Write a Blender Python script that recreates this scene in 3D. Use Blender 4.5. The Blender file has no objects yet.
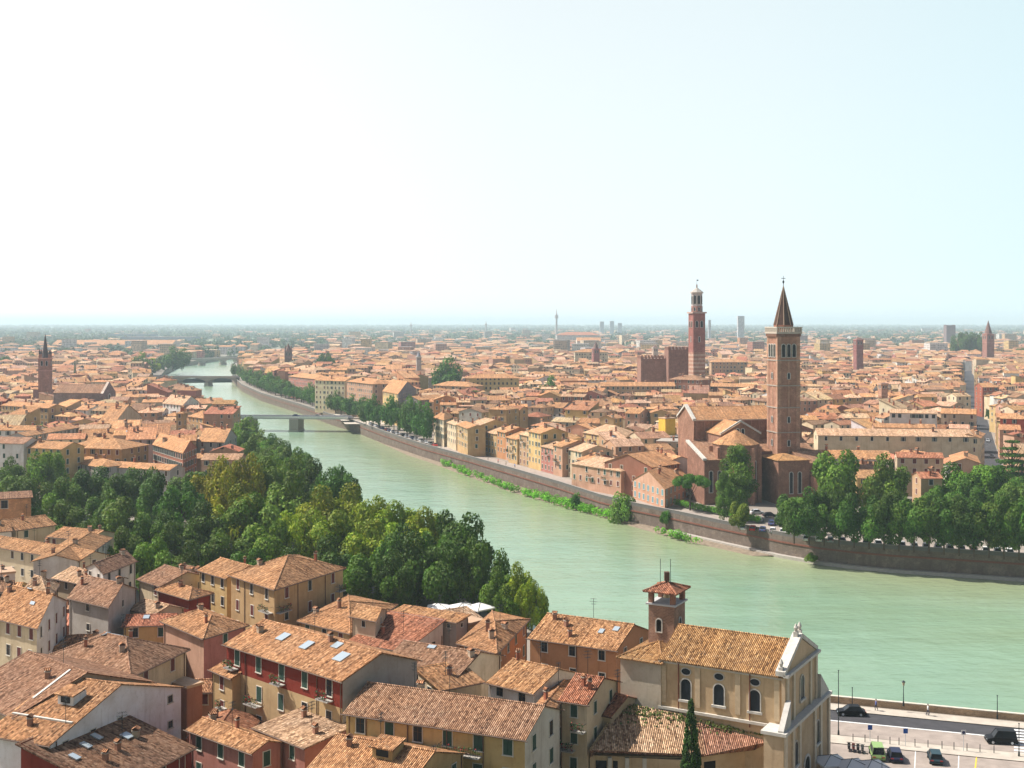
import bpy, math, random
import numpy as np
from mathutils import Vector, Matrix
from mathutils.geometry import tessellate_polygon
random.seed(7); rng = np.random.default_rng(11)
R = math.radians
sc = bpy.context.scene
col = sc.collection
# ------------------------------------------------------------------ camera and the pixel <-> place relation used for surveying the photo
F, CX, HY, CZ = 1218.0, 512.0, 322.0, 60.0
def at(px, py, z=0.0):
    Y = F*(CZ-z)/(py-HY)
    return Vector(((px-CX)*Y/F, Y, z))
def atY(px, py, Y):
    return Vector(((px-CX)*Y/F, Y, CZ-(py-HY)*Y/F))
def proj(p):
    return (CX+F*p[0]/p[1], HY+F*(CZ-p[2])/p[1])
cam_d = bpy.data.cameras.new('camera'); cam = bpy.data.objects.new('camera', cam_d); col.objects.link(cam)
cam.location = (0, 0, CZ); cam.rotation_euler = (R(90), 0, 0)
cam_d.sensor_width = 36; cam_d.lens = F/1024*36; cam_d.shift_y = (HY-384)/1024
cam_d.clip_start = 1; cam_d.clip_end = 80000
sc.camera = cam
sc.view_settings.view_transform = 'Standard'; sc.view_settings.look = 'None'
sc.view_settings.gamma = 1; sc.view_settings.use_curve_mapping = False
# ------------------------------------------------------------------ materials
MATS = {}
def newmat(name):
    m = bpy.data.materials.new(name); m.use_nodes = True
    nt = m.node_tree; b = nt.nodes['Principled BSDF']
    MATS[name] = m
    return m, nt, b
class N:
    """small node helper"""
    def __init__(s, nt): s.nt = nt
    def n(s, t, **k):
        x = s.nt.nodes.new(t)
        for a, v in k.items(): setattr(x, a, v)
        return x
    def l(s, a, b): s.nt.links.new(a, b)
    def math(s, op, a, b=None, c=None):
        x = s.n('ShaderNodeMath', operation=op)
        for i, v in enumerate((a, b, c)):
            if v is None: continue
            if isinstance(v, (int, float)): x.inputs[i].default_value = v
            else: s.l(v, x.inputs[i])
        return x.outputs[0]
    def mix(s, f, a, b, mode='MIX'):
        x = s.n('ShaderNodeMix', data_type='RGBA', blend_type=mode)
        for i, v in ((0, f), (6, a), (7, b)):
            if isinstance(v, (int, float)): x.inputs[i].default_value = v
            elif isinstance(v, tuple): x.inputs[i].default_value = (*v, 1) if len(v) == 3 else v
            else: s.l(v, x.inputs[i])
        return x.outputs[2]
    def noise(s, vec, scale, detail=3, rough=0.55):
        x = s.n('ShaderNodeTexNoise'); x.inputs['Scale'].default_value = scale
        x.inputs['Detail'].default_value = detail; x.inputs['Roughness'].default_value = rough
        if vec is not None: s.l(vec, x.inputs['Vector'])
        return x.outputs['Fac']
    def ramp(s, f, stops):
        x = s.n('ShaderNodeValToRGB'); e = x.color_ramp.elements
        while len(e) < len(stops): e.new(0.5)
        for i, (p, c) in enumerate(stops):
            e[i].position = p; e[i].color = (*c, 1) if not isinstance(c, (int, float)) else (c, c, c, 1)
        s.l(f, x.inputs[0]); return x.outputs[0]
    def attr(s, name='tone'):
        x = s.n('ShaderNodeAttribute'); x.attribute_name = name; return x.outputs['Color']
    def uv(s):
        return s.n('ShaderNodeUVMap').outputs[0]
    def pos(s):
        return s.n('ShaderNodeNewGeometry').outputs['Position']
    def bump(s, h, dist, strength=1.0):
        x = s.n('ShaderNodeBump'); x.inputs['Distance'].default_value = dist; x.inputs['Strength'].default_value = strength
        s.l(h, x.inputs['Height']); return x.outputs[0]

def roof_mat(name, near):
    m, nt, b = newmat(name); g = N(nt)
    tone = g.attr(); uv = g.uv()
    sx = g.n('ShaderNodeSeparateXYZ'); g.l(uv, sx.inputs[0])
    u, v = sx.outputs[0], sx.outputs[1]
    pu, pv = (0.24, 0.36) if near else (0.5, 0.7)
    cu = g.math('FLOOR', g.math('DIVIDE', u, pu)); off = g.math('MULTIPLY', cu, 0.37)
    cv = g.math('FLOOR', g.math('ADD', g.math('DIVIDE', v, pv), off))
    cb = g.n('ShaderNodeCombineXYZ'); g.l(cu, cb.inputs[0]); g.l(cv, cb.inputs[1])
    wn = g.n('ShaderNodeTexWhiteNoise', noise_dimensions='2D'); g.l(cb.outputs[0], wn.inputs[0])
    wc = g.n('ShaderNodeTexWhiteNoise', noise_dimensions='1D'); g.l(cu, wc.inputs['W'])
    tile = g.math('ADD', g.math('MULTIPLY', wn.outputs['Value'], 0.62), g.math('MULTIPLY', wc.outputs['Value'], 0.38))
    # tile tone: weathered dark, terracotta, pale
    t3 = g.ramp(tile, [(0.0, (0.22, 0.18, 0.17)), (0.22, (0.55, 0.5, 0.47)), (0.5, (0.95, 0.92, 0.9)), (0.8, (1.35, 1.4, 1.45)), (1.0, (1.9, 2.15, 2.3))])
    base = g.mix(1.0 if near else 0.55, tone, t3, 'MULTIPLY')
    p = g.pos()
    big = g.noise(p, 0.22, 3); mid = g.noise(p, 2.3 if near else 1.3, 4, 0.75)
    f1 = g.ramp(big, [(0.36, 0.0), (0.62, 1.0)])
    base = g.mix(f1, base, g.mix(1.0, base, (1.2, 1.14, 1.05), 'MULTIPLY'))
    f2 = g.ramp(mid, [(0.34, 1.0), (0.47, 0.0)])
    base = g.mix(g.math('MULTIPLY', f2, 0.6 if near else 0.65), base, g.mix(1.0, base, (0.42, 0.36, 0.36), 'MULTIPLY'))
    spk = g.noise(p, 1.5 if near else 0.8, 3, 0.85)
    f3 = g.ramp(spk, [(0.57, 0.0), (0.67, 1.0)])
    base = g.mix(g.math('MULTIPLY', f3, 0.4), base, (0.55, 0.4, 0.27))
    g.l(base, b.inputs['Base Color']); b.inputs['Roughness'].default_value = 0.9; b.inputs['Specular IOR Level'].default_value = 0.15
    wv = g.math('ABSOLUTE', g.math('SINE', g.math('MULTIPLY', u, math.pi/pu)))
    vv = g.math('FRACT', g.math('ADD', g.math('DIVIDE', v, pv), off))
    h = g.math('ADD', wv, g.math('MULTIPLY', g.math('ADD', tile, vv), 0.3))
    g.l(g.bump(h, 0.2 if near else 0.16), b.inputs['Normal'])
    return m
roof_near = roof_mat('roof_tiles_near', True)
roof_far = roof_mat('roof_tiles', False)

def wall_mat(name, kind):
    m, nt, b = newmat(name); g = N(nt)
    tone = g.attr(); p = g.pos(); uv = g.uv()
    big = g.noise(p, 0.28, 4, 0.6); fine = g.noise(p, 2.2, 3, 0.65)
    base = g.mix(g.ramp(big, [(0.35, 0.0), (0.68, 1.0)]), tone, g.mix(1.0, tone, (0.78, 0.74, 0.7), 'MULTIPLY'))
    base = g.mix(g.ramp(fine, [(0.55, 0.0), (0.75, 0.55)]), base, g.mix(1.0, base, (0.74, 0.72, 0.7), 'MULTIPLY'))
    sv = g.n('ShaderNodeVectorMath', operation='MULTIPLY'); g.l(p, sv.inputs[0]); sv.inputs[1].default_value = (1.4, 1.4, 0.12)
    st = g.noise(sv.outputs[0], 1.0, 3, 0.6)
    base = g.mix(g.ramp(st, [(0.55, 0.0), (0.7, 0.5)]), base, g.mix(1.0, base, (0.66, 0.63, 0.6), 'MULTIPLY'))
    if kind == 'brick':
        sx = g.n('ShaderNodeSeparateXYZ'); g.l(p, sx.inputs[0])
        br = g.n('ShaderNodeTexBrick'); g.l(uv, br.inputs['Vector']); br.inputs['Scale'].default_value = 1.0
        br.inputs['Brick Width'].default_value = 0.5; br.inputs['Row Height'].default_value = 0.2
        br.inputs['Mortar Size'].default_value = 0.03
        br.inputs['Color1'].default_value = (1.15, 1.1, 1.05, 1); br.inputs['Color2'].default_value = (0.7, 0.68, 0.68, 1); br.inputs['Mortar'].default_value = (1.3, 1.4, 1.45, 1)
        base = g.mix(0.7, base, g.mix(1.0, base, br.outputs['Color'], 'MULTIPLY'))
        blot = g.noise(p, 0.5, 5, 0.75)
        base = g.mix(g.ramp(blot, [(0.5, 0.0), (0.62, 0.7)]), base, g.mix(1.0, base, (1.5, 1.5, 1.5), 'MULTIPLY'))
    if kind == 'windowed':      # far houses: windows too small to model
        sx = g.n('ShaderNodeSeparateXYZ'); g.l(uv, sx.inputs[0]); u, v = sx.outputs[0], sx.outputs[1]
        fu = g.math('FRACT', g.math('DIVIDE', u, 2.9)); fv = g.math('FRACT', g.math('DIVIDE', v, 3.2))
        inx = g.math('LESS_THAN', g.math('ABSOLUTE', g.math('SUBTRACT', fu, 0.5)), 0.2)
        inz = g.math('LESS_THAN', g.math('ABSOLUTE', g.math('SUBTRACT', fv, 0.5)), 0.27)
        geo = g.n('ShaderNodeNewGeometry'); sn = g.n('ShaderNodeSeparateXYZ'); g.l(geo.outputs['Normal'], sn.inputs[0])
        vert = g.math('LESS_THAN', g.math('ABSOLUTE', sn.outputs[2]), 0.3)
        cell = g.n('ShaderNodeCombineXYZ'); g.l(g.math('FLOOR', g.math('DIVIDE', u, 2.9)), cell.inputs[0]); g.l(g.math('FLOOR', g.math('DIVIDE', v, 3.2)), cell.inputs[1])
        wn = g.n('ShaderNodeTexWhiteNoise', noise_dimensions='2D'); g.l(cell.outputs[0], wn.inputs[0])
        some = g.math('LESS_THAN', wn.outputs['Value'], 0.8)
        msk = g.math('MULTIPLY', g.math('MULTIPLY', inx, inz), g.math('MULTIPLY', vert, some))
        wc = g.mix(wn.outputs['Value'], (0.03, 0.035, 0.04), (0.09, 0.07, 0.05))
        base = g.mix(msk, base, wc)
    g.l(base, b.inputs['Base Color']); b.inputs['Roughness'].default_value = 0.92; b.inputs['Specular IOR Level'].default_value = 0.15
    g.l(g.bump(fine, 0.03, 0.6), b.inputs['Normal'])
    return m
wall_plain = wall_mat('plaster_wall', 'plain')
wall_win = wall_mat('plaster_wall_windowed', 'windowed')
wall_brick = wall_mat('brick_wall', 'brick')

def simple_mat(name, c, rough=0.7, metal=0.0, spec=0.3, noise=0.0, nscale=2.0, attr=False, objcol=False):
    m, nt, b = newmat(name); g = N(nt)
    src = None
    if attr: src = g.attr()
    if objcol: src = g.n('ShaderNodeObjectInfo').outputs['Color']
    if noise:
        f = g.noise(g.pos(), nscale, 4, 0.6)
        a = src if src is not None else (*c, 1)
        src = g.mix(g.ramp(f, [(0.35, 0.0), (0.65, 1.0)]), a, g.mix(1.0, a, (1-noise,)*3, 'MULTIPLY'))
    if src is not None: g.l(src, b.inputs['Base Color'])
    else: b.inputs['Base Color'].default_value = (*c, 1)
    b.inputs['Roughness'].default_value = rough; b.inputs['Metallic'].default_value = metal; b.inputs['Specular IOR Level'].default_value = spec
    return m
m_glass = simple_mat('window_glass', (0.018, 0.022, 0.028), 0.3, 0, 0.2)
m_void = simple_mat('dark_opening', (0.012, 0.011, 0.01), 0.9)
m_stone = simple_mat('pale_stone', (0.62, 0.58, 0.52), 0.8, noise=0.3, nscale=1.5)
m_attr = simple_mat('painted_surface', (0.5,)*3, 0.65, noise=0.18, nscale=1.5, attr=True)
m_metal = simple_mat('dark_metal', (0.04, 0.05, 0.055), 0.45, 0.6)
m_zinc = simple_mat('light_metal', (0.55, 0.6, 0.64), 0.35, 0.5)
m_skylight = simple_mat('skylight_glass', (0.45, 0.52, 0.56), 0.12, 0.3, 0.8)
m_obj = simple_mat('car_paint', (0.5,)*3, 0.4, 0.0, 0.12, objcol=True)
m_rub = simple_mat('rubber', (0.02, 0.02, 0.02), 0.8)
m_fabric = simple_mat('white_fabric', (0.75, 0.73, 0.7), 0.8)
m_bronze = simple_mat('bell_bronze', (0.55, 0.42, 0.25), 0.4, 0.4)

def foliage_mat():
    m, nt, b = newmat('leaves'); g = N(nt)
    tone = g.attr(); oc = g.n('ShaderNodeObjectInfo').outputs['Color']
    base = g.mix(1.0, tone, oc, 'MULTIPLY')
    out = nt.nodes['Material Output']
    g.l(base, b.inputs['Base Color']); b.inputs['Roughness'].default_value = 0.65; b.inputs['Specular IOR Level'].default_value = 0.2
    tr = g.n('ShaderNodeBsdfTranslucent'); g.l(g.mix(1.0, base, (1.1, 1.25, 0.5), 'MULTIPLY'), tr.inputs[0])
    mx = g.n('ShaderNodeMixShader'); mx.inputs[0].default_value = 0.22
    g.l(b.outputs[0], mx.inputs[1]); g.l(tr.outputs[0], mx.inputs[2]); g.l(mx.outputs[0], out.inputs[0])
    return m
m_leaf = foliage_mat()
m_bark = simple_mat('bark', (0.12, 0.085, 0.06), 0.95, noise=0.4, nscale=3)

def water_mat():
    m, nt, b = newmat('river_water'); g = N(nt)
    p = g.pos()
    sx = g.n('ShaderNodeSeparateXYZ'); g.l(p, sx.inputs[0])
    base = g.mix(g.ramp(g.noise(p, 0.012, 3), [(0.35, 0.0), (0.65, 1.0)]), (0.18, 0.29, 0.2), (0.215, 0.30, 0.19))
    mf = g.n('ShaderNodeMapping'); g.l(p, mf.inputs[0]); mf.inputs['Rotation'].default_value = (0, 0, R(38)); mf.inputs['Scale'].default_value = (0.012, 0.11, 1)
    base = g.mix(g.ramp(g.noise(mf.outputs[0], 1.0, 4, 0.6), [(0.42, 0.0), (0.62, 0.55)]), base, (0.235, 0.36, 0.25))
    sh = g.attr()    # shallows along the far bank are browner
    base = g.mix(sh, base, (0.27, 0.29, 0.15))
    g.l(base, b.inputs['Base Color']); b.inputs['Roughness'].default_value = 0.16; b.inputs['IOR'].default_value = 1.33
    mp = g.n('ShaderNodeMapping'); g.l(p, mp.inputs[0]); mp.inputs['Rotation'].default_value = (0, 0, R(25)); mp.inputs['Scale'].default_value = (0.35, 1.0, 1)
    w1 = g.noise(mp.outputs[0], 0.55, 4, 0.6); w2 = g.noise(p, 0.09, 3, 0.6)
    h = g.math('ADD', g.math('MULTIPLY', w1, 0.5), w2)
    g.l(g.bump(h, 0.9, 0.45), b.inputs['Normal'])
    return m
m_water = water_mat()

def ground_mat():
    m, nt, b = newmat('town_ground'); g = N(nt)
    p = g.pos()
    f = g.noise(p, 0.02, 4, 0.6)
    town = g.mix(f, (0.20, 0.17, 0.14), (0.28, 0.24, 0.2))
    ln = g.n('ShaderNodeVectorMath', operation='LENGTH'); g.l(p, ln.inputs[0])
    far = g.ramp(g.math('DIVIDE', ln.outputs['Value'], 6000.0), [(0.25, 0.0), (0.75, 1.0)])
    fld = g.noise(p, 0.0022, 4, 0.7)
    fields = g.mix(g.ramp(fld, [(0.4, 0.0), (0.6, 1.0)]), (0.05, 0.09, 0.03), (0.2, 0.19, 0.1))
    g.l(g.mix(far, town, fields), b.inputs['Base Color']); b.inputs['Roughness'].default_value = 0.95
    return m
m_ground = ground_mat()
m_asphalt = simple_mat('asphalt', (0.062, 0.06, 0.066), 0.85, noise=0.25, nscale=0.6)
m_paver = simple_mat('pavement_stone', (0.5, 0.44, 0.37), 0.85, noise=0.2, nscale=0.5)
m_cobble = simple_mat('pinkish_paving', (0.36, 0.30, 0.26), 0.85, noise=0.25, nscale=0.5)
m_white = simple_mat('white_paint', (0.75, 0.75, 0.73), 0.7, noise=0.2, nscale=3)
m_yellow = simple_mat('yellow_paint', (0.75, 0.5, 0.05), 0.7)
m_shore = simple_mat('gravel_shore', (0.27, 0.21, 0.15), 0.95, noise=0.4, nscale=0.9)
m_grass = simple_mat('hill_grass', (0.07, 0.11, 0.035), 0.95, noise=0.4, nscale=0.3)

# ------------------------------------------------------------------ mesh builder
class MB:
    def __init__(s): s.v = []; s.f = []; s.m = []; s.uv = []; s.c = []
    def poly(s, pts, mi=0, c=(0.5, 0.5, 0.5), uvo=None):
        pts = [Vector(p) for p in pts]
        i0 = len(s.v); s.v.extend(pts); s.f.append(tuple(range(i0, i0+len(pts)))); s.m.append(mi)
        n = Vector((0, 0, 0))
        for i in range(len(pts)):
            a, b = pts[i], pts[(i+1) % len(pts)]
            n += Vector(((a.y-b.y)*(a.z+b.z), (a.z-b.z)*(a.x+b.x), (a.x-b.x)*(a.y+b.y)))
        if n.length < 1e-12: n = Vector((0, 0, 1))
        n.normalize()
        ua = Vector((-n.y, n.x, 0))
        ua = ua.normalized() if ua.length > 0.02 else Vector((1, 0, 0))
        va = n.cross(ua)
        s.uv.extend([(p.dot(ua), p.dot(va)) for p in pts]); s.c.extend([c]*len(pts))
    def box(s, lo, hi, mi=0, c=(0.5,)*3, top=True, bottom=True):
        (x0, y0, z0), (x1, y1, z1) = lo, hi
        s.prism([(x0, y0), (x1, y0), (x1, y1), (x0, y1)], z0, z1, mi, c, top, bottom)
    def prism(s, xy, z0, z1, mi=0, c=(0.5,)*3, top=True, bottom=False, mtop=None, ctop=None):
        n = len(xy)
        area = sum(xy[i][0]*xy[(i+1) % n][1]-xy[(i+1) % n][0]*xy[i][1] for i in range(n))
        if area < 0: xy = list(reversed(xy))
        for i in range(n):
            a, b = xy[i], xy[(i+1) % n]
            s.poly([(a[0], a[1], z0), (b[0], b[1], z0), (b[0], b[1], z1), (a[0], a[1], z1)], mi, c)
        if top: s.poly([(a[0], a[1], z1) for a in xy], mi if mtop is None else mtop, ctop or c)
        if bottom: s.poly([(a[0], a[1], z0) for a in reversed(xy)], mi, c)
    def obox(s, ce, ax, L, W, z0, z1, mi=0, c=(0.5,)*3, bottom=True):
        """box centred at ce (xy), long axis direction ax (xy), length L, width W"""
        a = Vector((ax[0], ax[1])).normalized(); b = Vector((-a.y, a.x)); ce = Vector((ce[0], ce[1]))
        s.prism([tuple(ce-a*L/2-b*W/2), tuple(ce+a*L/2-b*W/2), tuple(ce+a*L/2+b*W/2), tuple(ce-a*L/2+b*W/2)], z0, z1, mi, c, True, bottom)
    def tube(s, p0, p1, r0, r1=None, n=8, mi=0, c=(0.5,)*3, caps=True):
        r1 = r0 if r1 is None else r1
        p0, p1 = Vector(p0), Vector(p1); d = (p1-p0).normalized()
        a = d.orthogonal().normalized(); b = d.cross(a)
        A = [p0+(a*math.cos(t)+b*math.sin(t))*r0 for t in [2*math.pi*i/n for i in range(n)]]
        B = [p1+(a*math.cos(t)+b*math.sin(t))*r1 for t in [2*math.pi*i/n for i in range(n)]]
        for i in range(n):
            j = (i+1) % n
            if r1 > 1e-4: s.poly([A[i], A[j], B[j], B[i]], mi, c)
            else: s.poly([A[i], A[j], p1], mi, c)
        if caps:
            s.poly(list(reversed(A)), mi, c)
            if r1 > 1e-4: s.poly(B, mi, c)
    def build(s, name, mats, parent=None, origin=(0, 0, 0), smooth=False):
        o = bpy.data.objects.new(name, s.mesh(name, mats, origin, smooth)); col.objects.link(o)
        if parent is not None: o.parent = parent
        else: o.location = origin
        return o
    def mesh(s, name, mats, origin=(0, 0, 0), smooth=False):
        me = bpy.data.meshes.new(name)
        O = Vector(origin)
        me.from_pydata([tuple(p-O) for p in s.v], [], s.f)
        if not isinstance(mats, (list, tuple)): mats = [mats]
        for m in mats: me.materials.append(m)
        me.polygons.foreach_set('material_index', s.m)
        ul = me.uv_layers.new(name='UVMap')
        ul.data.foreach_set('uv', np.array(s.uv, dtype=np.float32).ravel())
        ca = me.color_attributes.new('tone', 'FLOAT_COLOR', 'CORNER')
        cc = np.ones((len(s.c), 4), np.float32); cc[:, :3] = np.array(s.c, np.float32).reshape(-1, 3)
        ca.data.foreach_set('color', cc.ravel())
        if smooth: me.polygons.foreach_set('use_smooth', [True]*len(s.f))
        me.update()
        return me
def empty(name, loc, label=None, cat=None, group=None, rz=0):
    o = bpy.data.objects.new(name, None); col.objects.link(o); o.empty_display_size = 1
    o.location = loc; o.rotation_euler = (0, 0, rz)
    tag(o, label, cat, group); return o
def tag(o, label=None, cat=None, group=None, kind=None):
    if label: o['label'] = label
    if cat: o['category'] = cat
    if group: o['group'] = group
    if kind: o['kind'] = kind
    return o
def child(name, me, parent, loc=(0, 0, 0), rz=0, scale=None):
    o = bpy.data.objects.new(name, me); col.objects.link(o); o.parent = parent; o.location = loc; o.rotation_euler = (0, 0, rz)
    if scale: o.scale = scale
    return o
def copy_tree(o, parent=None):
    c = o.copy(); col.objects.link(c); c.parent = parent
    for ch in list(o.children): copy_tree(ch, c)
    return c
def lerp(a, b, t): return a+(b-a)*t
# ------------------------------------------------------------------ houses
WALLC = {'ochre': (0.52, 0.345, 0.175), 'cream': (0.66, 0.54, 0.37), 'white': (0.7, 0.66, 0.61), 'salmon': (0.54, 0.32, 0.22), 'red': (0.24, 0.04, 0.025),
         'orange': (0.5, 0.245, 0.12), 'yellow': (0.6, 0.42, 0.19), 'grey': (0.44, 0.41, 0.38), 'brick': (0.34, 0.15, 0.10), 'pink': (0.46, 0.2, 0.16),
         'beige': (0.56, 0.44, 0.31), 'tan': (0.5, 0.33, 0.2)}
ROOFC = {'orange': (0.45, 0.24, 0.12), 'brown': (0.31, 0.175, 0.11), 'pale': (0.50, 0.33, 0.21), 'reddish': (0.38, 0.16, 0.095), 'mossy': (0.37, 0.205, 0.09)}
SHUT = {'maroon': (0.13, 0.03, 0.025), 'green': (0.03, 0.07, 0.05), 'brown': (0.10, 0.055, 0.03), 'blue': (0.12, 0.26, 0.3)}
def vary(c, k=0.12):
    f = 1+random.uniform(-k, k); return tuple(max(0.01, x*f*(1+random.uniform(-k, k)*0.3)) for x in c)
def v2(p): return Vector((p[0], p[1]))
def inset(q, d):
    n = len(q); out = []
    for i in range(n):
        a, b, c = q[i-1], q[i], q[(i+1) % n]
        e1 = (b-a).normalized(); e2 = (c-b).normalized()
        n1 = Vector((-e1.y, e1.x)); n2 = Vector((-e2.y, e2.x))
        k = (n1+n2); k = k/max(0.3, k.dot(n1)); out.append(b+k*d)
    return out
def canon(h):
    q = h['q']; return q if h.get('ridge', 'par') == 'par' else [q[1], q[2], q[3], q[0]]
def roof_dims(h):
    q = canon(h)
    dep = (((q[3]+q[2])/2)-((q[0]+q[1])/2)).length; L = (((q[1]+q[2])/2)-((q[0]+q[3])/2)).length
    tp = math.tan(R(h.get('pitch', 19)))
    rise = {'gable': dep/2*tp, 'hip': dep/2*tp, 'shed': dep*tp, 'flat': 0.0}[h['roof']]
    return q, dep, L, tp, rise
def roof_z(h, s, t):
    q, dep, L, tp, rise = roof_dims(h)
    if h['roof'] == 'shed': return h['ze']+t*dep*tp
    if h['roof'] == 'flat': return h['ze']
    z = min(t, 1-t)*dep*tp
    if h['roof'] == 'hip': z = min(z, min(s, 1-s)*L*tp)
    return h['ze']+z
def roof_pt(h, s, t):
    q = canon(h); a = lerp(q[0], q[1], s); b = lerp(q[3], q[2], s); p = lerp(a, b, t)
    return Vector((p.x, p.y, roof_z(h, s, t)))
def add_roof(mb, h, mi, near):
    q, dep, L, tp, rise = roof_dims(h); ze = h['ze']; c = h['rcol']; ov = h.get('ov', 0.45); th = 0.16
    zr = ze+rise
    def V(p, z): return Vector((p.x, p.y, z))
    def slab(pts):
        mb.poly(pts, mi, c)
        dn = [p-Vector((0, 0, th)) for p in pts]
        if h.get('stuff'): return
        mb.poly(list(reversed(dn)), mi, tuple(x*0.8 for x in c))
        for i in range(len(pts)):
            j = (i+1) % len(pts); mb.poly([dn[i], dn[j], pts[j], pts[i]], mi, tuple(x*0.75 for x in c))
    capc = tuple(min(0.8, x*1.35+0.03) for x in c)
    if h['roof'] == 'flat':
        o = inset(q, -0.15); mb.prism([tuple(p) for p in o], ze-0.02, ze+0.35, mi, c); return
    o = inset(q, -ov)
    if h['roof'] == 'shed':
        slab([V(o[0], ze-ov*tp), V(o[1], ze-ov*tp), V(o[2], zr+ov*tp*0), V(o[3], zr)]); return
    mL, mR = (q[0]+q[3])/2, (q[1]+q[2])/2; ax = (mR-mL).normalized()
    zl = ze-ov*tp
    if h['roof'] == 'gable':
        vo = 0.25 if near else ov*0.5
        rl, rr = mL-ax*vo, mR+ax*vo
        e0, e1 = o[0]+ax*(ov-vo), o[1]-ax*(ov-vo); e2, e3 = o[2]-ax*(ov-vo), o[3]+ax*(ov-vo)
        slab([V(e0, zl), V(e1, zl), V(rr, zr), V(rl, zr)])
        slab([V(e2, zl), V(e3, zl), V(rl, zr), V(rr, zr)])
        if near: mb.tube(V(rl, zr), V(rr, zr), 0.14, n=6, mi=mi, c=capc)
    else:
        k = min(dep/2, L/2-0.05)
        rl, rr = mL+ax*k, mR-ax*k; zr = ze+k*tp
        slab([V(o[0], zl), V(o[1], zl), V(rr, zr), V(rl, zr)])
        slab([V(o[2], zl), V(o[3], zl), V(rl, zr), V(rr, zr)])
        slab([V(o[1], zl), V(o[2], zl), V(rr, zr)])
        slab([V(o[3], zl), V(o[0], zl), V(rl, zr)])
        if near:
            mb.tube(V(rl, zr), V(rr, zr), 0.13, n=6, mi=mi, c=capc)
            for a, b in ((o[0], rl), (o[3], rl), (o[1], rr), (o[2], rr)):
                mb.tube(V(a, zl+0.02), V(b, zr), 0.13, n=6, mi=mi, c=capc)
def add_walls(mb, h, mi):
    q, dep, L, tp, rise = roof_dims(h); ze, zb, c = h['ze']-0.04, h['zb'], h['wcol']
    V = lambda p, z: (p.x, p.y, z)
    n = 4; band = h.get('band')
    for i in range(n):
        a, b = q[i], q[(i+1) % n]
        if h['roof'] == 'shed' and i == 2: pts = [V(a, zb), V(b, zb), V(b, ze+rise), V(a, ze+rise)]
        elif h['roof'] == 'shed' and i == 1: pts = [V(a, zb), V(b, zb), V(b, ze+rise), V(a, ze)]
        elif h['roof'] == 'shed' and i == 3: pts = [V(a, zb), V(b, zb), V(b, ze), V(a, ze+rise)]
        elif h['roof'] == 'gable' and i in (1, 3): m = (a+b)/2; pts = [V(a, zb), V(b, zb), V(b, ze), V(m, ze+rise), V(a, ze)]
        else: pts = [V(a, zb), V(b, zb), V(b, ze), V(a, ze)]
        cc = c
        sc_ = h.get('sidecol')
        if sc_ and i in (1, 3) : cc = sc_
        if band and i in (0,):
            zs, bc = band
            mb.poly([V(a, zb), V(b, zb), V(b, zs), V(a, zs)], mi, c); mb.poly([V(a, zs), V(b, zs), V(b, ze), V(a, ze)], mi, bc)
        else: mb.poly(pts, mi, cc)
SHM = {k: simple_mat('shutter_'+k, v, 0.7) for k, v in SHUT.items()}
m_sur = simple_mat('window_surround', (0.6, 0.55, 0.47), 0.85)
def frame_mesh(w, h, t=0.1, proud=0.07):
    mb = MB()
    mb.box((-w/2-t, -proud, -0.02), (-w/2, 0.0, h)); mb.box((w/2, -proud, -0.02), (w/2+t, 0.0, h))
    mb.box((-w/2-t, -proud, h), (w/2+t, 0.0, h+t)); mb.box((-w/2-t-0.05, -proud-0.08, -0.14), (w/2+t+0.05, 0.0, -0.02))
    return mb
WN = {}
def win_near(w, h, sh):
    k = (w, h, sh)
    if k not in WN:
        fr = frame_mesh(w, h).mesh('window_frame', m_sur)
        p = MB(); p.box((-w/2, -0.025, 0), (w/2, 0.0, h)); pm = p.mesh('window_pane', m_glass)
        s = MB()
        if sh:
            s.box((-w/2, -0.05, 0), (-0.02, -0.026, h)); sl = s.mesh('shutter', SHM[sh])
            s = MB(); s.box((0.02, -0.05, 0), (w/2, -0.026, h)); sr = s.mesh('shutter', SHM[sh])
        else:
            s.box((-0.03, -0.045, 0), (0.03, -0.026, h)); s.box((-w/2, -0.044, h*0.62), (w/2, -0.027, h*0.62+0.05))
            sl = s.mesh('window_bar', SHM['brown']); sr = None
        WN[k] = (fr, pm, sl, sr)
    return WN[k]
WM = {}
def win_mid(w, h, sh):
    k = (w, h, sh)
    if k not in WM:
        mb = frame_mesh(w, h, 0.14, 0.06)
        mb.box((-w/2, -0.03, 0), (w/2, 0.0, h), mi=1)
        if sh == 'open':
            for x in (-w*0.78, w*0.78): mb.box((x-w*0.2, -0.05, 0), (x+w*0.2, -0.0, h), mi=2)
        WM[k] = mb.mesh('window', [m_sur, m_glass if sh in (None, 'open') else SHM[sh], SHM['green']])
    return WM[k]
CH = []
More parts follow.
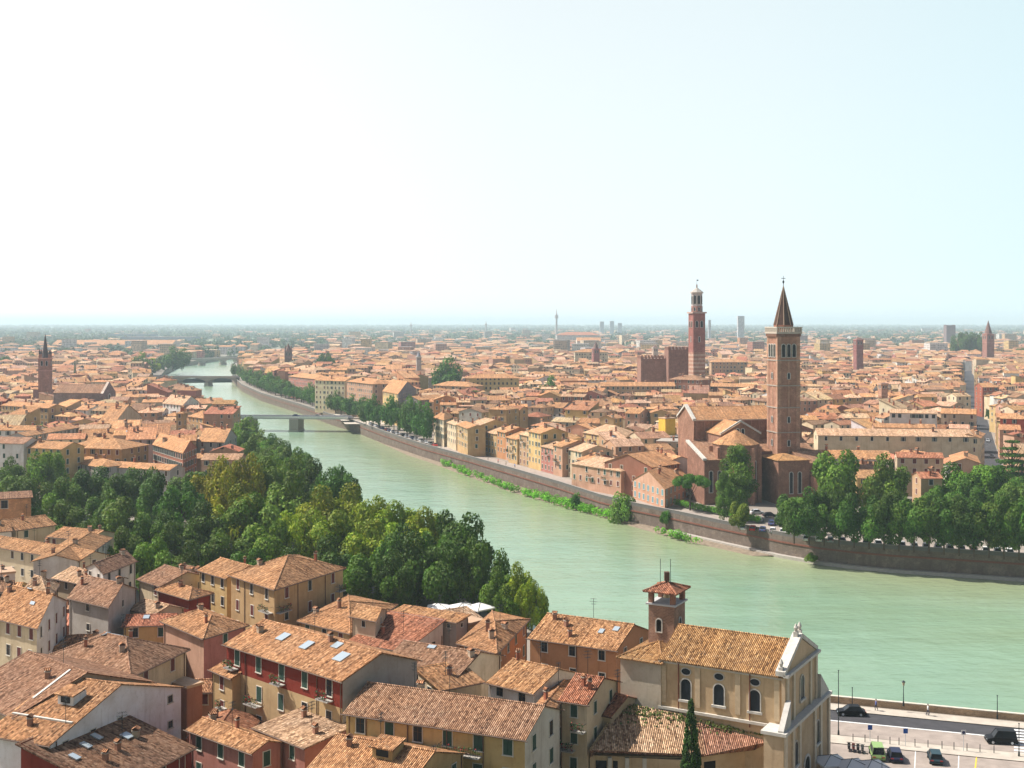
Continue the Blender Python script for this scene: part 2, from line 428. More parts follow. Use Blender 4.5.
def chimney_mesh(k):
    mb = MB(); w = (0.27, 0.36, 0.2)[k]; hh = (0.75, 0.6, 1.0)[k]
    cc = [(0.36, 0.19, 0.13), (0.5, 0.4, 0.3), (0.4, 0.15, 0.09)][k]
    mb.box((-w, -w, -1.2), (w, w, hh), 0, cc); mb.box((-w-0.08, -w-0.08, hh), (w+0.08, w+0.08, hh+0.12), 0, (0.5, 0.42, 0.34))
    for x in (-w+0.08, w-0.2): mb.box((x, -w, hh+0.12), (x+0.1, w, hh+0.3), 0, (0.3, 0.15, 0.1))
    z = hh+0.3; v = w+0.12
    mb.poly([(-v, -v, z), (v, -v, z), (v, 0, z+0.25), (-v, 0, z+0.25)], 1, (0.5, 0.25, 0.14)); mb.poly([(v, v, z), (-v, v, z), (-v, 0, z+0.25), (v, 0, z+0.25)], 1, (0.5, 0.25, 0.14))
    mb.poly([(-v, -v, z), (-v, v, z), (v, v, z), (v, -v, z)], 1, (0.3, 0.15, 0.1))
    return mb.mesh('chimney', [wall_plain, roof_near])
for k in range(3): CH.append(chimney_mesh(k))
def antenna_mesh():
    mb = MB(); mb.tube((0, 0, -0.3), (0, 0, 3.2), 0.035, n=5)
    for z, l in ((3.1, 0.9), (2.7, 1.2), (2.3, 0.7)):
        mb.tube((-l/2, 0, z), (l/2, 0, z), 0.025, n=4)
        for i in range(5): x = -l/2+l*i/4; mb.tube((x, -0.3, z), (x, 0.3, z), 0.015, n=4)
    return mb.mesh('antenna', m_metal)
ANT = antenna_mesh()
CAMP = Vector((0, 0, CZ))
def opposed(n, mid, margin=0.12):
    d = (v2(CAMP)-mid).normalized(); return d.dot(n) > -margin
def build_house(h):
    q = h['q']; d = h['det']; cen = sum(q, Vector((0, 0)))/4
    org = Vector((cen.x, cen.y, h['zb']))
    root = empty(h.get('name', 'house'), org, h['label'], h.get('cat', 'house'), h.get('group'))
    mb = MB(); add_walls(mb, h, 0)
    wm = wall_brick if h.get('brick') else wall_plain
    mb.build('wall', wm, root, org)
    if d == 2 and not h.get('plainbase'):   # string course and downpipes on the visible sides
        pass
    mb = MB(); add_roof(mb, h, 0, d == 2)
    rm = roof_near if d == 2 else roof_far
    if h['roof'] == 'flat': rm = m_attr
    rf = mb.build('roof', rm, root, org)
    if h.get('rooflabel'): rf['label'] = h['rooflabel']
    rr = random.Random(int(cen.x*13+cen.y*7))
    # chimneys
    for (s, t) in h.get('chim', []):
        p = roof_pt(h, s, t)-org
        c = child('chimney', CH[rr.randrange(3)], rf, p, rr.uniform(0, 3)); 
        if d < 2: c.scale = (1.6, 1.6, 1.5)
    for (s, t) in h.get('ant', []):
        p = roof_pt(h, s, t)-org; child('antenna', ANT, rf, p, rr.uniform(0, 3))
    qq, dep, L, tp, rise = roof_dims(h)
    for (s, t, w, l) in h.get('sky', []):
        e = 0.5
        a = roof_pt(h, s, t); du = (roof_pt(h, min(1, s+0.02), t)-a).normalized(); dv = (roof_pt(h, s, t+0.02)-a).normalized(); nn = du.cross(dv).normalized()
        if nn.z < 0: nn = -nn
        mb = MB(); P = [a+du*x+dv*y+nn*0.02 for x, y in ((-w/2, -l/2), (w/2, -l/2), (w/2, l/2), (-w/2, l/2))]; T = [p+nn*0.14 for p in P]
        for i in range(4): j = (i+1) % 4; mb.poly([P[i], P[j], T[j], T[i]], 1)
        mb.poly(T, 0)
        mb.build('skylight', [m_skylight, m_zinc], rf, org)
    for (s, t, w, l) in h.get('dormer', []):
        a = roof_pt(h, s, t); du = (roof_pt(h, s+0.02, t)-a).normalized(); hv = Vector((-du.y, du.x, 0)); dv = (roof_pt(h, s, t+0.02)-a); hv = hv if hv.dot(dv)*(1 if t < 0.5 or h['roof'] == 'shed' else -1) > 0 else -hv
        mb = MB(); ce = a+hv*l/2
        b4 = [a-du*w/2, a+du*w/2, a+du*w/2+hv*l, a-du*w/2+hv*l]
        z0, z1 = a.z-0.4, a.z+1.3
        mb.prism([(p.x, p.y) for p in b4], z0, z1, 0, h['wcol'])
        f0, f1 = a-du*w*0.3, a+du*w*0.3
        mb.poly([Vector((f0.x, f0.y, a.z+0.25))-hv*0.03, Vector((f1.x, f1.y, a.z+0.25))-hv*0.03, Vector((f1.x, f1.y, z1-0.2))-hv*0.03, Vector((f0.x, f0.y, z1-0.2))-hv*0.03], 1)
        o = [a-du*(w/2+.3)-hv*.4, a+du*(w/2+.3)-hv*.4, a+du*(w/2+.3)+hv*l, a-du*(w/2+.3)+hv*l]
        mb.poly([Vector((o[0].x, o[0].y, z1)), Vector((o[1].x, o[1].y, z1)), Vector((o[2].x, o[2].y, z1+0.5)), Vector((o[3].x, o[3].y, z1+0.5))], 2, h['rcol'])
        mb.poly([Vector((o[3].x, o[3].y, z1+0.35)), Vector((o[2].x, o[2].y, z1+0.35)), Vector((o[1].x, o[1].y, z1-0.15)), Vector((o[0].x, o[0].y, z1-0.15))], 2, h['rcol'])
        mb.poly([Vector((o[0].x, o[0].y, z1-0.15)), Vector((o[1].x, o[1].y, z1-0.15)), Vector((o[1].x, o[1].y, z1)), Vector((o[0].x, o[0].y, z1))], 2, h['rcol'])
        mb.build('dormer', [wall_plain, m_glass, roof_near], rf, org)
    for (s0, t0, s1, t1) in h.get('strip', []):
        a, b = roof_pt(h, s0, t0), roof_pt(h, s1, t1); u = Vector((0, 0, 0.12)); d_ = (b-a).normalized(); n_ = Vector((-d_.y, d_.x, 0)).normalized()*0.16
        mb = MB(); T = [a-n_+u, a+n_+u, b+n_+u, b-n_+u]; B_ = [p-u*2 for p in T]
        for i in range(4): j = (i+1) % 4; mb.poly([B_[i], B_[j], T[j], T[i]][::-1], 0, (0.62, 0.58, 0.52))
        mb.poly(T[::-1] if (T[1]-T[0]).cross(T[2]-T[0]).z < 0 else T, 0, (0.62, 0.58, 0.52)); mb.build('flashing', m_attr, rf, org)
    # windows
    ww, wh, pitch_x, shs = h.get('win', (1.0, 1.6, 3.1, (None, 'maroon', 'green')))
    nowin = h.get('nowin', ())
    if ww:
        for i in range(4):
            if i in nowin: continue
            a, b = q[i], q[(i+1) % 4]; e = b-a; ln = e.length; e = e/ln; n = Vector((e.y, -e.x)); mid = (a+b)/2
            if ln < 3 or not opposed(n, mid): continue
            px = pitch_x*(1.35 if i in (1, 3) else 1)
            k = max(1, int((ln-1.2)/px)); floors = h.get('floors', 9)
            z = h['ze']-0.55-wh; fl = 0
            rz = math.atan2(n.x, -n.y)
            while z > h['zb']+0.6 and fl < floors:
                # skip floors that sit far below anything the camera side can see
                for j in range(k):
                    if rr.random() < h.get('winskip', 0.12): continue
                    x = ln*(j+0.5)/k + rr.uniform(-0.15, 0.15)
                    p = a+e*x+n*0.002; sh = rr.choice(shs)
                    loc = Vector((p.x, p.y, z))-org
                    if d == 2:
                        fr, pm, sl, sr = win_near(ww, wh, sh)
                        w = child('window', fr, root, loc, rz); child('pane', pm, w); 
                        child('shutter' if sh else 'window_bar', sl, w)
                        if sr: child('shutter', sr, w)
                    else: child('window', win_mid(ww, wh, sh if sh else rr.choice((None, 'open'))), root, loc, rz)
                z -= h.get('fh', 3.3); fl += 1
    for (i, fx, dz, w) in h.get('balc', []):     # edge, fraction along, below eave, width
        a, b = q[i], q[(i+1) % 4]; e = (b-a).normalized(); n = Vector((e.y, -e.x)); p = a+(b-a)*fx; z = h['ze']-dz
        mb = MB(); c2 = p+n*0.5
        mb.obox(c2, e, w, 1.0, z-0.15, z, 0, (0.45, 0.42, 0.38))
        for k in range(int(w/0.22)+1):
            x = -w/2+k*0.22; pp = p+e*x+n*0.95; mb.tube((pp.x, pp.y, z), (pp.x, pp.y, z+0.95), 0.025, n=4, mi=1, caps=False)
        for s_ in (-1, 1):
            pa, pb = p+e*w/2*s_, p+e*w/2*s_+n*0.95
            mb.tube((pa.x, pa.y, z+0.95), (pb.x, pb.y, z+0.95), 0.03, n=4, mi=1)
        pa, pb = p-e*w/2+n*0.95, p+e*w/2+n*0.95; mb.tube((pa.x, pa.y, z+0.95), (pb.x, pb.y, z+0.95), 0.035, n=4, mi=1)
        bo = mb.build('balcony', [m_attr, m_metal], root, org)
        pl = MB()
        for _ in range(70):
            u = rr.uniform(-w/2, w/2); pp = p+e*u+n*rr.uniform(0.75, 1.1); zz = z+rr.uniform(0.2, 1.15); s_ = rr.uniform(0.06, 0.14)
            o = Vector((pp.x, pp.y, zz)); A = Vector((rr.uniform(-1, 1), rr.uniform(-1, 1), rr.uniform(-1, 1))).normalized()*s_; B = A.orthogonal().normalized()*s_
            pl.poly([o-A, o-B, o+A, o+B], 0, (0.05, 0.11, 0.03) if rr.random() < 0.75 else (0.4, 0.05, 0.05))
        pl.build('flowers', m_leaf, bo, org)
    if d == 2 and h['roof'] != 'flat':
        for i in ((0, 2) if h.get('ridge', 'par') == 'par' else (1, 3)) if h['roof'] == 'gable' else ((0,) if h['roof'] == 'shed' else (0, 1, 3)):
            o_ = inset(q, -h.get('ov', 0.45)-0.06); a, b = o_[i], o_[(i+1) % 4]; z = h['ze']-0.45*tp-0.12
            mb = MB(); mb.tube((a.x, a.y, z), (b.x, b.y, z), 0.085, n=6, c=(0.13, 0.075, 0.05)); mb.build('gutter', m_attr, root, org)
    for (i, fx) in h.get('pipe', [(0, 0.04), (1, 0.96)] if d == 2 and h['roof'] != 'flat' else []):
        a, b = q[i], q[(i+1) % 4]; e = (b-a).normalized(); n = Vector((e.y, -e.x)); p = a+(b-a)*fx+n*0.1
        mb = MB(); mb.tube((p.x, p.y, h['zb']), (p.x, p.y, h['ze']-0.1), 0.07, n=6, c=(0.16, 0.09, 0.06)); mb.build('downpipe', m_attr, root, org)
    return root

HOUSES = []
OX, OY, ONX, ONY = -1100, 90, 2300, 1750
OCC = np.zeros((ONY, ONX), bool)
def poly_mask(pts, x0, y0, x1, y1):
    X, Y = np.meshgrid(np.arange(x0, x1)+0.5, np.arange(y0, y1)+0.5)
    inside = np.zeros(X.shape, bool); n = len(pts)
    for i in range(n):
        ax, ay = pts[i][0], pts[i][1]; bx, by = pts[(i+1) % n][0], pts[(i+1) % n][1]
        if ay == by: continue
        c = ((ay > Y) != (by > Y)) & (X < (bx-ax)*(Y-ay)/(by-ay)+ax); inside ^= c
    return inside
def occ_slice(pts):
    x0 = int(max(OX, min(p[0] for p in pts)-1)); x1 = int(min(OX+ONX, max(p[0] for p in pts)+2))
    y0 = int(max(OY, min(p[1] for p in pts)-1)); y1 = int(min(OY+ONY, max(p[1] for p in pts)+2))
    return x0, y0, x1, y1
def mark(pts):
    x0, y0, x1, y1 = occ_slice(pts)
    if x1 <= x0 or y1 <= y0: return
    OCC[y0-OY:y1-OY, x0-OX:x1-OX] |= poly_mask(pts, x0, y0, x1, y1)
def free(pts, tol=0.03):
    x0, y0, x1, y1 = occ_slice(pts)
    if x1 <= x0+2 or y1 <= y0+2: return False
    if min(p[0] for p in pts) < OX or max(p[0] for p in pts) > OX+ONX or max(p[1] for p in pts) > OY+ONY or min(p[1] for p in pts) < OY: return False
    m = poly_mask(pts, x0, y0, x1, y1); s = m.sum()
    return s > 0 and (OCC[y0-OY:y1-OY, x0-OX:x1-OX] & m).sum() <= tol*s
def H(label, p0, p1, third, ze, roof='gable', ridge='par', wall='cream', rc='orange', pitch=19, zb=0.0, **k):
    """a house surveyed from its visible eaves: p0, p1 = front eave ends in the photo, third = ('r',x,y) a ridge pixel, (x,y) back right eave corner, or depth in metres"""
    A, B = at(*p0, ze), at(*p1, ze); a, b = v2(A), v2(B); e = (b-a).normalized(); nb = Vector((-e.y, e.x))
    if isinstance(third, (int, float)): c = b+nb*third
    elif third[0] == 'r':
        tp = math.tan(R(pitch)); dx, dz = (third[1]-CX)/F, -(third[2]-HY)/F
        # ray (dx,1,dz)*t from camera meets z = ze + ((p-a).nb)*tp
        t = (ze-CZ-a.dot(nb)*tp)/(dz-(dx*nb.x+nb.y)*tp)
        p = Vector((dx*t, t)); dep = (p-a).dot(nb)
        dep = min(max(dep, 2.0), 16.0)
        c = b+nb*dep*(1 if roof == 'shed' else 2)
    else: c = v2(at(*third, ze))
    q = [a, b, c, a+(c-b)]
    ov = k.get('ov', 0.45); q = inset(q, ov)
    h = dict(q=q, ze=ze, zb=zb, roof=roof, ridge=ridge, pitch=pitch, wname=wall, rname=rc, wcol=vary(WALLC[wall], 0.04), rcol=vary(ROOFC[rc], 0.05), det=2, label=label, hand=True)
    h.update(k)
    if 'chim' not in h:
        rr = random.Random(int(p0[0]*3+p1[1])); h['chim'] = [(rr.uniform(.15, .85), rr.uniform(.2, .8)) for _ in range(rr.choice((1, 2, 2, 3)))]
    if 'ant' not in h and h['det'] == 2 and roof != 'flat': h['ant'] = [(0.3+0.4*((p1[0]*7 % 10)/10), 0.5)]
    HOUSES.append(h); mark([tuple(p) for p in inset(q, -0.3)])
    return h
# ------------------------------------------------------------------ trees: crowns of many leaf clumps, built once per kind and copied
def leaf_mesh(name, centers, radii, per, size, seed, tones, flat=1.0):
    r = np.random.default_rng(seed); V = []; C = []
    for (c, rad, tn) in zip(centers, radii, tones):
        k = max(20, int(per*(rad/np.mean(radii))**2))
        d = r.normal(size=(k, 3)); d /= np.linalg.norm(d, axis=1)[:, None]
        rr = rad*(0.55+0.5*r.random(k)**0.5)[:, None]
        p = np.array(c)+d*rr*np.array([1, 1, flat])
        nrm = d+r.normal(size=(k, 3))*0.55; nrm[:, 2] += 0.35; nrm /= np.linalg.norm(nrm, axis=1)[:, None]
        a = np.cross(nrm, r.normal(size=(k, 3))); a /= np.linalg.norm(a, axis=1)[:, None]
        b = np.cross(nrm, a); s = (size*(0.6+0.8*r.random(k)))[:, None]
        quad = np.stack([p-a*s, p-b*s*0.6, p+a*s, p+b*s*0.6], 1); V.append(quad.reshape(-1, 3))
        g = (tn*(0.85+0.3*r.random(k)))[:, None]
        base = np.array([0.105, 0.17, 0.03])*g; base[:, 0] *= (0.85+0.4*r.random(k))
        C.append(np.repeat(base, 4, 0))
    V = np.concatenate(V); C = np.concatenate(C); n = len(V)//4
    me = bpy.data.meshes.new(name)
    me.vertices.add(len(V)); me.vertices.foreach_set('co', V.astype(np.float32).ravel())
    me.loops.add(len(V)); me.loops.foreach_set('vertex_index', np.arange(len(V), dtype=np.int32))
    me.polygons.add(n); me.polygons.foreach_set('loop_start', np.arange(0, 4*n, 4, dtype=np.int32)); me.polygons.foreach_set('loop_total', np.full(n, 4, np.int32))
    ca = me.color_attributes.new('tone', 'FLOAT_COLOR', 'CORNER'); cc = np.ones((len(V), 4), np.float32); cc[:, :3] = C
    ca.data.foreach_set('color', cc.ravel()); me.materials.append(m_leaf); me.update(calc_edges=True); return me
def blobs(kind, n, seed):
    r = random.Random(seed); out = []
    while len(out) < n:
        x, y, z = (r.uniform(-1, 1) for _ in range(3)); d = (x*x+y*y+z*z)**0.5
        if kind == 'round':
            if d > 1 or d < 0.35 and r.random() < .8: continue
            rad = r.uniform(0.24, 0.42); out.append(((x*0.8, y*0.8, 1.0+z*0.68), rad))
        elif kind == 'tall':
            if d > 1: continue
            w = 0.62 if z < 0 else 0.62*(1-z*0.55); out.append(((x*w, y*w, 1.35+z*1.15), r.uniform(0.17, 0.28)))
        elif kind == 'wide':
            if d > 1 or d < 0.4: continue
            out.append(((x*0.95, y*0.95, 0.75+z*0.5), r.uniform(0.18, 0.3)))
        elif kind == 'umbrella':
            if x*x+y*y > 1: continue
            out.append(((x*0.85, y*0.85, 1.15+z*0.1+0.18*(1-x*x-y*y)), r.uniform(0.14, 0.22)))
        elif kind == 'cedar':
            t = r.random(); lay = int(t*9)/9; w = (1-lay)*0.9+0.1; a = r.uniform(0, 6.28); q = r.random()**0.6*w
            out.append(((q*math.cos(a), q*math.sin(a), 0.4+lay*2.1-q*0.08), 0.16*(1-lay)+0.09))
        elif kind == 'cypress':
            t = r.random(); w = 0.26*math.sin(math.pi*min(1, (0.12+t*0.88)))**0.7*(1.15-t*0.55); a = r.uniform(0, 6.28)
            out.append(((w*math.cos(a), w*math.sin(a), t*2.6+0.1), 0.15*(1-t*0.75)))
        elif kind == 'bush':
            if d > 1 or z < -0.2: continue
            out.append(((x*0.8, y*0.8, 0.25+z*0.55), r.uniform(0.22, 0.36)))
    return out
def make_crown(kind, n, per, size, seed, flat=1.0):
    b = blobs(kind, n, seed); r = random.Random(seed+5)
    tones = [(0.6+0.85*r.random()) for _ in b]
    return leaf_mesh(kind+'_crown', [x[0] for x in b], [x[1] for x in b], per, size, seed, tones, flat)
def trunk_mesh(hh, r0, limbs, seed, spread=0.5):
    mb = MB(); r = random.Random(seed)
    mb.tube((0, 0, -0.05), (0, 0, hh*0.5), r0, r0*0.8, 7, caps=False); mb.tube((0, 0, hh*0.5), (0.02, 0.01, hh), r0*0.8, r0*0.45, 7, caps=False)
    for i in range(limbs):
        a = 6.28*i/limbs+r.uniform(-.3, .3); z = hh*r.uniform(0.45, 0.8)
        m = Vector((math.cos(a)*spread*0.5, math.sin(a)*spread*0.5, z+0.25)); e = Vector((math.cos(a)*spread, math.sin(a)*spread, z+0.6))
        mb.tube((0, 0, z), m, r0*0.45, r0*0.3, 5, caps=False); mb.tube(m, e, r0*0.3, r0*0.08, 5, caps=False)
    return mb.mesh('trunk', m_bark)
CROWN = {
 'round': [make_crown('round', 20, 400, 0.052, 1), make_crown('round', 23, 350, 0.052, 2), make_crown('round', 18, 440, 0.052, 3)],
 'tall': [make_crown('tall', 60, 230, 0.034, 4), make_crown('tall', 54, 240, 0.034, 5)],
 'wide': [make_crown('wide', 48, 230, 0.042, 6)],
 'umbrella': [make_crown('umbrella', 60, 190, 0.03, 7, 0.7)],
 'cedar': [make_crown('cedar', 150, 90, 0.028, 8, 0.4)],
 'cypress': [make_crown('cypress', 150, 150, 0.028, 9, 1.5)],
 'bush': [make_crown('bush', 16, 260, 0.05, 10), make_crown('bush', 20, 230, 0.05, 12)],
 'small': [make_crown('round', 26, 90, 0.075, 13), make_crown('round', 30, 80, 0.075, 14), make_crown('wide', 24, 90, 0.075, 15)],
}
TRUNK = {'round': trunk_mesh(0.9, 0.05, 6, 1), 'tall': trunk_mesh(1.2, 0.045, 6, 2, 0.35), 'wide': trunk_mesh(0.7, 0.05, 6, 3), 'umbrella': trunk_mesh(1.15, 0.045, 7, 4, 0.45),
         'cedar': trunk_mesh(2.2, 0.05, 8, 5, 0.5), 'cypress': trunk_mesh(2.2, 0.03, 0, 6), 'bush': trunk_mesh(0.3, 0.05, 3, 7, 0.3), 'small': trunk_mesh(0.9, 0.05, 4, 8)}
TREES = []
def tree(kind, x, y, r, z=0.0, tint=(1, 1, 1), sz=1.0, label=None, group=None, cat='tree', name=None, cls=None):
    TREES.append(dict(kind=kind, x=x, y=y, r=r, z=z, tint=tint, sz=sz, label=label, group=group, cat=cat, name=name, cls=cls))
def build_tree(t):
    nm = t['name'] or {'umbrella': 'umbrella_pine', 'cedar': 'cedar_tree', 'cypress': 'cypress_tree', 'bush': 'bush', 'tall': 'poplar_tree'}.get(t['kind'], 'plane_tree')
    rr = random.Random(int(t['x']*17+t['y']*5))
    root = empty(nm, (t['x'], t['y'], t['z']), t['label'], t['cat'], t['group'], rr.uniform(0, 6.28) if t['kind'] != 'cedar' else 0.3)
    s = t['r']; root.scale = (s, s, s*t['sz'])
    c = child('crown', rr.choice(CROWN[t['kind']]), root); c.color = (*t['tint'], 1); c.location.z = 0.2 if t['cls'] in ('quay', 'prom', 'farprom') else 0.0
    child('trunk', TRUNK[t['kind']], root)
    return root
# ------------------------------------------------------------------ river and land
ZW = -6.0
WATER_PX = [(1024, 583), (960, 580), (890, 575), (855, 571.3), (820, 566.5), (785, 561.5), (750, 556), (682, 541), (640, 529), (600, 517), (560, 507), (512, 493), (470, 478), (428, 462), (406, 455), (356, 432), (330, 424), (300, 411), (262, 399), (240, 389), (229, 378)]
QUAY_PX = [(1024, 557), (960, 553), (890, 548.6), (855, 545.6), (820, 541.6), (783, 535.6), (720, 523), (673, 513), (632, 505), (600, 497), (560, 484), (512, 470), (470, 458), (425, 446), (385, 433), (358, 423), (330, 415), (300, 405), (262, 394), (242, 385), (232, 376)]
WR = [(520, 318), (300, 300)]+[tuple(v2(at(x, y, ZW))) for x, y in WATER_PX]+[(-300, 1330), (-400, 1700), (-445, 1990), (-470, 2400)]
QR = [(520, 330), (300, 316)]+[tuple(v2(at(x, y, 0))) for x, y in QUAY_PX]+[(-290, 1330), (-392, 1700), (-437, 1990), (-460, 2400)]
LB = [(520, 112), (300, 140), (200, 160), (78, 185), (50, 195), (30, 206), (12, 222), (0, 245), (-12, 285), (-42, 345), (-92, 500), (-165, 715), (-215, 860), (-290, 1020), (-362, 1240), (-440, 1550), (-488, 1790), (-500, 2100), (-480, 2450)]
def strip_curve(pts, off):
    """offset an open polyline sideways (positive = to the right of travel)"""
    out = []
    for i, p in enumerate(pts):
        a = Vector(pts[max(0, i-1)]); b = Vector(pts[min(len(pts)-1, i+1)]); e = (b-a).normalized(); out.append((p[0]+e.y*off, p[1]-e.x*off))
    return out
def sheet(name, outline, z, mat, c=(0.5,)*3, kind='structure'):
    mb = MB(); P = [Vector((p[0], p[1], 0)) for p in outline]
    for t in tessellate_polygon([P]):
        a, b, cc = (Vector((P[i].x, P[i].y, z)) for i in t)
        if (b-a).cross(cc-a).z < 0: b, cc = cc, b
        mb.poly([a, b, cc], 0, c)
    o = mb.build(name, mat); tag(o, kind=kind); return o
BIG = 42000
sheet('ground', [(BIG, 330), (520, 330)]+QR[1:]+[(-470, 2480)]+list(reversed(LB))[0:]+[(BIG, 112), (BIG, -1500), (-BIG, -1500), (-BIG, BIG), (BIG, BIG)], 0.0, m_ground)
# the river: one sheet, tinted browner along the shallows of the far bank
mb = MB()
inner = strip_curve(WR, 0)
def water_strip(o0, o1, c0, c1):
    A = strip_curve(WR, o0); B = strip_curve(WR, o1)
    for i in range(len(A)-1):
        n = len(mb.v); mb.poly([(A[i][0], A[i][1], ZW), (A[i+1][0], A[i+1][1], ZW), (B[i+1][0], B[i+1][1], ZW), (B[i][0], B[i][1], ZW)])
        mb.c[-4:] = [(c0,)*3, (c0,)*3, (c1,)*3, (c1,)*3]
mbw = mb
# direction of travel is leftwards, the river lies to the left of travel => negative offset
water_strip(14, 0, 0.75, 0.75); water_strip(0, -14, 0.75, 0.4); water_strip(-14, -38, 0.4, 0.0); water_strip(-38, -240, 0.0, 0.0)
for i in range(len(mb.f)):
    f = mb.f[i]; a, b, c = (mb.v[k] for k in f[:3])
    if (b-a).cross(c-a).z < 0: mb.f[i] = tuple(reversed(f))
o = mb.build('river', m_water); tag(o, kind='structure')
mb = MB(); mb.poly([(-900, 100, ZW-0.4), (1500, 100, ZW-0.4), (1500, 2600, ZW-0.4), (-900, 2600, ZW-0.4)]); o = mb.build('river_bed', m_shore); tag(o, kind='structure')
for p in (WR+list(reversed(QR)),): mark(p)
mark(strip_curve(QR, 0)+list(reversed(strip_curve(QR, 9.0))))          # the quay street
mark(LB+list(reversed(strip_curve(QR, 0))))
mark(strip_curve(LB, -9)+list(reversed(LB)))
# far embankment wall: face, red brick band, coping, ledge at the water
def wall_along(name, pts, z0, z1, th, mat, c, label, cat, off=0.0):
    mb = MB(); A = strip_curve(pts, off); B = strip_curve(pts, off+th)
    for i in range(len(A)-1):
        q = [A[i], A[i+1], B[i+1], B[i]]; mb.prism(q, z0, z1, 0, c, True, True)
    return mb
def embankment(name, pts, label, c=(0.16, 0.125, 0.105)):
    root = empty(name, (pts[0][0], pts[0][1], 0), label, 'embankment'); O = (pts[0][0], pts[0][1], 0)
    wall_along('', pts, ZW-0.5, 0.0, 0.5, None, c, '', '', -0.3).build('wall', wall_brick, root, O)
    wall_along('', pts, -2.0, -1.55, 0.2, None, (0.2, 0.075, 0.05), '', '', -0.5).build('brick_band', m_attr, root, O)
    wall_along('', pts, 0.0, 0.95, 0.42, None, (0.13, 0.12, 0.115), '', '', -0.3).build('parapet', m_attr, root, O)
    wall_along('', pts, 0.95, 1.08, 0.56, None, (0.3, 0.27, 0.25), '', '', -0.37).build('coping', m_attr, root, O)
    return root
i_br = 2+15   # index of the bridge head in QR
embankment('embankment_wall', QR[0:11], 'tall brown brick embankment wall with red band below the parked cars and trees')
embankment('embankment_wall', QR[10:i_br+1], 'brown brick embankment wall below the coloured riverside houses')
embankment('embankment_wall', QR[i_br:], 'far embankment wall beyond the flat road bridge, below a row of trees')
# ledge at the wall foot (right part) and gravel shore
mb = MB(); P = QR[0:10]; A = strip_curve(P, -1.9); B = strip_curve(P, -0.3)
for i in range(len(A)-1): mb.prism([A[i], A[i+1], B[i+1], B[i]], ZW-0.4, -5.2, 0, (0.42, 0.38, 0.34))
tag(mb.build('towpath', m_attr), kind='structure')
W2 = [Vector(p) for p in WR]; Q2 = [Vector(p) for p in QR]
mb = MB()
for i in range(8, 21):
    a, b = W2[i], W2[i+1]; 
    c, d = min(Q2, key=lambda p: (p-b).length), min(Q2, key=lambda p: (p-a).length)
    if (c-d).length < 0.5: mb.poly([(a.x, a.y, ZW-0.05), (b.x, b.y, ZW-0.05), (c.x, c.y, -5.5)]); continue
    mb.poly([(a.x, a.y, ZW-0.05), (b.x, b.y, ZW-0.05), (c.x, c.y, -5.5), (d.x, d.y, -5.5)])
tag(mb.build('shore', m_shore), kind='structure')
# near bank wall
mb = MB()
for i in range(3, len(LB)-1):
    mb.prism([LB[i], LB[i+1], strip_curve(LB, -0.5)[i+1], strip_curve(LB, -0.5)[i]], ZW-0.5, 0.0, 0, (0.3, 0.26, 0.22))
o = mb.build('river_wall', wall_brick, None, (50, 195, 0)); tag(o, 'stone river wall under the near bank trees', 'wall')
# quay promenade (pale) and its street
mb = MB(); A = strip_curve(QR[:18], 0.3); B = strip_curve(QR[:18], 3.2); C = strip_curve(QR[:18], 9)
for i in range(len(A)-1): mb.poly([(A[i][0], A[i][1], .06), (A[i+1][0], A[i+1][1], .06), (B[i+1][0], B[i+1][1], .06), (B[i][0], B[i][1], .06)][::-1])
tag(mb.build('quay_pavement', m_paver), kind='structure')
mb = MB()
for i in range(len(A)-1): mb.poly([(B[i][0], B[i][1], .008), (B[i+1][0], B[i+1][1], .008), (C[i+1][0], C[i+1][1], .008), (C[i][0], C[i][1], .008)][::-1])
tag(mb.build('quay_road', m_cobble), kind='structure')
# the straight street running away on the right
def street_pt(Y, off=0): return (206+(Y-530)*0.3635+off, Y)
ST = [street_pt(405, -6), street_pt(405, 6), street_pt(1500, 8), street_pt(1500, -6)]
mark([street_pt(405, -7), street_pt(405, 7), street_pt(1500, 7), street_pt(1500, -7)])
mb = MB(); mb.poly([(p[0], p[1], 0.01) for p in ST]); tag(mb.build('street', m_asphalt), kind='structure')
# plaza at the far bridge head
pz = [v2(at(*p, 0)) for p in ((345, 424), (398, 424), (388, 404), (318, 400))]
sheet('plaza', pz, 0.012, m_paver); mark([tuple(p) for p in pz])
# the hill the photograph is taken from
mb = MB(); n = 14
for i in range(n):
    for j in range(12):
        def hp(a, b):
            x = -320+a*640/n; y = -260+b*365/12
            r = math.hypot(x*0.28, max(0, y)); z = max(-0.5, 54-0.56*r) if y > 0 else 54-0.1*abs(x)*0.5
            return Vector((x, y, z+1.2*math.sin(a*2.1)*math.cos(b*1.7)*(0.3 if z > 1 else 0)))
        mb.poly([hp(i, j), hp(i+1, j), hp(i+1, j+1), hp(i, j+1)])
tag(mb.build('hillside', m_grass), kind='structure')

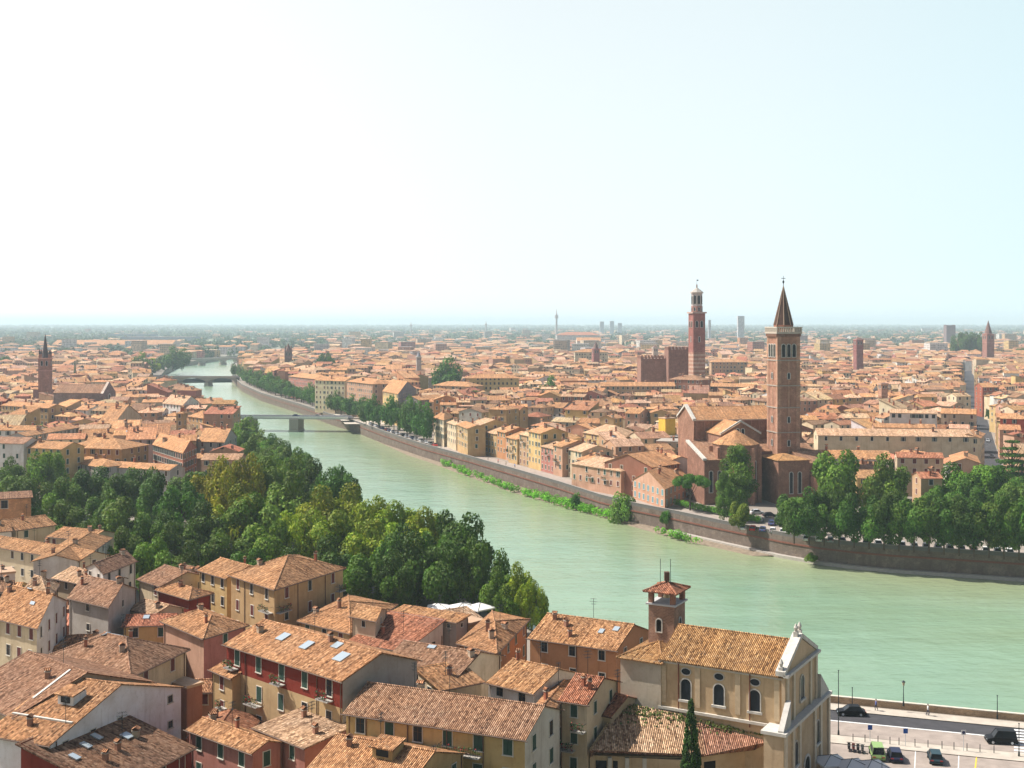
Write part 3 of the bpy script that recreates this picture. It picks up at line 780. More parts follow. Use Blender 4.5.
# ------------------------------------------------------------------ near bank road with parapet, pavement, parking (bottom right)
def band(name, pxs_top, pxs_bot, z, mat):
    mb = MB(); T = [at(x, y, z) for x, y in pxs_top]; B = [at(x, y, z) for x, y in pxs_bot]
    for i in range(len(T)-1): mb.poly([B[i], B[i+1], T[i+1], T[i]], 0)
    return tag(mb.build(name, mat), kind='structure')
XS = (826, 870, 920, 970, 1024, 1090)
def ln(y0, s=0.098): return [(x, y0+(x-826)*s) for x in XS]
band('pavement', ln(703), ln(709), 0.13, m_paver)
mb = MB(); P = [at(x, y, 0.0) for x, y in ln(708.9)]
for i in range(len(P)-1): mb.prism([tuple(P[i][:2]), tuple(P[i+1][:2]), (P[i+1].x, P[i+1].y+0.2), (P[i].x, P[i].y+0.2)], 0, 0.125)
tag(mb.build('kerb', m_stone), kind='structure')
band('road', ln(709.5), ln(720), 0.012, m_asphalt)
band('road_line', ln(719.4), ln(720.3), 0.02, m_white)
band('cycle_lane', ln(720.8), ln(733.5), 0.012, m_cobble)
band('footway', ln(734), ln(742), 0.12, m_paver)
band('parking_area', ln(742), [(x, 830) for x in XS], 0.014, m_cobble)
# zebra crossing at the right edge
mb = MB()
for k in range(9):
    y = 729+k*2.9; a, b = at(1014, y, 0.03), at(1060, y+4, 0.03); a2, b2 = at(1014, y+1.5, 0.03), at(1060, y+5.5, 0.03)
    mb.poly([a2, b2, b, a])
tag(mb.build('zebra_crossing', m_white), kind='structure')
mb = MB()
for (x0, y0, x1, y1) in ((959, 752, 958, 775), (933+28, 752, 960, 775)): pass
for (xa, xb) in ((958.5, 957), (915, 913)): mb.poly([at(xb, 790, .03), at(xb+1.3, 790, .03), at(xa+1.0, 751, .03), at(xa, 751, .03)])
tag(mb.build('parking_line', m_white), kind='structure')
mb = MB(); mb.poly([at(972, 790, .03), at(973.6, 790, .03), at(977.5, 754, .03), at(976.2, 754, .03)]); tag(mb.build('yellow_parking_line', m_yellow), kind='structure')
# parapet wall towards the water, built in two runs
P = [v2(at(x, y, 0)) for x, y in ln(702.2)]; Pl = [tuple(p) for p in P]
root = empty('river_parapet', (P[2].x, P[2].y, 0), 'brick parapet wall with pale coping between the near road and the green water', 'parapet')
mb = MB(); mc = MB()
for i in range(len(P)-1):
    mb.prism([Pl[i], Pl[i+1], (Pl[i+1][0], Pl[i+1][1]+0.45), (Pl[i][0], Pl[i][1]+0.45)], 0, 1.0, 0, (0.42, 0.3, 0.2))
    mc.prism([(Pl[i][0], Pl[i][1]-0.08), (Pl[i+1][0], Pl[i+1][1]-0.08), (Pl[i+1][0], Pl[i+1][1]+0.53), (Pl[i][0], Pl[i][1]+0.53)], 1.0, 1.13, 0, (0.66, 0.6, 0.5))
mb.build('wall', wall_brick, root, root.location); mc.build('coping', m_attr, root, root.location)
mark([(20, 130), (400, 130), (400, 200), (45, 200), (40, 170)])

# ------------------------------------------------------------------ bridges
def bridge(name, label, a, b, w, deck_t, piers, arch, c, zt=2.4, spans=None):
    """a, b = deck ends (world xy); piers = fractions; arch = True for arched spans"""
    a, b = Vector(a), Vector(b); e = (b-a); L = e.length; e /= L; n = Vector((-e.y, e.x))
    org = Vector((a.x, a.y, 0)); root = empty(name, org, label, 'bridge')
    P = lambda s, o: a+e*s+n*o
    mb = MB(); cuts = [0]+[p*L for p in piers]+[L]; steps = 14
    for k in range(len(cuts)-1):
        s0, s1 = cuts[k], cuts[k+1]
        for j in range(steps):
            u0, u1 = j/steps, (j+1)/steps
            zb = lambda u: (zt-deck_t) if not arch else (-3.6+(zt-deck_t+3.6)*math.sqrt(max(0, 1-(2*u-1)**2)))
            x0, x1 = s0+(s1-s0)*u0, s0+(s1-s0)*u1
            for o, rev in ((-w/2, False), (w/2, True)):
                A, B = P(x0, o), P(x1, o); q = [(A.x, A.y, zb(u0)), (B.x, B.y, zb(u1)), (B.x, B.y, zt), (A.x, A.y, zt)]
                mb.poly(q[::-1] if rev else q, 0, c)
            A, B, C, D = P(x0, -w/2), P(x1, -w/2), P(x1, w/2), P(x0, w/2)
            mb.poly([(A.x, A.y, zb(u0)), (D.x, D.y, zb(u0)), (C.x, C.y, zb(u1)), (B.x, B.y, zb(u1))], 0, c)
    mb.build('arches' if arch else 'girder', m_attr, root, org)
    mb = MB(); A, B, C, D = P(-2, -w/2), P(L+2, -w/2), P(L+2, w/2), P(-2, w/2)
    mb.poly([(A.x, A.y, zt+.01), (B.x, B.y, zt+.01), (C.x, C.y, zt+.01), (D.x, D.y, zt+.01)]); mb.build('deck', m_asphalt, root, org)
    for o in (-w/2-0.1, w/2+0.1):
        mb = MB(); ce = P(L/2, o); mb.obox(ce, e, L, 0.35, zt-0.2, zt+0.8, 0, tuple(min(.75, x*1.5) for x in c)); mb.build('parapet', m_attr, root, org)
    for p in piers:
        mb = MB(); ce = P(p*L, 0); pw = 5.5 if not arch else 4.2
        mb.obox(ce, n, w+2.5, pw, ZW-0.6, zt-deck_t+0.1 if not arch else -2.4, 0, (0.33, 0.27, 0.23)); mb.obox(ce, n, w+3.1, pw+0.8, ZW-0.5, ZW+0.9, 0, (0.4, 0.36, 0.32))
        mb.build('pier', m_attr, root, org)
    return root
bridge('road_bridge', 'flat pale road bridge on one stone pier, nearest bridge in the bend of the river', v2(atY(222, 420, 742)), v2(atY(350, 417, 735)), 11, 0.85, (0.22, 0.585), False, (0.5, 0.48, 0.46), 2.4)
bridge('arch_bridge', 'brown arched bridge with two low piers, middle one of the three bridges', v2(atY(146, 379, 1262)), v2(atY(238, 379, 1255)), 12, 0.8, (0.36, 0.68), True, (0.30, 0.21, 0.18), 3.2)
bridge('arch_bridge', 'pale far bridge with three arches, last bridge before the river vanishes', v2(atY(180, 362, 1830)), v2(atY(236, 359, 1900)), 12, 1.2, (0.38, 0.76), True, (0.42, 0.37, 0.34), 4.5)
# ------------------------------------------------------------------ foreground houses, surveyed from the photograph
NG = ('nowin',)
H('wide house with bright white gable wall and attic dormer at the lower left', (50, 745), (186, 686), 10.4, 12, ridge='perp', wall='white', wcol=(0.85, 0.84, 0.86), rc='orange', pitch=17, win=(0.9, 0.9, 4.2, (None,)), floors=2, nowin=(3,), dormer=[(0.4, 0.72, 2.4, 2.2)], chim=[(0.55, 0.9)], ant=[(0.1, 0.85)], sky=[(0.75, 0.6, 0.9, 1.2)], strip=[(0.02, 0.84, 0.98, 0.84)])
H('orange roof with a white flashing strip beside the white gable house, at the left edge', (-46, 691), (14, 717), ('r', 22, 648), 13.1, wall='beige', rc='brown', chim=[(0.7, 0.35)], strip=[(0.9, 0.16, 0.8, 0.47)])
H('low yellow annex with an arched window under the white gable house', (2, 758), (56, 745), 5, 8.6, 'shed', wall='yellow', rc='pale', pitch=12, chim=[])
H('brown roof with four skylights in the shade of the white gable wall, bottom left', (112, 792), (197, 746), 13.5, 8.6, 'shed', wall='red', rc='brown', pitch=16, sky=[(0.35, 0.62, 0.8, 1.4), (0.52, 0.66, 0.8, 1.4), (0.72, 0.5, 1.2, 1.3), (0.15, 0.55, 0.8, 1.3)], chim=[(0.5, 0.4), (0.78, 0.45), (0.3, 0.35)])
H('dark red house with pale framed windows, between the skylight roof and the pink gable', (184, 728), (252, 753), ('r', 217, 721), 9.5, wall='pink', rc='orange', ridge='par', win=(1.0, 1.7, 3.6, ('green',)), winskip=0, chim=[(0.1, 0.6), (0.45, 0.7)])
H('pink walled house with a flat cream tiled roof, bottom left of centre', (252, 727), (304, 748), 8.5, 9.8, 'shed', wall='pink', rc='pale', pitch=7, win=(0.9, 1.6, 4, ('green',)), chim=[(0.25, 0.7), (0.8, 0.4)])
H('large tiled roof with dormer, cut off by the bottom edge, left of the yellow house', (296, 776), (402, 797), ('r', 385, 741), 10.8, wall='ochre', rc='orange', dormer=[(0.6, 0.32, 2.6, 2.4)], sky=[(0.62, 0.38, 0.7, 1.1)], chim=[(0.2, 0.4)])
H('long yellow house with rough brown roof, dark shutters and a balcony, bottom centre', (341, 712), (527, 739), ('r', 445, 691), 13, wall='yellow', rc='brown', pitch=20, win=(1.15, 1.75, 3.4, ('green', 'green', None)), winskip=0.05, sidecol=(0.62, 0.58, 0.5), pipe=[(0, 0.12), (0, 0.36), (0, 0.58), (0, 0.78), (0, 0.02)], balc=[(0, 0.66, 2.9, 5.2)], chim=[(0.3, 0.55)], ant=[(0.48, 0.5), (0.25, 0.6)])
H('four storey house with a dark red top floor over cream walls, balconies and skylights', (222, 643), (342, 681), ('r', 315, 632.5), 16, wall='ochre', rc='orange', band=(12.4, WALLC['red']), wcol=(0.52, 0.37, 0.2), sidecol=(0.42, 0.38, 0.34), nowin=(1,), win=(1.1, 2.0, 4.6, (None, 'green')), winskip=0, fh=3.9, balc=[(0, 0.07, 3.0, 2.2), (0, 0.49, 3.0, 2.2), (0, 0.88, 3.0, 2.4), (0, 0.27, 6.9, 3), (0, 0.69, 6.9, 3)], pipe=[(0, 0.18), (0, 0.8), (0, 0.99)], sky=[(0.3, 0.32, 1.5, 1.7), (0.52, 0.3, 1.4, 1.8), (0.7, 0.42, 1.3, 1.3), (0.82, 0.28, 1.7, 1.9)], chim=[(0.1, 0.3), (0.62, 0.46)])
H('narrow cream annex with flower boxes joined to the left end of the red topped house', (208, 668), (231, 678), 9, 12.3, 'gable', wall='ochre', rc='orange', win=(1.0, 1.8, 2.6, ('maroon',)), winskip=0, chim=[], balc=[(0, 0.6, 4.6, 1.6)])
H('square ochre house with hipped roof and corner balcony in front of the dark trees', (228, 574), (274, 589), (346, 567), 15, 'hip', wall='ochre', rc='orange', pitch=20, win=(0.95, 1.75, 3.6, ('maroon', 'maroon', None)), winskip=0, fh=3.7, balc=[(0, 0.86, 4.3, 3.4), (1, 0.1, 4.3, 3.2), (1, 0.93, 4.0, 2)], pipe=[(0, 0.33), (1, 0.32), (1, 0.72)], chim=[(0.25, 0.25), (0.6, 0.85)])
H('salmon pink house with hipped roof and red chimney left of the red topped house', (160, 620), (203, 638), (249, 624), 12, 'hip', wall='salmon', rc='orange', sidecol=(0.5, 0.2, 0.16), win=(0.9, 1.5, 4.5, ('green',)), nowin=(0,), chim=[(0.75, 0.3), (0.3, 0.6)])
H('crimson walled low house behind the salmon house', (155, 589), (189, 599), (214, 592), 11, 'hip', wall='red', rc='orange', win=(0, 0, 3, (None,)), chim=[(0.45, 0.4)])
H('yellow house with four storeys of small windows left of the square ochre house', (196, 569), (226, 578), ('r', 218, 556), 13, wall='yellow', rc='orange', win=(1.0, 1.6, 2.6, (None,)), winskip=0)
H('weathered brown roof with deep eaves between the white house and the yellow house', (136, 578), (160, 586), ('r', 152, 560), 10.5, wall='cream', rc='brown')
H('brown tiled roof with a small skylit lantern behind the crimson house', (164, 577), (192, 583), ('r', 184, 564), 10, wall='beige', rc='brown')
H('white two storey house with tall dark windows beside the dark trees', (83, 567), (103, 573.5), (138, 560), 13, 'gable', 'perp', wall='white', rc='brown', win=(0.9, 1.7, 2.6, (None,)), winskip=0)
H('long cream wing with row of small windows facing the courtyard houses, upper left', (-24, 543), (79, 560.5), 8, 12, wall='cream', rc='orange', win=(0.9, 1.5, 3.2, (None, 'brown')))
H('right wing of the courtyard house under a broad orange roof against the dark trees', (79, 560.5), (113, 537), 9.5, 12.2, 'gable', wall='white', rc='orange', pitch=15, win=(0.9, 1.3, 3.6, (None,)))
H('rear wing of the courtyard house, its roof meeting the dark trees', (45, 536), (88, 540), ('r', 70, 527), 11.5, wall='cream', rc='orange', pitch=15)
H('orange brick house top with one blue window at the left edge before the trees', (-24, 500), (33, 497), 9, 15, 'shed', wall='orange', rc='brown', pitch=4, brick=True, win=(1.6, 2.0, 6, (None,)), floors=1, chim=[])
H('weathered roof with pale awning under the orange brick house', (15, 530), (58, 524), ('r', 40, 515), 11.5, wall='cream', rc='orange')
H('cream roof tip at the left edge above the long cream wing', (-20, 533), (14, 530), ('r', 0, 519), 12, wall='white', rc='orange')
H('low house with pale pink roof in front of the white two storey house', (50, 577), (88, 585), ('r', 78, 567), 10.8, wall='beige', rc='pale', win=(0.8, 1.2, 2.4, (None,)))
H('grey plastered house with brown roof and blank side wall, middle left', (66, 597), (109, 607), (139, 588), 12.5, 'gable', 'par', wall='white', rc='brown', win=(0.9, 1.1, 6, (None,)), wcol=(0.5, 0.46, 0.42), chim=[(0.1, 0.3), (0.9, 0.5)])
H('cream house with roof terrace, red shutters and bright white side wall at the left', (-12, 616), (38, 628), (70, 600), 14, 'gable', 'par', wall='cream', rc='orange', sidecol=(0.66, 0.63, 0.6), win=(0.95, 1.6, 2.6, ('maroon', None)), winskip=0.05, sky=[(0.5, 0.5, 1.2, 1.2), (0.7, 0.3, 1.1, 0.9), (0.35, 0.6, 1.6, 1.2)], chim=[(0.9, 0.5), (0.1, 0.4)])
H('broad mottled brown roof with a large white skylight above the white gable house', (42, 656), (131, 676), (190, 648), 13, 'hip', wall='cream', rc='brown', win=(1.0, 1.7, 3.2, ('maroon',)), winskip=0, sky=[(0.42, 0.62, 3.0, 2.2), (0.36, 0.5, 1.0, 1.4)], chim=[(0.3, 0.25), (0.7, 0.3), (0.5, 0.75)])
H('hipped roof in two tones of orange below the terrace house, middle left', (22, 590), (49, 600), (60, 583), 11, 'hip', wall='beige', rc='pale')
H('small roof with dark dormer gap at the left edge below the long cream wing', (-14, 592), (15, 590), 7, 11.2, wall='grey', rc='brown')
H('pale stone house end with white terrace at the left edge', (-12, 576), (18, 573), 6, 10.5, 'flat', wall='white', rc='pale', chim=[(0.6, 0.6)])
H('small jumbled roof with broken tiles in front of the crimson house', (126, 608), (153, 615), ('r', 145, 598), 9.5, wall='cream', rc='pale')
H('low lean-to roof with plants between the salmon house and the cream annex', (186, 690), (207, 684), 7, 8.8, 'flat', wall='brick', rc='pale', chim=[])
# centre
H('stepped orange hip roof in front of the dark trees, right of the square ochre house', (297, 620), (350, 633), (398, 604), 10.6, 'hip', wall='ochre', rc='orange', pitch=17, chim=[(0.12, 0.2), (0.45, 0.35)])
H('small attic storey with one window rising from the stepped orange roof', (349, 615.5), (377, 621), (389, 608), 13.6, 'gable', 'par', wall='beige', rc='orange', pitch=13, win=(0.7, 0.9, 3.6, (None,)), floors=1, chim=[])
H('broad red orange roof sloping down to the grey gable of the red topped house', (346, 641), (404, 651), 11.5, 10.3, 'shed', wall='white', rc='reddish', pitch=13, chim=[(0.35, 0.35)])
H('long low gallery with a row of tiny windows above the red orange roof', (389, 612), (457, 622.5), 4.2, 12.4, 'shed', wall='grey', rc='orange', pitch=8, win=(0.6, 0.6, 2.6, (None,)), winskip=0, floors=1, chim=[])
H('cut cornered orange roof with antennas between the gallery and the long orange house', (456, 642), (497, 652.5), (530, 618), 11.6, 'hip', wall='orange', rc='orange', pitch=20, chim=[(0.5, 0.3), (0.8, 0.5), (0.7, 0.2)])
H('long orange house with a white cornice, its clean roof set against the green river', (526, 637), (618, 650), ('r', 571, 615), 12, wall='orange', rc='orange', pitch=20, win=(1.0, 1.4, 3.8, (None,)), winskip=0, sky=[(0.86, 0.36, 0.9, 1.1), (0.72, 0.28, 0.8, 1.1)], chim=[(0.12, 0.4), (0.3, 0.3), (0.42, 0.12)], pipe=[(0, 0.55)])
H('wide brown roof above the arched lunette wall in the centre', (376, 665), (458, 678), ('r', 462, 648), 12.4, wall='cream', rc='brown', pitch=17, sky=[(0.4, 0.45, 1.2, 0.8)], chim=[(0.95, 0.4)], ant=[(0.6, 0.5)])
H('orange roof with two tile tones over the white courtyard with square windows', (484, 681), (534, 693), ('r', 530, 661), 12.6, wall='white', rc='orange', win=(1.1, 1.1, 2.5, (None,)), winskip=0, chim=[(0.1, 0.5)])
H('roof wedge between the white courtyard and the cream end wall of the yellow house', (532, 707), (554, 709), 13, 12.2, 'gable', 'perp', wall='white', rc='orange', win=(0.7, 1.6, 2, ('green',)), chim=[(0.2, 0.7)], wcol=(0.64, 0.58, 0.5))
H('cream house with a hanging blue cloth and plant filled balconies in the courtyard corner', (556, 699), (589, 704), ('r', 580, 673), 12.6, wall='cream', rc='reddish', win=(0.9, 1.5, 2.7, (None, 'green')), winskip=0, balc=[(0, 0.72, 3.6, 1.8), (0, 0.25, 6.2, 2.2)], chim=[(0.5, 0.3), (0.8, 0.25)])
H('narrow house with an oval window between the cream courtyard house and the church', (589, 711), (612, 716), ('r', 604, 690), 9.8, wall='beige', rc='reddish', win=(0.9, 1.5, 2.6, ('maroon',)), chim=[])
H('low pale roof terrace with white tarpaulin beside the gallery', (441, 623), (462, 628), 6, 11, 'flat', wall='ochre', rc='pale', chim=[])
H('small orange roof at the foot of the white tents', (462, 629), (492, 624), 8, 9.5, 'shed', wall='cream', rc='pale', pitch=12, chim=[])
H('low brown roof running between the yellow house and the lunette wall', (345, 689), (420, 681), 6, 11.2, 'shed', wall='beige', rc='brown', pitch=10, sky=[(0.3, 0.6, 1.2, 1.0)], chim=[])
H('brown roof wedge joining the courtyard roof to the wide brown roof', (440, 690), (486, 681), 7, 12.0, 'shed', wall='beige', rc='orange', pitch=12, chim=[(0.5, 0.5)], ant=[(0.4, 0.5)])
H('thin tiled roof crest cut off by the bottom edge below the parked cars', (824, 786), (986, 793), 5, 6.0, wall='cream', rc='mossy', pitch=20, chim=[])
H('small red brown roof cut off by the bottom edge right of the large dormer roof', (404, 792), (440, 800), 7, 9, wall='ochre', rc='orange', chim=[])
H('dim red house front with a large window in the bottom left corner', (-20, 786), (60, 800), 10, 6.5, wall='red', rc='brown', chim=[])

# ------------------------------------------------------------------ the foreground church
A, B = v2(at(656, 657, 16.2)), v2(at(783, 676, 16.2)); e = (B-A).normalized(); nb = Vector((-e.y, e.x))
if True:
    tp = math.tan(R(24)); dx, dz = (735-CX)/F, -(630-HY)/F
    t = (16.2-CZ-A.dot(nb)*tp)/(dz-(dx*nb.x+nb.y)*tp); cd = 2*(Vector((dx*t, t))-A).dot(nb)
CL = (B-A).length
org = Vector((A.x, A.y, 0)); ch = empty('church', org, 'tan baroque church with rust brown roof and stone gable front in the right foreground', 'church')
P2 = lambda s, o: A+e*s+nb*o
def P3(s, o, z): p = P2(s, o); return Vector((p.x, p.y, z))
TAN = (0.60, 0.44, 0.27)
mb = MB(); q = [P2(0.5, 0.5), P2(CL-0.2, 0.5), P2(CL-0.2, cd-0.5), P2(0.5, cd-0.5)]
hh = dict(q=q, ze=16.2, zb=0, roof='gable', pitch=24, wcol=TAN, rcol=ROOFC['mossy'], det=2)
add_walls(mb, hh, 0)
mb.box((0, 0, 0), (0, 0, 0)) if False else None
mb.build('wall', wall_plain, ch, org)
mb = MB(); add_roof(mb, hh, 0, True); mb.build('roof', roof_near, ch, org)
mb = MB()
for z0, z1, pr in ((15.5, 15.75, 0.12), (15.75, 16.0, 0.3), (9.5, 9.85, 0.35)):
    mb.obox(P2(CL/2, 0.5-pr/2), e, CL-0.4, pr, z0, z1, 0, (0.6, 0.55, 0.48))
for s in (0.9, 5.6, 11.0, CL-0.9): mb.obox(P2(s, 0.42), e, 0.7, 0.16, 10.35, 15.5, 0, (0.6, 0.46, 0.3))
mb.build('cornice', m_attr, ch, org)
rzn = math.atan2(-nb.x, nb.y)
def arch_window(name, w, h, sill, arch=True, n=10, fr=m_stone, pane=m_glass, proud=0.12, t=0.14):
    pts = [(-w/2, 0), (w/2, 0)]+([(w/2*math.cos(a), h-w/2+w/2*math.sin(a)) for a in [math.pi*i/n for i in range(n+1)]] if arch else [(w/2, h), (-w/2, h)])
    o = [(x*(1+2*t/w), (z-h/2)*(1+2*t/h)+h/2) for x, z in pts]
    f = MB()
    for i in range(len(pts)):
        j = (i+1) % len(pts)
        f.poly([(o[i][0], -proud, o[i][1]), (o[j][0], -proud, o[j][1]), (pts[j][0], -proud, pts[j][1]), (pts[i][0], -proud, pts[i][1])])
        f.poly([(pts[i][0], -proud, pts[i][1]), (pts[j][0], -proud, pts[j][1]), (pts[j][0], 0, pts[j][1]), (pts[i][0], 0, pts[i][1])])
        f.poly([(o[i][0], 0, o[i][1]), (o[j][0], 0, o[j][1]), (o[j][0], -proud, o[j][1]), (o[i][0], -proud, o[i][1])])
    if sill: f.box((-w/2-0.3, -proud-0.15, -0.3), (w/2+0.3, 0, -0.01), 0)
    g = MB(); g.poly([(x, -0.03, z) for x, z in pts])
    return f.mesh(name, fr), g.mesh('pane', pane)
def oval_mesh(rx, rz_, t=0.12, n=20):
    f = MB(); g = MB(); I = [(rx*math.cos(a), rz_*math.sin(a)) for a in [2*math.pi*i/n for i in range(n)]]; O = [((rx+t)*math.cos(a), (rz_+t)*math.sin(a)) for a in [2*math.pi*i/n for i in range(n)]]
    for i in range(n):
        j = (i+1) % n; f.poly([(O[i][0], -.1, O[i][1]), (O[j][0], -.1, O[j][1]), (I[j][0], -.1, I[j][1]), (I[i][0], -.1, I[i][1])]); f.poly([(O[i][0], 0, O[i][1]), (O[j][0], 0, O[j][1]), (O[j][0], -.1, O[j][1]), (O[i][0], -.1, O[i][1])]); f.poly([(I[i][0], -.1, I[i][1]), (I[j][0], -.1, I[j][1]), (I[j][0], 0, I[j][1]), (I[i][0], 0, I[i][1])])
    g.poly([(x, -0.03, z) for x, z in I]); return f.mesh('oval_window', m_stone), g.mesh('pane', m_glass)
aw = arch_window('arched_window', 1.35, 2.7, True); ow = oval_mesh(0.62, 0.42)
for px, in ((686,), (719,), (755,)):
    # find s so that the window lands on the surveyed column
    best = min((abs(proj(P3(s*0.05, 0.5, 12))[0]-px), s*0.05) for s in range(int(CL/0.05)))[1]
    p = P3(best, 0.5, 11.1)-org; w = child('arched_window', aw[0], ch, p, rzn); child('pane', aw[1], w)
    p = P3(best, 0.5, 14.75)-org; w = child('oval_window', ow[0], ch, p, rzn); child('pane', ow[1], w)
for s in (3.0, CL-4.4):
    mb = MB(); p = P3(s, 0.35, 0); mb.tube((p.x, p.y, 9), (p.x, p.y, 15.9), 0.08, n=6, c=(0.2, 0.07, 0.04)); mb.build('downpipe', m_attr, ch, org)
# stone gable coping, pinnacles, stepped lower front on the right-hand end
mb = MB(); zr = 16.2+cd/2*tp
for (o0, z0, o1, z1) in ((-0.2, 16.3, cd/2, zr+0.3), (cd/2, zr+0.3, cd+0.2, 16.3)):
    a0, b0 = P2(CL-0.9, o0), P2(CL+0.35, o0); a1, b1 = P2(CL-0.9, o1), P2(CL+0.35, o1)
    T = [Vector((a0.x, a0.y, z0+.45)), Vector((b0.x, b0.y, z0+.45)), Vector((b1.x, b1.y, z1+.45)), Vector((a1.x, a1.y, z1+.45))]
    mb.poly(T); Bt = [p-Vector((0, 0, .6)) for p in T]; mb.poly(Bt[::-1])
    for i in range(4): j = (i+1) % 4; mb.poly([Bt[i], Bt[j], T[j], T[i]])
mb.build('gable_coping', m_stone, ch, org)
for (s, o, z) in ((CL-0.3, 0.2, 16.7), (CL-0.3, cd/2-0.6, zr+0.5), (CL-0.3, cd/2+0.9, zr+0.4)):
    mb = MB(); p = P3(s, o, z); mb.obox((p.x, p.y), e, 0.55, 0.55, z-0.2, z+0.5, 0); mb.tube(p+Vector((0, 0, .5)), p+Vector((0, 0, 1.0)), 0.16, 0.3, 8); mb.tube(p+Vector((0, 0, 1.0)), p+Vector((0, 0, 1.5)), 0.3, 0.08, 8); mb.build('pinnacle', m_stone, ch, org)
# front facade block (faces right), with pilasters, windows, lower wings
FC = (0.58, 0.43, 0.28); fd0, fd1 = -2.6, cd+3.4
mb = MB(); mb.prism([tuple(P2(CL-0.2, 0.1)), tuple(P2(CL+0.25, 0.1)), tuple(P2(CL+0.25, cd-0.1)), tuple(P2(CL-0.2, cd-0.1))], 0, 16.2, 0, FC)
qa, qb, qc = P3(CL+0.25, 0.1, 16.2), P3(CL+0.25, cd-0.1, 16.2), P3(CL+0.25, cd/2, zr); mb.poly([qa, qb, qc], 0, FC)
mb.prism([tuple(P2(CL-1.6, fd0)), tuple(P2(CL+0.9, fd0)), tuple(P2(CL+0.9, fd1)), tuple(P2(CL-1.6, fd1))], 0, 9.6, 0, FC)
mb.build('facade', wall_plain, ch, org)
mb = MB()
mb.prism([tuple(P2(CL-1.9, fd0-.3)), tuple(P2(CL+1.3, fd0-.3)), tuple(P2(CL+1.3, fd1+.3)), tuple(P2(CL-1.9, fd1+.3))], 9.6, 10.0, 0, (0.58, 0.55, 0.5))
for o in (fd0+0.5, 0.9, 3.6, cd-3.6, cd-0.9, fd1-0.5): mb.obox(P2(CL+0.98, o), e, 0.35, 0.8, 0, 9.6, 0, (0.62, 0.52, 0.4))
for o in (0.7, 3.3, cd-3.3, cd-0.7): mb.obox(P2(CL+0.33, o), e, 0.3, 0.7, 10, 16.2, 0, (0.62, 0.52, 0.4))
mb.obox(P2(CL+0.4, cd/2), e, 0.7, cd+0.4, 16.0, 16.35, 0, (0.58, 0.55, 0.5))
mb.build('pilasters', m_attr, ch, org)
# sloping volutes beside the upper front
for (o0, o1) in ((fd0, 0.4), (fd1, cd-0.4)):
    mb = MB()
    T = [P3(CL+0.2, o0, 10.2), P3(CL+0.9, o0, 10.2), P3(CL+0.9, o1, 13.2), P3(CL+0.2, o1, 13.2)]; Bt = [Vector((p.x, p.y, 10.0)) for p in T]
    if o0 > o1: T, Bt = T[::-1], Bt[::-1]
    mb.poly(T, 0, (0.5, 0.47, 0.43))
    for i in range(4):
        j = (i+1) % 4; mb.poly([Bt[i], Bt[j], T[j], T[i]], 0, (0.5, 0.47, 0.43))
    mb.build('volute', m_attr, ch, org)
rzf = math.atan2(e.x, -e.y)
aw2 = arch_window('arched_window', 1.6, 3.0, True); dr = arch_window('portal', 2.2, 4.2, False, pane=m_void, t=0.3)
p = P3(CL+0.27, cd/2, 11.6)-org; w = child('arched_window', aw2[0], ch, p, rzf); child('pane', aw2[1], w)
for o in (2.2, cd-2.2): p = P3(CL+0.92, o, 4.6)-org; w = child('arched_window', aw2[0], ch, p, rzf); child('pane', aw2[1], w)
p = P3(CL+0.92, cd/2, 0.1)-org; w = child('portal', dr[0], ch, p, rzf); child('door', dr[1], w)
# low chancel on the left with its own roof
cq = [P2(-5.2, 0.2), P2(0.6, 0.2), P2(0.6, cd-1.5), P2(-5.2, cd-1.5)]
hh2 = dict(q=cq, ze=15.6, zb=0, roof='hip', pitch=18, wcol=(0.56, 0.48, 0.38), rcol=ROOFC['mossy'], det=2)
mb = MB(); add_walls(mb, hh2, 0); c2 = mb.build('chancel', wall_plain, ch, org)
mb = MB(); add_roof(mb, hh2, 0, True); mb.build('chancel_roof', roof_near, ch, org)
# apse aisle roof along the bottom: low edge surveyed, high edge against the nave
lo = [at(590, 750, 6.9), at(699, 754.5, 6.6), at(784, 745, 6.3)]; hi = [P3(-7.0, 0.0, 9.4), P3(3.5, 0.3, 9.2), P3(CL-1.8, 0.3, 8.2)]
hi[0] = atY(622, 702, lo[0].y+9.0)
mb = MB()
for i in range(2):
    mb.poly([lo[i], lo[i+1], hi[i+1], hi[i]], 0, ROOFC['pale'] if i == 0 else ROOFC['brown'])
    a, b = lo[i], lo[i+1]; d = Vector((0, 0, 0.25)); mb.poly([a-d, b-d, b, a], 0, (0.3, 0.15, 0.1)); mb.poly([hi[i]-d*2, hi[i+1]-d*2, b-d, a-d], 0, (0.3, 0.15, 0.1))
a, b = lo[0], hi[0]; mb.poly([Vector((b.x, b.y, 5.5)), Vector((a.x, a.y, 5.9)), a, b], 0, (0.35, 0.2, 0.12))
mb.tube(lo[0], hi[0], 0.16, n=6, c=(0.5, 0.36, 0.2))
mb.build('aisle_roof', roof_near, ch, org)
mb = MB()
for i in range(2):
    a, b = v2(lo[i]), v2(lo[i+1]); ee = (b-a).normalized(); n2 = Vector((-ee.y, ee.x)); a2, b2 = a+n2*0.9, b+n2*0.9
    mb.prism([tuple(a2), tuple(b2), tuple(b2+n2*3), tuple(a2+n2*3)], 0, 5.9, 0, TAN)
mb.prism([tuple(v2(hi[0])), tuple(v2(lo[0])+Vector((1, 1))), tuple(v2(lo[1])), tuple(v2(hi[1]))], 0, 5.8, 0, TAN)
mb.build('aisle_wall', wall_plain, ch, org)
pm = MB(); 
a, b = v2(lo[0]), v2(lo[1]); ee = (b-a).normalized(); n2 = Vector((-ee.y, ee.x)); Ls = (b-a).length
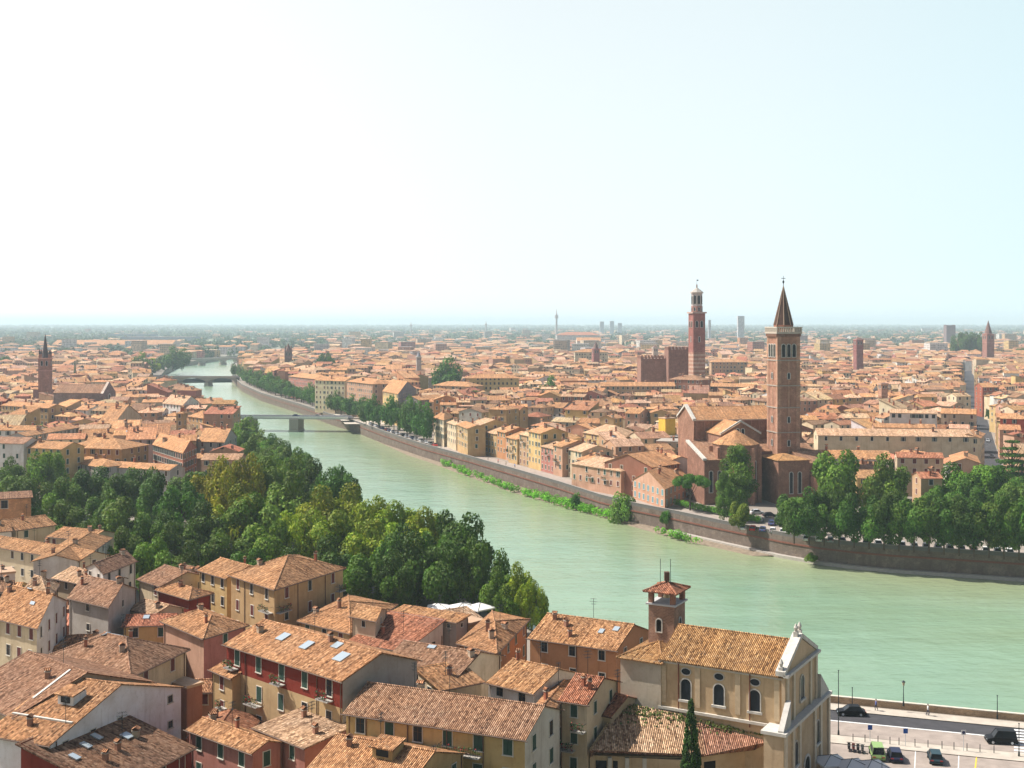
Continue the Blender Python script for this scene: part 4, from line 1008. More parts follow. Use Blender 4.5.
for k, s in enumerate([1.4+2.15*i for i in range(int((Ls-1)/2.15))]):
    p = a+ee*s+n2*0.87; m = MB(); m.obox(p, ee, 1.35, 0.06, 1.5, 5.3, 0); m.build('aisle_opening', m_void, ch, org)
    p = a+ee*(s+1.07)+n2*0.7; m = MB(); m.obox(p, ee, 0.5, 0.4, 0, 5.8, 0, (0.62, 0.56, 0.47)); m.build('aisle_column', m_attr, ch, org)
a, b = v2(lo[1]), v2(lo[2]); ee = (b-a).normalized(); n2 = Vector((-ee.y, ee.x)); Ls = (b-a).length
for s, w_ in ((2.0, 1.6), (Ls-2.8, 1.3)):
    p = a+ee*s+n2*0.87; m = MB(); m.obox(p, ee, w_, 0.06, 3.6, 5.2, 0); m.build('aisle_opening', m_void, ch, org)
# loose weeds on the tiles
m = MB(); rr = random.Random(3)
for _ in range(420):
    i = rr.choice((0, 0, 1)); u = rr.random(); v = rr.uniform(0.78, 0.99) if rr.random() < 0.7 else rr.uniform(0.55, 0.9); 
    p = lerp(lerp(lo[i], lo[i+1], u), lerp(hi[i], hi[i+1], u), v); s_ = rr.uniform(0.08, 0.22); a_ = Vector((rr.uniform(-1, 1), rr.uniform(-1, 1), rr.uniform(0, 1))).normalized()*s_; b_ = a_.orthogonal().normalized()*s_
    p = p+Vector((0, 0, 0.1)); m.poly([p-a_, p-b_, p+a_, p+b_], 0, (0.1, 0.13, 0.03))
tag(m.build('roof_weeds', m_leaf, ch, org), kind='stuff')
mark([tuple(P2(-16, -18)), tuple(P2(CL+3, -18)), tuple(P2(CL+3, cd+4)), tuple(P2(-8, cd+4))])
# brick bell tower of the foreground church
zt = 21.3
tA, tB, tC = v2(at(648.5, 604, zt)), v2(at(674, 607, zt)), v2(at(685, 600.5, zt)); tD = tA+(tC-tB)
tq = [tA, tB, tC, tD]; tc = (tA+tC)/2
to = Vector((tc.x, tc.y, 0)); tw = empty('bell_tower', to, 'squat brick bell tower with an open belfry and tiled cap beside the foreground church', 'bell tower')
mb = MB(); mb.prism([tuple(p) for p in tq], 0, zt, 0, (0.32, 0.2, 0.15)); mb.build('shaft', wall_brick, tw, to)
mb = MB(); o = inset(tq, -0.3); mb.prism([tuple(p) for p in o], zt, zt+0.22, 0, (0.5, 0.5, 0.5), bottom=True); mb.build('ledge', m_attr, tw, to)
o = inset(tq, 0.05)
for i in range(4):
    mb = MB(); p = lerp(o[i], tc, 0.13); ee = (o[(i+1) % 4]-o[i]).normalized(); mb.obox(p, ee, 0.65, 0.65, zt+0.22, zt+2.0, 0, (0.33, 0.17, 0.12)); mb.build('belfry_pillar', wall_brick, tw, to)
mb = MB(); mb.tube((tc.x, tc.y, zt+0.7), (tc.x, tc.y, zt+1.7), 0.55, 0.25, 12); mb.tube((tc.x, tc.y, zt+1.7), (tc.x, tc.y, zt+2.05), 0.06, 0.06, 6); mb.build('bell', m_bronze, tw, to)
mb = MB(); hh3 = dict(q=tq, ze=zt+2.1, zb=0, roof='hip', pitch=22, wcol=TAN, rcol=ROOFC['reddish'], det=2, ov=0.6); add_roof(mb, hh3, 0, True)
mb.prism([tuple(p) for p in inset(tq, 0.0)], zt+1.98, zt+2.1, 0, (0.3, 0.15, 0.1), bottom=True); rf = mb.build('roof', roof_near, tw, to)
mb = MB(); mb.box((tc.x-0.35, tc.y-0.35, zt+3), (tc.x+0.35, tc.y+0.35, zt+4.2), 0, (0.14, 0.07, 0.05)); mb.build('finial_block', m_attr, rf, to)
for dx_ in (-0.9, 0.5):
    mb = MB(); mb.tube((tc.x+dx_, tc.y, zt+2.5), (tc.x+dx_, tc.y, zt+6.0), 0.04, n=5); mb.build('antenna', m_metal, rf, to)
twn = arch_window('window', 0.75, 1.7, False, pane=m_void)
e1 = (tB-tA).normalized(); e2 = (tC-tB).normalized()
for (a_, e_, f_) in ((tA, e1, (tB-tA).length*0.42), (tB, e2, (tC-tB).length*0.5)):
    n_ = Vector((e_.y, -e_.x)); p = a_+e_*f_+n_*0.01; w = child('window', twn[0], tw, Vector((p.x, p.y, zt-3.6))-to, math.atan2(n_.x, -n_.y)); child('pane', twn[1], w)
# cypress in front of the aisle
tree('cypress', at(690, 800, 3).x, at(690, 800, 3).y-2, 4.3, 0, (0.35, 0.5, 0.5), 1.0, 'tall dark cypress in front of the low church roof', None, 'cypress')
TREES[-1]['x'] = atY(691, 760, 137).x; TREES[-1]['y'] = 137; TREES[-1]['sz'] = 1.6; TREES[-1]['r'] = 4.1
# ------------------------------------------------------------------ Gothic brick church with the tall spired tower (local axes, turned to show its right sides)
BR = (0.27, 0.145, 0.10); BR2 = (0.24, 0.125, 0.088)
CXL, CYL = 82.0, 425.0
gc = empty('gothic_church', (CXL, CYL, 0), 'large brick Gothic church with transept gable and apses beside the spired tower', 'church', None, R(12))
def loc_box_house(name_wall, name_roof, x0, x1, y0, y1, ze, roof, ridge, pitch, c=BR, rc=ROOFC['orange'], parent=gc, zb=0, ov=0.35):
    q = [Vector((x0-CXL, y0-CYL)), Vector((x1-CXL, y0-CYL)), Vector((x1-CXL, y1-CYL)), Vector((x0-CXL, y1-CYL))]
    h = dict(q=q, ze=ze, zb=zb, roof=roof, ridge=ridge, pitch=pitch, wcol=c, rcol=rc, ov=ov)
    mb = MB(); add_walls(mb, h, 0); mb.build(name_wall, wall_brick, parent)
    mb = MB(); add_roof(mb, h, 0, True); mb.build(name_roof, roof_far, parent); return h
loc_box_house('nave_wall', 'nave_roof', 63.5, 104, 428, 444, 26.0, 'gable', 'par', 26, BR, ROOFC['orange'])
loc_box_house('aisle_wall', 'aisle_roof', 63.5, 104, 419, 428.2, 15.6, 'shed', 'par', 20, BR2, ROOFC['brown'])
loc_box_house('transept_wall', 'transept_roof', 67.8, 81.5, 413, 430, 22.0, 'gable', 'perp', 30, BR, ROOFC['orange'])
loc_box_house('chapel_wall', 'chapel_roof', 58.2, 66.5, 404, 420, 14.8, 'shed', 'par', 15, BR2, ROOFC['brown'])
loc_box_house('sacristy_wall', 'sacristy_roof', 82, 93, 399, 414, 14.6, 'hip', 'par', 14, BR, ROOFC['mossy'])
loc_box_house('chapel_wall', 'chapel_roof', 93.5, 99.5, 396, 405, 9.8, 'hip', 'par', 22, (0.4, 0.2, 0.14), ROOFC['orange'])
loc_box_house('sacristy_wall', 'sacristy_roof', 93, 103, 404, 420, 13.0, 'gable', 'par', 20, BR2, ROOFC['brown'])
def ngon_prism(cx, cy, r, n, rot, z0, z1, mat, name, parent, c, roofz=None, rc=None, ov=0.4, half=False):
    pts = [(cx-CXL+r*math.cos(rot+2*math.pi*i/n), cy-CYL+r*math.sin(rot+2*math.pi*i/n)) for i in range(n)]
    mb = MB(); mb.prism(pts, z0, z1, 0, c); mb.build(name, mat, parent)
    if roofz:
        mb = MB(); o = [(cx-CXL+(r+ov)*math.cos(rot+2*math.pi*i/n), cy-CYL+(r+ov)*math.sin(rot+2*math.pi*i/n)) for i in range(n)]
        for i in range(n): j = (i+1) % n; mb.poly([(*o[i], z1-0.1), (*o[j], z1-0.1), (cx-CXL, cy-CYL, roofz)], 0, rc)
        mb.poly([(*p, z1-0.12) for p in reversed(o)], 0, tuple(x*.5 for x in rc)); mb.build(name+'_roof', roof_far, parent)
    return pts
ap = ngon_prism(70.9, 408.5, 7.6, 8, R(22.5), 0, 19.6, wall_brick, 'apse', gc, BR, 24.2, ROOFC['orange'])
mb = MB()
for p in ap:   # buttresses
    v = Vector(p); cc = Vector((70.9-CXL, 408.5-CYL)); d = (v-cc).normalized(); mb.obox(v+d*0.3, d, 1.4, 1.0, 0, 18.6, 0, (0.42, 0.22, 0.15))
mb.build('buttresses', wall_brick, gc)
mb = MB()
for s in range(14): x = 64.5+s*2.9; mb.obox((x-CXL, 427.85-CYL), (1, 0), 0.5, 0.25, 19.5, 25.6, 0, (0.33, 0.17, 0.12))
mb.obox((84-CXL, 427.8-CYL), (1, 0), 40.5, 0.35, 25.5, 25.9, 0, (0.5, 0.4, 0.32))
mb.build('pilasters', m_attr, gc)
gw = arch_window('gothic_window', 1.0, 3.4, False, t=0.22); gt = arch_window('gothic_window', 1.1, 7.0, False, t=0.2)
def lwin(m, x, y, z, n=(0, -1), parent=gc):
    w = child('gothic_window', m[0], parent, (x-CXL, y-CYL, z), math.atan2(n[0], -n[1])); child('pane', m[1], w)
for x in (73.6, 75.4): lwin(gw, x, 412.98, 20.5)
for x in (86.5, 89.5): lwin(gt, x, 398.98, 3.6)
for i in range(8):
    a = R(22.5+45*i+22.5); 
    if math.sin(a) > 0.2: continue
    rr_ = 7.6*math.cos(R(22.5))+0.02; lwin(gt, 70.9+rr_*math.cos(a), 408.5+rr_*math.sin(a), 7.0, (math.cos(a), math.sin(a)))
for x in (60.5, 63.5): lwin(gt, x, 403.98, 4.0)
for y in (417, 424): lwin(gw, 81.52, y, 14, (1, 0))
# white coping on the two left gables
mb = MB()
def cop(x0, y0, z0, x1, y1, z1, w=0.9):
    a, b = Vector((x0-CXL, y0-CYL, z0)), Vector((x1-CXL, y1-CYL, z1)); e_ = (b-a); e_.z = 0; e_.normalize(); n_ = Vector((-e_.y, e_.x, 0))*w/2; u = Vector((0, 0, .7))
    P = [a-n_, a+n_, b+n_, b-n_]; T = [p+u for p in P]
    for i in range(4): j = (i+1) % 4; mb.poly([P[i], P[j], T[j], T[i]])
    mb.poly(T[::-1]); mb.poly(P)
cop(63.6, 427.6, 25.6, 63.6, 436, 30.2, 1.2); cop(63.6, 444.4, 25.6, 63.6, 436, 30.2, 1.2); cop(58.2, 403.5, 14.6, 58.2, 420, 19.2, 1.2)
cop(67.3, 413, 21.9, 74.65, 413, 26.2, 0.5); cop(82.0, 413, 21.9, 74.65, 413, 26.2, 0.5)
mb.build('gable_coping', m_stone, gc)
mark([(54, 385), (112, 392), (112, 458), (54, 452)])
# spired tower, its own thing beside the church
TX, TY = 93.8, 421.0
st = empty('church_tower', (TX, TY, 0), 'tallest brick bell tower with a pointed octagonal spire beside the Gothic church', 'bell tower', None, R(13))
hw = 4.05
mb = MB(); mb.box((-hw, -hw, 0), (hw, hw, 56.2), 0, (0.34, 0.18, 0.125))
for sx_ in (-1, 1):
    for sy_ in (-1, 1): mb.box((sx_*(hw-0.55)-0.7, sy_*(hw-0.55)-0.7, 0), (sx_*(hw-0.55)+0.7, sy_*(hw-0.55)+0.7, 55.8), 0, (0.40, 0.23, 0.16))
    mb.box((-0.35, sx_*hw-0.12, 0), (0.35, sx_*hw+0.12, 46.5), 0, (0.40, 0.23, 0.16)); mb.box((sx_*hw-0.12, -0.35, 0), (sx_*hw+0.12, 0.35, 46.5), 0, (0.40, 0.23, 0.16))
mb.build('shaft', wall_brick, st)
mb = MB()
for z in (14, 22, 30.5, 38, 46.7): mb.box((-hw-0.25, -hw-0.25, z), (hw+0.25, hw+0.25, z+0.35))
mb.build('string_course', simple_mat('tower_stone', (0.42, 0.36, 0.3), 0.85, noise=0.3), st)
for (nx, ny) in ((0, -1), (1, 0), (-1, 0), (0, 1)):
    t_ = Vector((-ny, nx))
    for off in (-1.95, 0, 1.95):
        m_ = arch_window('belfry_window', 1.3, 4.4, False, pane=m_void, t=0.15, proud=0.3) if off == -1.95 and (nx, ny) == (0, -1) else m_
        w = child('belfry_window', m_[0], st, (nx*(hw+0.01)+t_.x*off, ny*(hw+0.01)+t_.y*off, 48.0), math.atan2(nx, -ny)); child('opening', m_[1], w)
    for z in (9, 17.5, 25.5, 40.5):
        w = child('slit_window', gw[0], st, (nx*(hw+0.13), ny*(hw+0.13), z), math.atan2(nx, -ny), (0.9, 1, 0.6)); child('pane', gw[1], w)
mb = MB(); mb.box((-hw-0.7, -hw-0.7, 56.0), (hw+0.7, hw+0.7, 56.6), 0, (0.5, 0.42, 0.34))
for k in range(12):
    for s_ in (-1, 1):
        x = -hw-0.4+k*(2*hw+0.8)/11; mb.box((x-0.18, s_*(hw+0.5)-0.18, 56.6), (x+0.18, s_*(hw+0.5)+0.18, 58.0), 0, (0.55, 0.48, 0.4)); mb.box((s_*(hw+0.5)-0.18, x-0.18, 56.6), (s_*(hw+0.5)+0.18, x+0.18, 58.0), 0, (0.55, 0.48, 0.4))
for s_ in (-1, 1): mb.box((-hw-0.75, s_*(hw+0.5)-0.25, 58.0), (hw+0.75, s_*(hw+0.5)+0.25, 58.35), 0, (0.58, 0.52, 0.44)); mb.box((s_*(hw+0.5)-0.25, -hw-0.24, 58.0), (s_*(hw+0.5)+0.25, hw+0.24, 58.35), 0, (0.58, 0.52, 0.44))
for k in range(16):   # corbels
    for s_ in (-1, 1): x = -hw+k*(2*hw)/15; mb.box((x-0.15, s_*(hw+0.3)-0.3, 55.0), (x+0.15, s_*(hw+0.3)+0.3, 56.0), 0, (0.3, 0.16, 0.11)); mb.box((s_*(hw+0.3)-0.3, x-0.15, 55.0), (s_*(hw+0.3)+0.3, x+0.15, 56.0), 0, (0.3, 0.16, 0.11))
mb.build('balustrade', m_attr, st)
mb = MB(); n = 8; r0 = 3.3; base = [(r0*math.cos(R(22.5+45*i)), r0*math.sin(R(22.5+45*i))) for i in range(n)]
for i in range(n):
    j = (i+1) % n; mb.poly([(*base[i], 56.6), (*base[j], 56.6), (*base[j], 59), (*base[i], 59)], 0, (0.3, 0.14, 0.09)); mb.poly([(*base[i], 59), (*base[j], 59), (0, 0, 72.6)], 0, (0.075, 0.04, 0.03))
sp = mb.build('spire', wall_brick, st)
mb = MB()
for i in range(n): mb.tube((*base[i], 58.9), (0, 0, 72.7), 0.2, 0.08, 5, c=(0.4, 0.27, 0.19))
mb.build('rib', m_attr, sp)
mb = MB(); mb.tube((0, 0, 72.3), (0, 0, 76), 0.12, 0.06, 6); mb.tube((0, 0, 73.2), (0, 0, 73.9), 0.1, 0.42, 8); mb.tube((0, 0, 73.9), (0, 0, 74.5), 0.42, 0.1, 8); mb.box((-0.75, -0.06, 75.0), (0.75, 0.06, 75.2)); mb.build('cross', m_metal, sp)
# striped tall tower (octagonal lantern) and the battlemented palace beside it
LX, LY = atY(696.8, 322, 800).x, 800
lt = empty('civic_tower', (LX, LY, 0), 'tall red brick civic tower with an octagonal marble lantern, striped lower half', 'tower', None, R(14))
hw = 4.15
mb = MB()
z = 0; k = 0
while z < 40:
    mb.box((-hw, -hw, z), (hw, hw, z+1.3), 0, (0.36, 0.19, 0.14) if k % 2 == 0 else (0.47, 0.33, 0.25), top=False, bottom=False); z += 1.3; k += 1
mb.box((-hw, -hw, z), (hw, hw, 66), 0, (0.29, 0.12, 0.10)); mb.build('shaft', wall_brick, lt)
mb = MB(); mb.box((-hw-0.8, -hw-0.8, 65.6), (hw+0.8, hw+0.8, 66.6), 0, (0.5, 0.36, 0.3)); mb.build('gallery', m_attr, lt)
def octo(mb, r, z0, z1, c, r1=None):
    r1 = r if r1 is None else r1; A = [(r*math.cos(R(22.5+45*i)), r*math.sin(R(22.5+45*i))) for i in range(8)]; B_ = [(r1*math.cos(R(22.5+45*i)), r1*math.sin(R(22.5+45*i))) for i in range(8)]
    for i in range(8):
        j = (i+1) % 8; mb.poly([(*A[i], z0), (*A[j], z0), (*B_[j], z1), (*B_[i], z1)] if r1 > 0.05 else [(*A[i], z0), (*A[j], z0), (0, 0, z1)], 0, c)
    if r1 > 0.05: mb.poly([(*b, z1) for b in B_], 0, c)
    mb.poly([(*b, z0) for b in reversed(A)], 0, c)
mb = MB(); octo(mb, 3.8, 66.6, 70.3, (0.38, 0.15, 0.11)); octo(mb, 3.6, 70.3, 78.8, (0.5, 0.43, 0.4)); octo(mb, 4.3, 78.8, 79.5, (0.6, 0.5, 0.42)); mb.build('lantern', m_attr, lt)
ow_ = arch_window('lantern_window', 1.9, 5.6, False, pane=m_void, t=0.2)
for i in range(8):
    a = R(45*i); rr_ = 3.6*math.cos(R(22.5))+0.03; w = child('lantern_window', ow_[0], lt, (rr_*math.cos(a), rr_*math.sin(a), 71.8), math.atan2(math.cos(a), -math.sin(a))); child('opening', ow_[1], w)
    w = child('lantern_window', gw[0], lt, (rr_*1.05*math.cos(a), rr_*1.05*math.sin(a), 67.2), math.atan2(math.cos(a), -math.sin(a)), (1.2, 1, 0.7)); child('opening', gw[1], w)
for (nx, ny) in ((0, -1), (1, 0), (-1, 0)):
    t_ = Vector((-ny, nx))
    for off in (-1.7, 1.7): w = child('belfry_window', ow_[0], lt, (nx*(hw+.01)+t_.x*off, ny*(hw+.01)+t_.y*off, 56.5), math.atan2(nx, -ny), (0.9, 1, 0.75)); child('opening', ow_[1], w)
    w = child('belfry_window', gw[0], lt, (nx*(hw+.01), ny*(hw+.01), 47), math.atan2(nx, -ny)); child('opening', gw[1], w)
mb = MB(); octo(mb, 4.4, 79.5, 82.6, (0.42, 0.38, 0.33), 0.4); octo(mb, 0.5, 82.6, 84.6, (0.4, 0.3, 0.25)); mb.build('roof', m_attr, lt)
mb = MB(); mb.tube((0, 0, 84.3), (0, 0, 88.3), 0.1, 0.05, 5); mb.box((0, -0.05, 87), (1.1, 0.05, 87.8)); mb.build('weather_vane', m_metal, lt)
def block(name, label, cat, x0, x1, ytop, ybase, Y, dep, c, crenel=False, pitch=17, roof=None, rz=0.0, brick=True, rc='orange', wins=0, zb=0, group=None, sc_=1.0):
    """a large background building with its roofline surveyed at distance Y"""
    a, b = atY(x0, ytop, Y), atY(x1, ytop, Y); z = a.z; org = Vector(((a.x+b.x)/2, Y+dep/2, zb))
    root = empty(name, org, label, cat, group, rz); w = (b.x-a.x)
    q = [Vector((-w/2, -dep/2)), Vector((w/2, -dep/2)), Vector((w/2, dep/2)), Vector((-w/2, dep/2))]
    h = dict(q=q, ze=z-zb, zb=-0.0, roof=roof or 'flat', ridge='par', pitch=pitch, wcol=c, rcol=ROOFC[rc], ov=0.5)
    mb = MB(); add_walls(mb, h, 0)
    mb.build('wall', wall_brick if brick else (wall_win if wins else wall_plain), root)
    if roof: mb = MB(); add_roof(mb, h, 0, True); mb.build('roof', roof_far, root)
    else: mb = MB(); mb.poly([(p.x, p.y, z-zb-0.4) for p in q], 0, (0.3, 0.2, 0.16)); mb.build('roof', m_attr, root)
    if crenel:
        mb = MB(); n = int(w/2.2)
        for i in range(n):
            x = -w/2+(i+0.5)*w/n
            for y in (-dep/2+0.3, dep/2-0.3): mb.box((x-0.6, y-0.35, z-zb-0.2), (x+0.6, y+0.35, z-zb+1.5), 0, c)
        for i in range(int(dep/2.2)):
            y = -dep/2+0.9+(i+0.5)*(dep-1.8)/int(dep/2.2)
            for x in (-w/2+0.3, w/2-0.3): mb.box((x-0.35, y-0.6, z-zb-0.2), (x+0.35, y+0.6, z-zb+1.5), 0, c)
        mb.build('battlements', wall_brick, root)
    mark([(org.x-w/2-2, Y-2), (org.x+w/2+2, Y-2), (org.x+w/2+2, Y+dep+2), (org.x-w/2-2, Y+dep+2)])
    return root, z-zb, w, dep
block('brick_palace', 'dark brick palace block joined to the left of the civic tower', 'palace', 668.5, 689, 349.5, 372, 812, 22, (0.24, 0.13, 0.10), True)
block('brick_palace', 'lower brick palace wing left of the dark palace block', 'palace', 641, 668, 358.5, 374, 826, 26, (0.28, 0.15, 0.11), True)
def spired_tower(label, x0, x1, y_shaft, y_tip, Y, c, sr=0.95,  cat='bell tower', roofc=(0.2, 0.11, 0.09), kind='spire', turrets=False, rz=0.2, name='church_tower'):
    a, b = atY(x0, y_shaft, Y), atY(x1, y_shaft, Y); w = (b.x-a.x)/(math.cos(rz)+abs(math.sin(rz))); z = a.z; zt_ = atY(x0, y_tip, Y).z
    root = empty(name, ((a.x+b.x)/2, Y, 0), label, cat, None, rz); h_ = w/2
    mb = MB(); mb.box((-h_, -h_, 0), (h_, h_, z), 0, c); mb.build('shaft', wall_brick, root)
    mb = MB(); mb.box((-h_-.4, -h_-.4, z-0.3), (h_+.4, h_+.4, z+0.4), 0, tuple(min(.6, x*1.7) for x in c)); mb.build('cornice', m_attr, root); mb = MB(); mb.box((-h_-.25, -h_-.25, z*0.78), (h_+.25, h_+.25, z*0.78+0.4), 0, tuple(min(.6, x*1.6) for x in c)); mb.build('string_course', m_attr, root)
    m_ = arch_window('belfry_window', w*0.16, w*0.42, False, pane=m_void, t=0.15)
    for (nx, ny) in ((0, -1), (1, 0), (-1, 0), (0, 1)):
        for off in (-w*0.2, w*0.2): ww_ = child('belfry_window', m_[0], root, (nx*(h_+.01)-ny*off, ny*(h_+.01)+nx*off, z-w*0.62), math.atan2(nx, -ny)); child('opening', m_[1], ww_)
    mb = MB()
    if kind == 'spire': octo(mb, h_*sr, z+0.4, zt_, roofc, 0.05)
    else:
        P = [(-h_-.4, -h_-.4), (h_+.4, -h_-.4), (h_+.4, h_+.4), (-h_-.4, h_+.4)]
        for i in range(4): mb.poly([(*P[i], z+.4), (*P[(i+1) % 4], z+.4), (0, 0, zt_)], 0, roofc)
    mb.build('spire' if kind == 'spire' else 'roof', m_attr, root)
    if turrets:
        for sx_ in (-1, 1):
            for sy_ in (-1, 1): mb = MB(); mb.tube((sx_*h_*.8, sy_*h_*.8, z+.4), (sx_*h_*.8, sy_*h_*.8, z+3), 0.7, n=6, c=c); mb.tube((sx_*h_*.8, sy_*h_*.8, z+3), (sx_*h_*.8, sy_*h_*.8, z+6.5), 0.8, 0.05, 6, c=roofc); mb.build('turret', m_attr, root)
    p = root.location; mark([(p.x-h_-2, p.y-h_-2), (p.x+h_+2, p.y-h_-2), (p.x+h_+2, p.y+h_+2), (p.x-h_-2, p.y+h_+2)])
    return root
spired_tower('slim brick tower with dark pointed spire and corner turrets above the left bank', 38.5, 52, 358.5, 333, 790, (0.33, 0.16, 0.12), 0.62, turrets=True, roofc=(0.07, 0.05, 0.05))
spired_tower('distant brick tower with a dark pointed spire near the right edge', 983.5, 993, 334, 320, 1420, (0.3, 0.15, 0.12))
spired_tower('square dark brick tower with a clock and flat top, right of the tall spired tower', 854, 862.5, 340, 337, 1150, (0.26, 0.11, 0.1), 'tower', kind='cap', name='clock_tower')
spired_tower('small dark Gothic tower with pinnacles above the riverside trees', 284, 292.5, 351, 343, 1270, (0.2, 0.13, 0.12), turrets=True)
spired_tower('small dark brick belfry in the middle distance, left of the civic tower', 592, 599.5, 349, 341, 1250, (0.3, 0.13, 0.12))
spired_tower('stubby brick tower rising among roofs right of the spired tower', 879, 887, 384, 382.5, 640, (0.4, 0.22, 0.15), 'tower', kind='cap', name='brick_tower')
spired_tower('pale round topped belfry left of the big round tree in the middle distance', 416, 421.5, 357, 350, 1080, (0.42, 0.34, 0.3), roofc=(0.3, 0.3, 0.33))
spired_tower('squat pinkish tower beside a church roof just below the skyline', 655-3, 655+3, 350-2, 345, 1500, (0.5, 0.36, 0.28), kind='cap')
# left bank church
r_, z_, w_, d_ = block('brick_church', 'long brown church nave with a wide tiled roof in front of the left bank tower', 'church', 54, 103, 392.5, 404, 755, 17, (0.25, 0.17, 0.14), roof='gable', rz=R(-4), pitch=29, rc='brown')
mb = MB()
tpz = z_+d_/2*math.tan(R(29))
mb.prism([(w_/2, -d_/2-1.5), (w_/2+1.6, -d_/2-1.5), (w_/2+1.6, d_/2+1.5), (w_/2, d_/2+1.5)], 0, z_-0.5, 0, (0.24, 0.17, 0.16))
mb.poly([(w_/2+1.6, -d_/2-1.5, z_-.5), (w_/2+1.6, d_/2+1.5, z_-.5), (w_/2+1.6, 0, tpz+1.6)], 0, (0.24, 0.17, 0.16)); mb.poly([(w_/2, d_/2+1.5, z_-.5), (w_/2, -d_/2-1.5, z_-.5), (w_/2, 0, tpz+1.6)], 0, (0.24, 0.17, 0.16))
mb.poly([(w_/2, -d_/2-1.5, z_-.5), (w_/2+1.6, -d_/2-1.5, z_-.5), (w_/2+1.6, 0, tpz+1.6), (w_/2, 0, tpz+1.6)], 0, (0.55, 0.45, 0.38)); mb.poly([(w_/2+1.6, d_/2+1.5, z_-.5), (w_/2, d_/2+1.5, z_-.5), (w_/2, 0, tpz+1.6), (w_/2+1.6, 0, tpz+1.6)], 0, (0.55, 0.45, 0.38))
mb.build('facade', wall_brick, r_)
rw = oval_mesh(1.6, 1.6, 0.7); w = child('rose_window', rw[0], r_, (w_/2+1.62, 0, z_-3.2), R(90)); child('pane', rw[1], w)
block('convent_wing', 'low brown wing at the left of the left bank church', 'convent', 33, 55, 389, 400, 800, 16, (0.3, 0.19, 0.16), roof='hip')
block('palazzo', 'long yellow arcaded palace in the middle distance right of the big round tree', 'palace', 466, 519, 378, 390, 840, 16, (0.58, 0.43, 0.2), roof='hip', brick=False, wins=1, rc='orange')
block('palazzo', 'pale long building with red roof near the skyline, left of centre', 'palace', 557, 600, 335, 343, 3200, 50, (0.6, 0.55, 0.5), roof='hip', brick=False, wins=1, rc='reddish')
block('hall', 'long pale low hall near the skyline at the left', 'hall', 52, 172, 344.5, 349, 2550, 60, (0.7, 0.58, 0.48), roof='gable', brick=False)
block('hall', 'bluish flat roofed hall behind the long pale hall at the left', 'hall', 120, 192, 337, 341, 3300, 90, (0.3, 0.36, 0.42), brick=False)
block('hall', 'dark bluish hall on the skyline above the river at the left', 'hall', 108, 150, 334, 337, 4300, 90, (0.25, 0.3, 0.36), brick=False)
block('palazzo', 'bright domed church roof and white walls just below the skyline, centre', 'church', 577, 601, 341, 350, 2200, 40, (0.66, 0.6, 0.52), roof='gable', brick=False)
block('palazzo', 'cream long palace behind the dark brick belfry', 'palace', 575, 608, 352, 360, 1350, 20, (0.62, 0.52, 0.36), roof='hip', brick=False, wins=1)
block('castle_keep', 'square grey brick castle keep near the skyline at the right', 'castle', 946.5, 955.5, 325.5, 338, 2900, 20, (0.2, 0.15, 0.15), True)
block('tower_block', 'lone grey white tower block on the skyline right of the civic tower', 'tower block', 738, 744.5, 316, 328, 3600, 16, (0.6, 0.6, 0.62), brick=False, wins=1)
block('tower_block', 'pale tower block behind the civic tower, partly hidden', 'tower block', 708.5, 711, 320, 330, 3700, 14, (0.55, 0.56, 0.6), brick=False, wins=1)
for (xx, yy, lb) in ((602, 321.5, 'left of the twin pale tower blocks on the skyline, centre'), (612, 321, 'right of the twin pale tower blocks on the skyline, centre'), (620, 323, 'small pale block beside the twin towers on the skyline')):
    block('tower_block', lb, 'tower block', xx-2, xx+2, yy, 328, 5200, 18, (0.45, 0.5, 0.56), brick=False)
for (xx, yy, Y_, lb) in ((556.5, 309, 3600, 'thin telecom mast rising above the skyline in the centre'), (486, 321, 5000, 'short chimney on the skyline left of the telecom mast'), (411, 322, 5000, 'faint chimney on the skyline above the big round tree')):
    p = atY(xx, yy, Y_); r_ = empty('mast', (p.x, Y_, 0), lb, 'mast'); mb = MB(); mb.tube((0, 0, 0), (0, 0, p.z*0.75), 3.2, 2.6, 10, c=(0.5, 0.5, 0.5)); mb.build('shaft', m_attr, r_); mb = MB(); mb.tube((0, 0, p.z*0.72), (0, 0, p.z*0.82), 5.0, 5.0, 10, c=(0.5, 0.5, 0.5)); mb.tube((0, 0, p.z*0.82), (0, 0, p.z), 1.6, 0.6, 8, c=(0.5, 0.4, 0.4)); mb.build('head', m_attr, r_)

# ------------------------------------------------------------------ mid distance houses surveyed by hand (mid detail)
def HM(label, p0, p1, third, ze, roof='gable', ridge='par', wall='cream', rc='orange', **k):
    k.setdefault('det', 1); k.setdefault('win', (1.05, 1.7, 3.0, (None, 'green', 'brown', 'maroon'))); return H(label, p0, p1, third, ze, roof, ridge, wall, rc, **k)
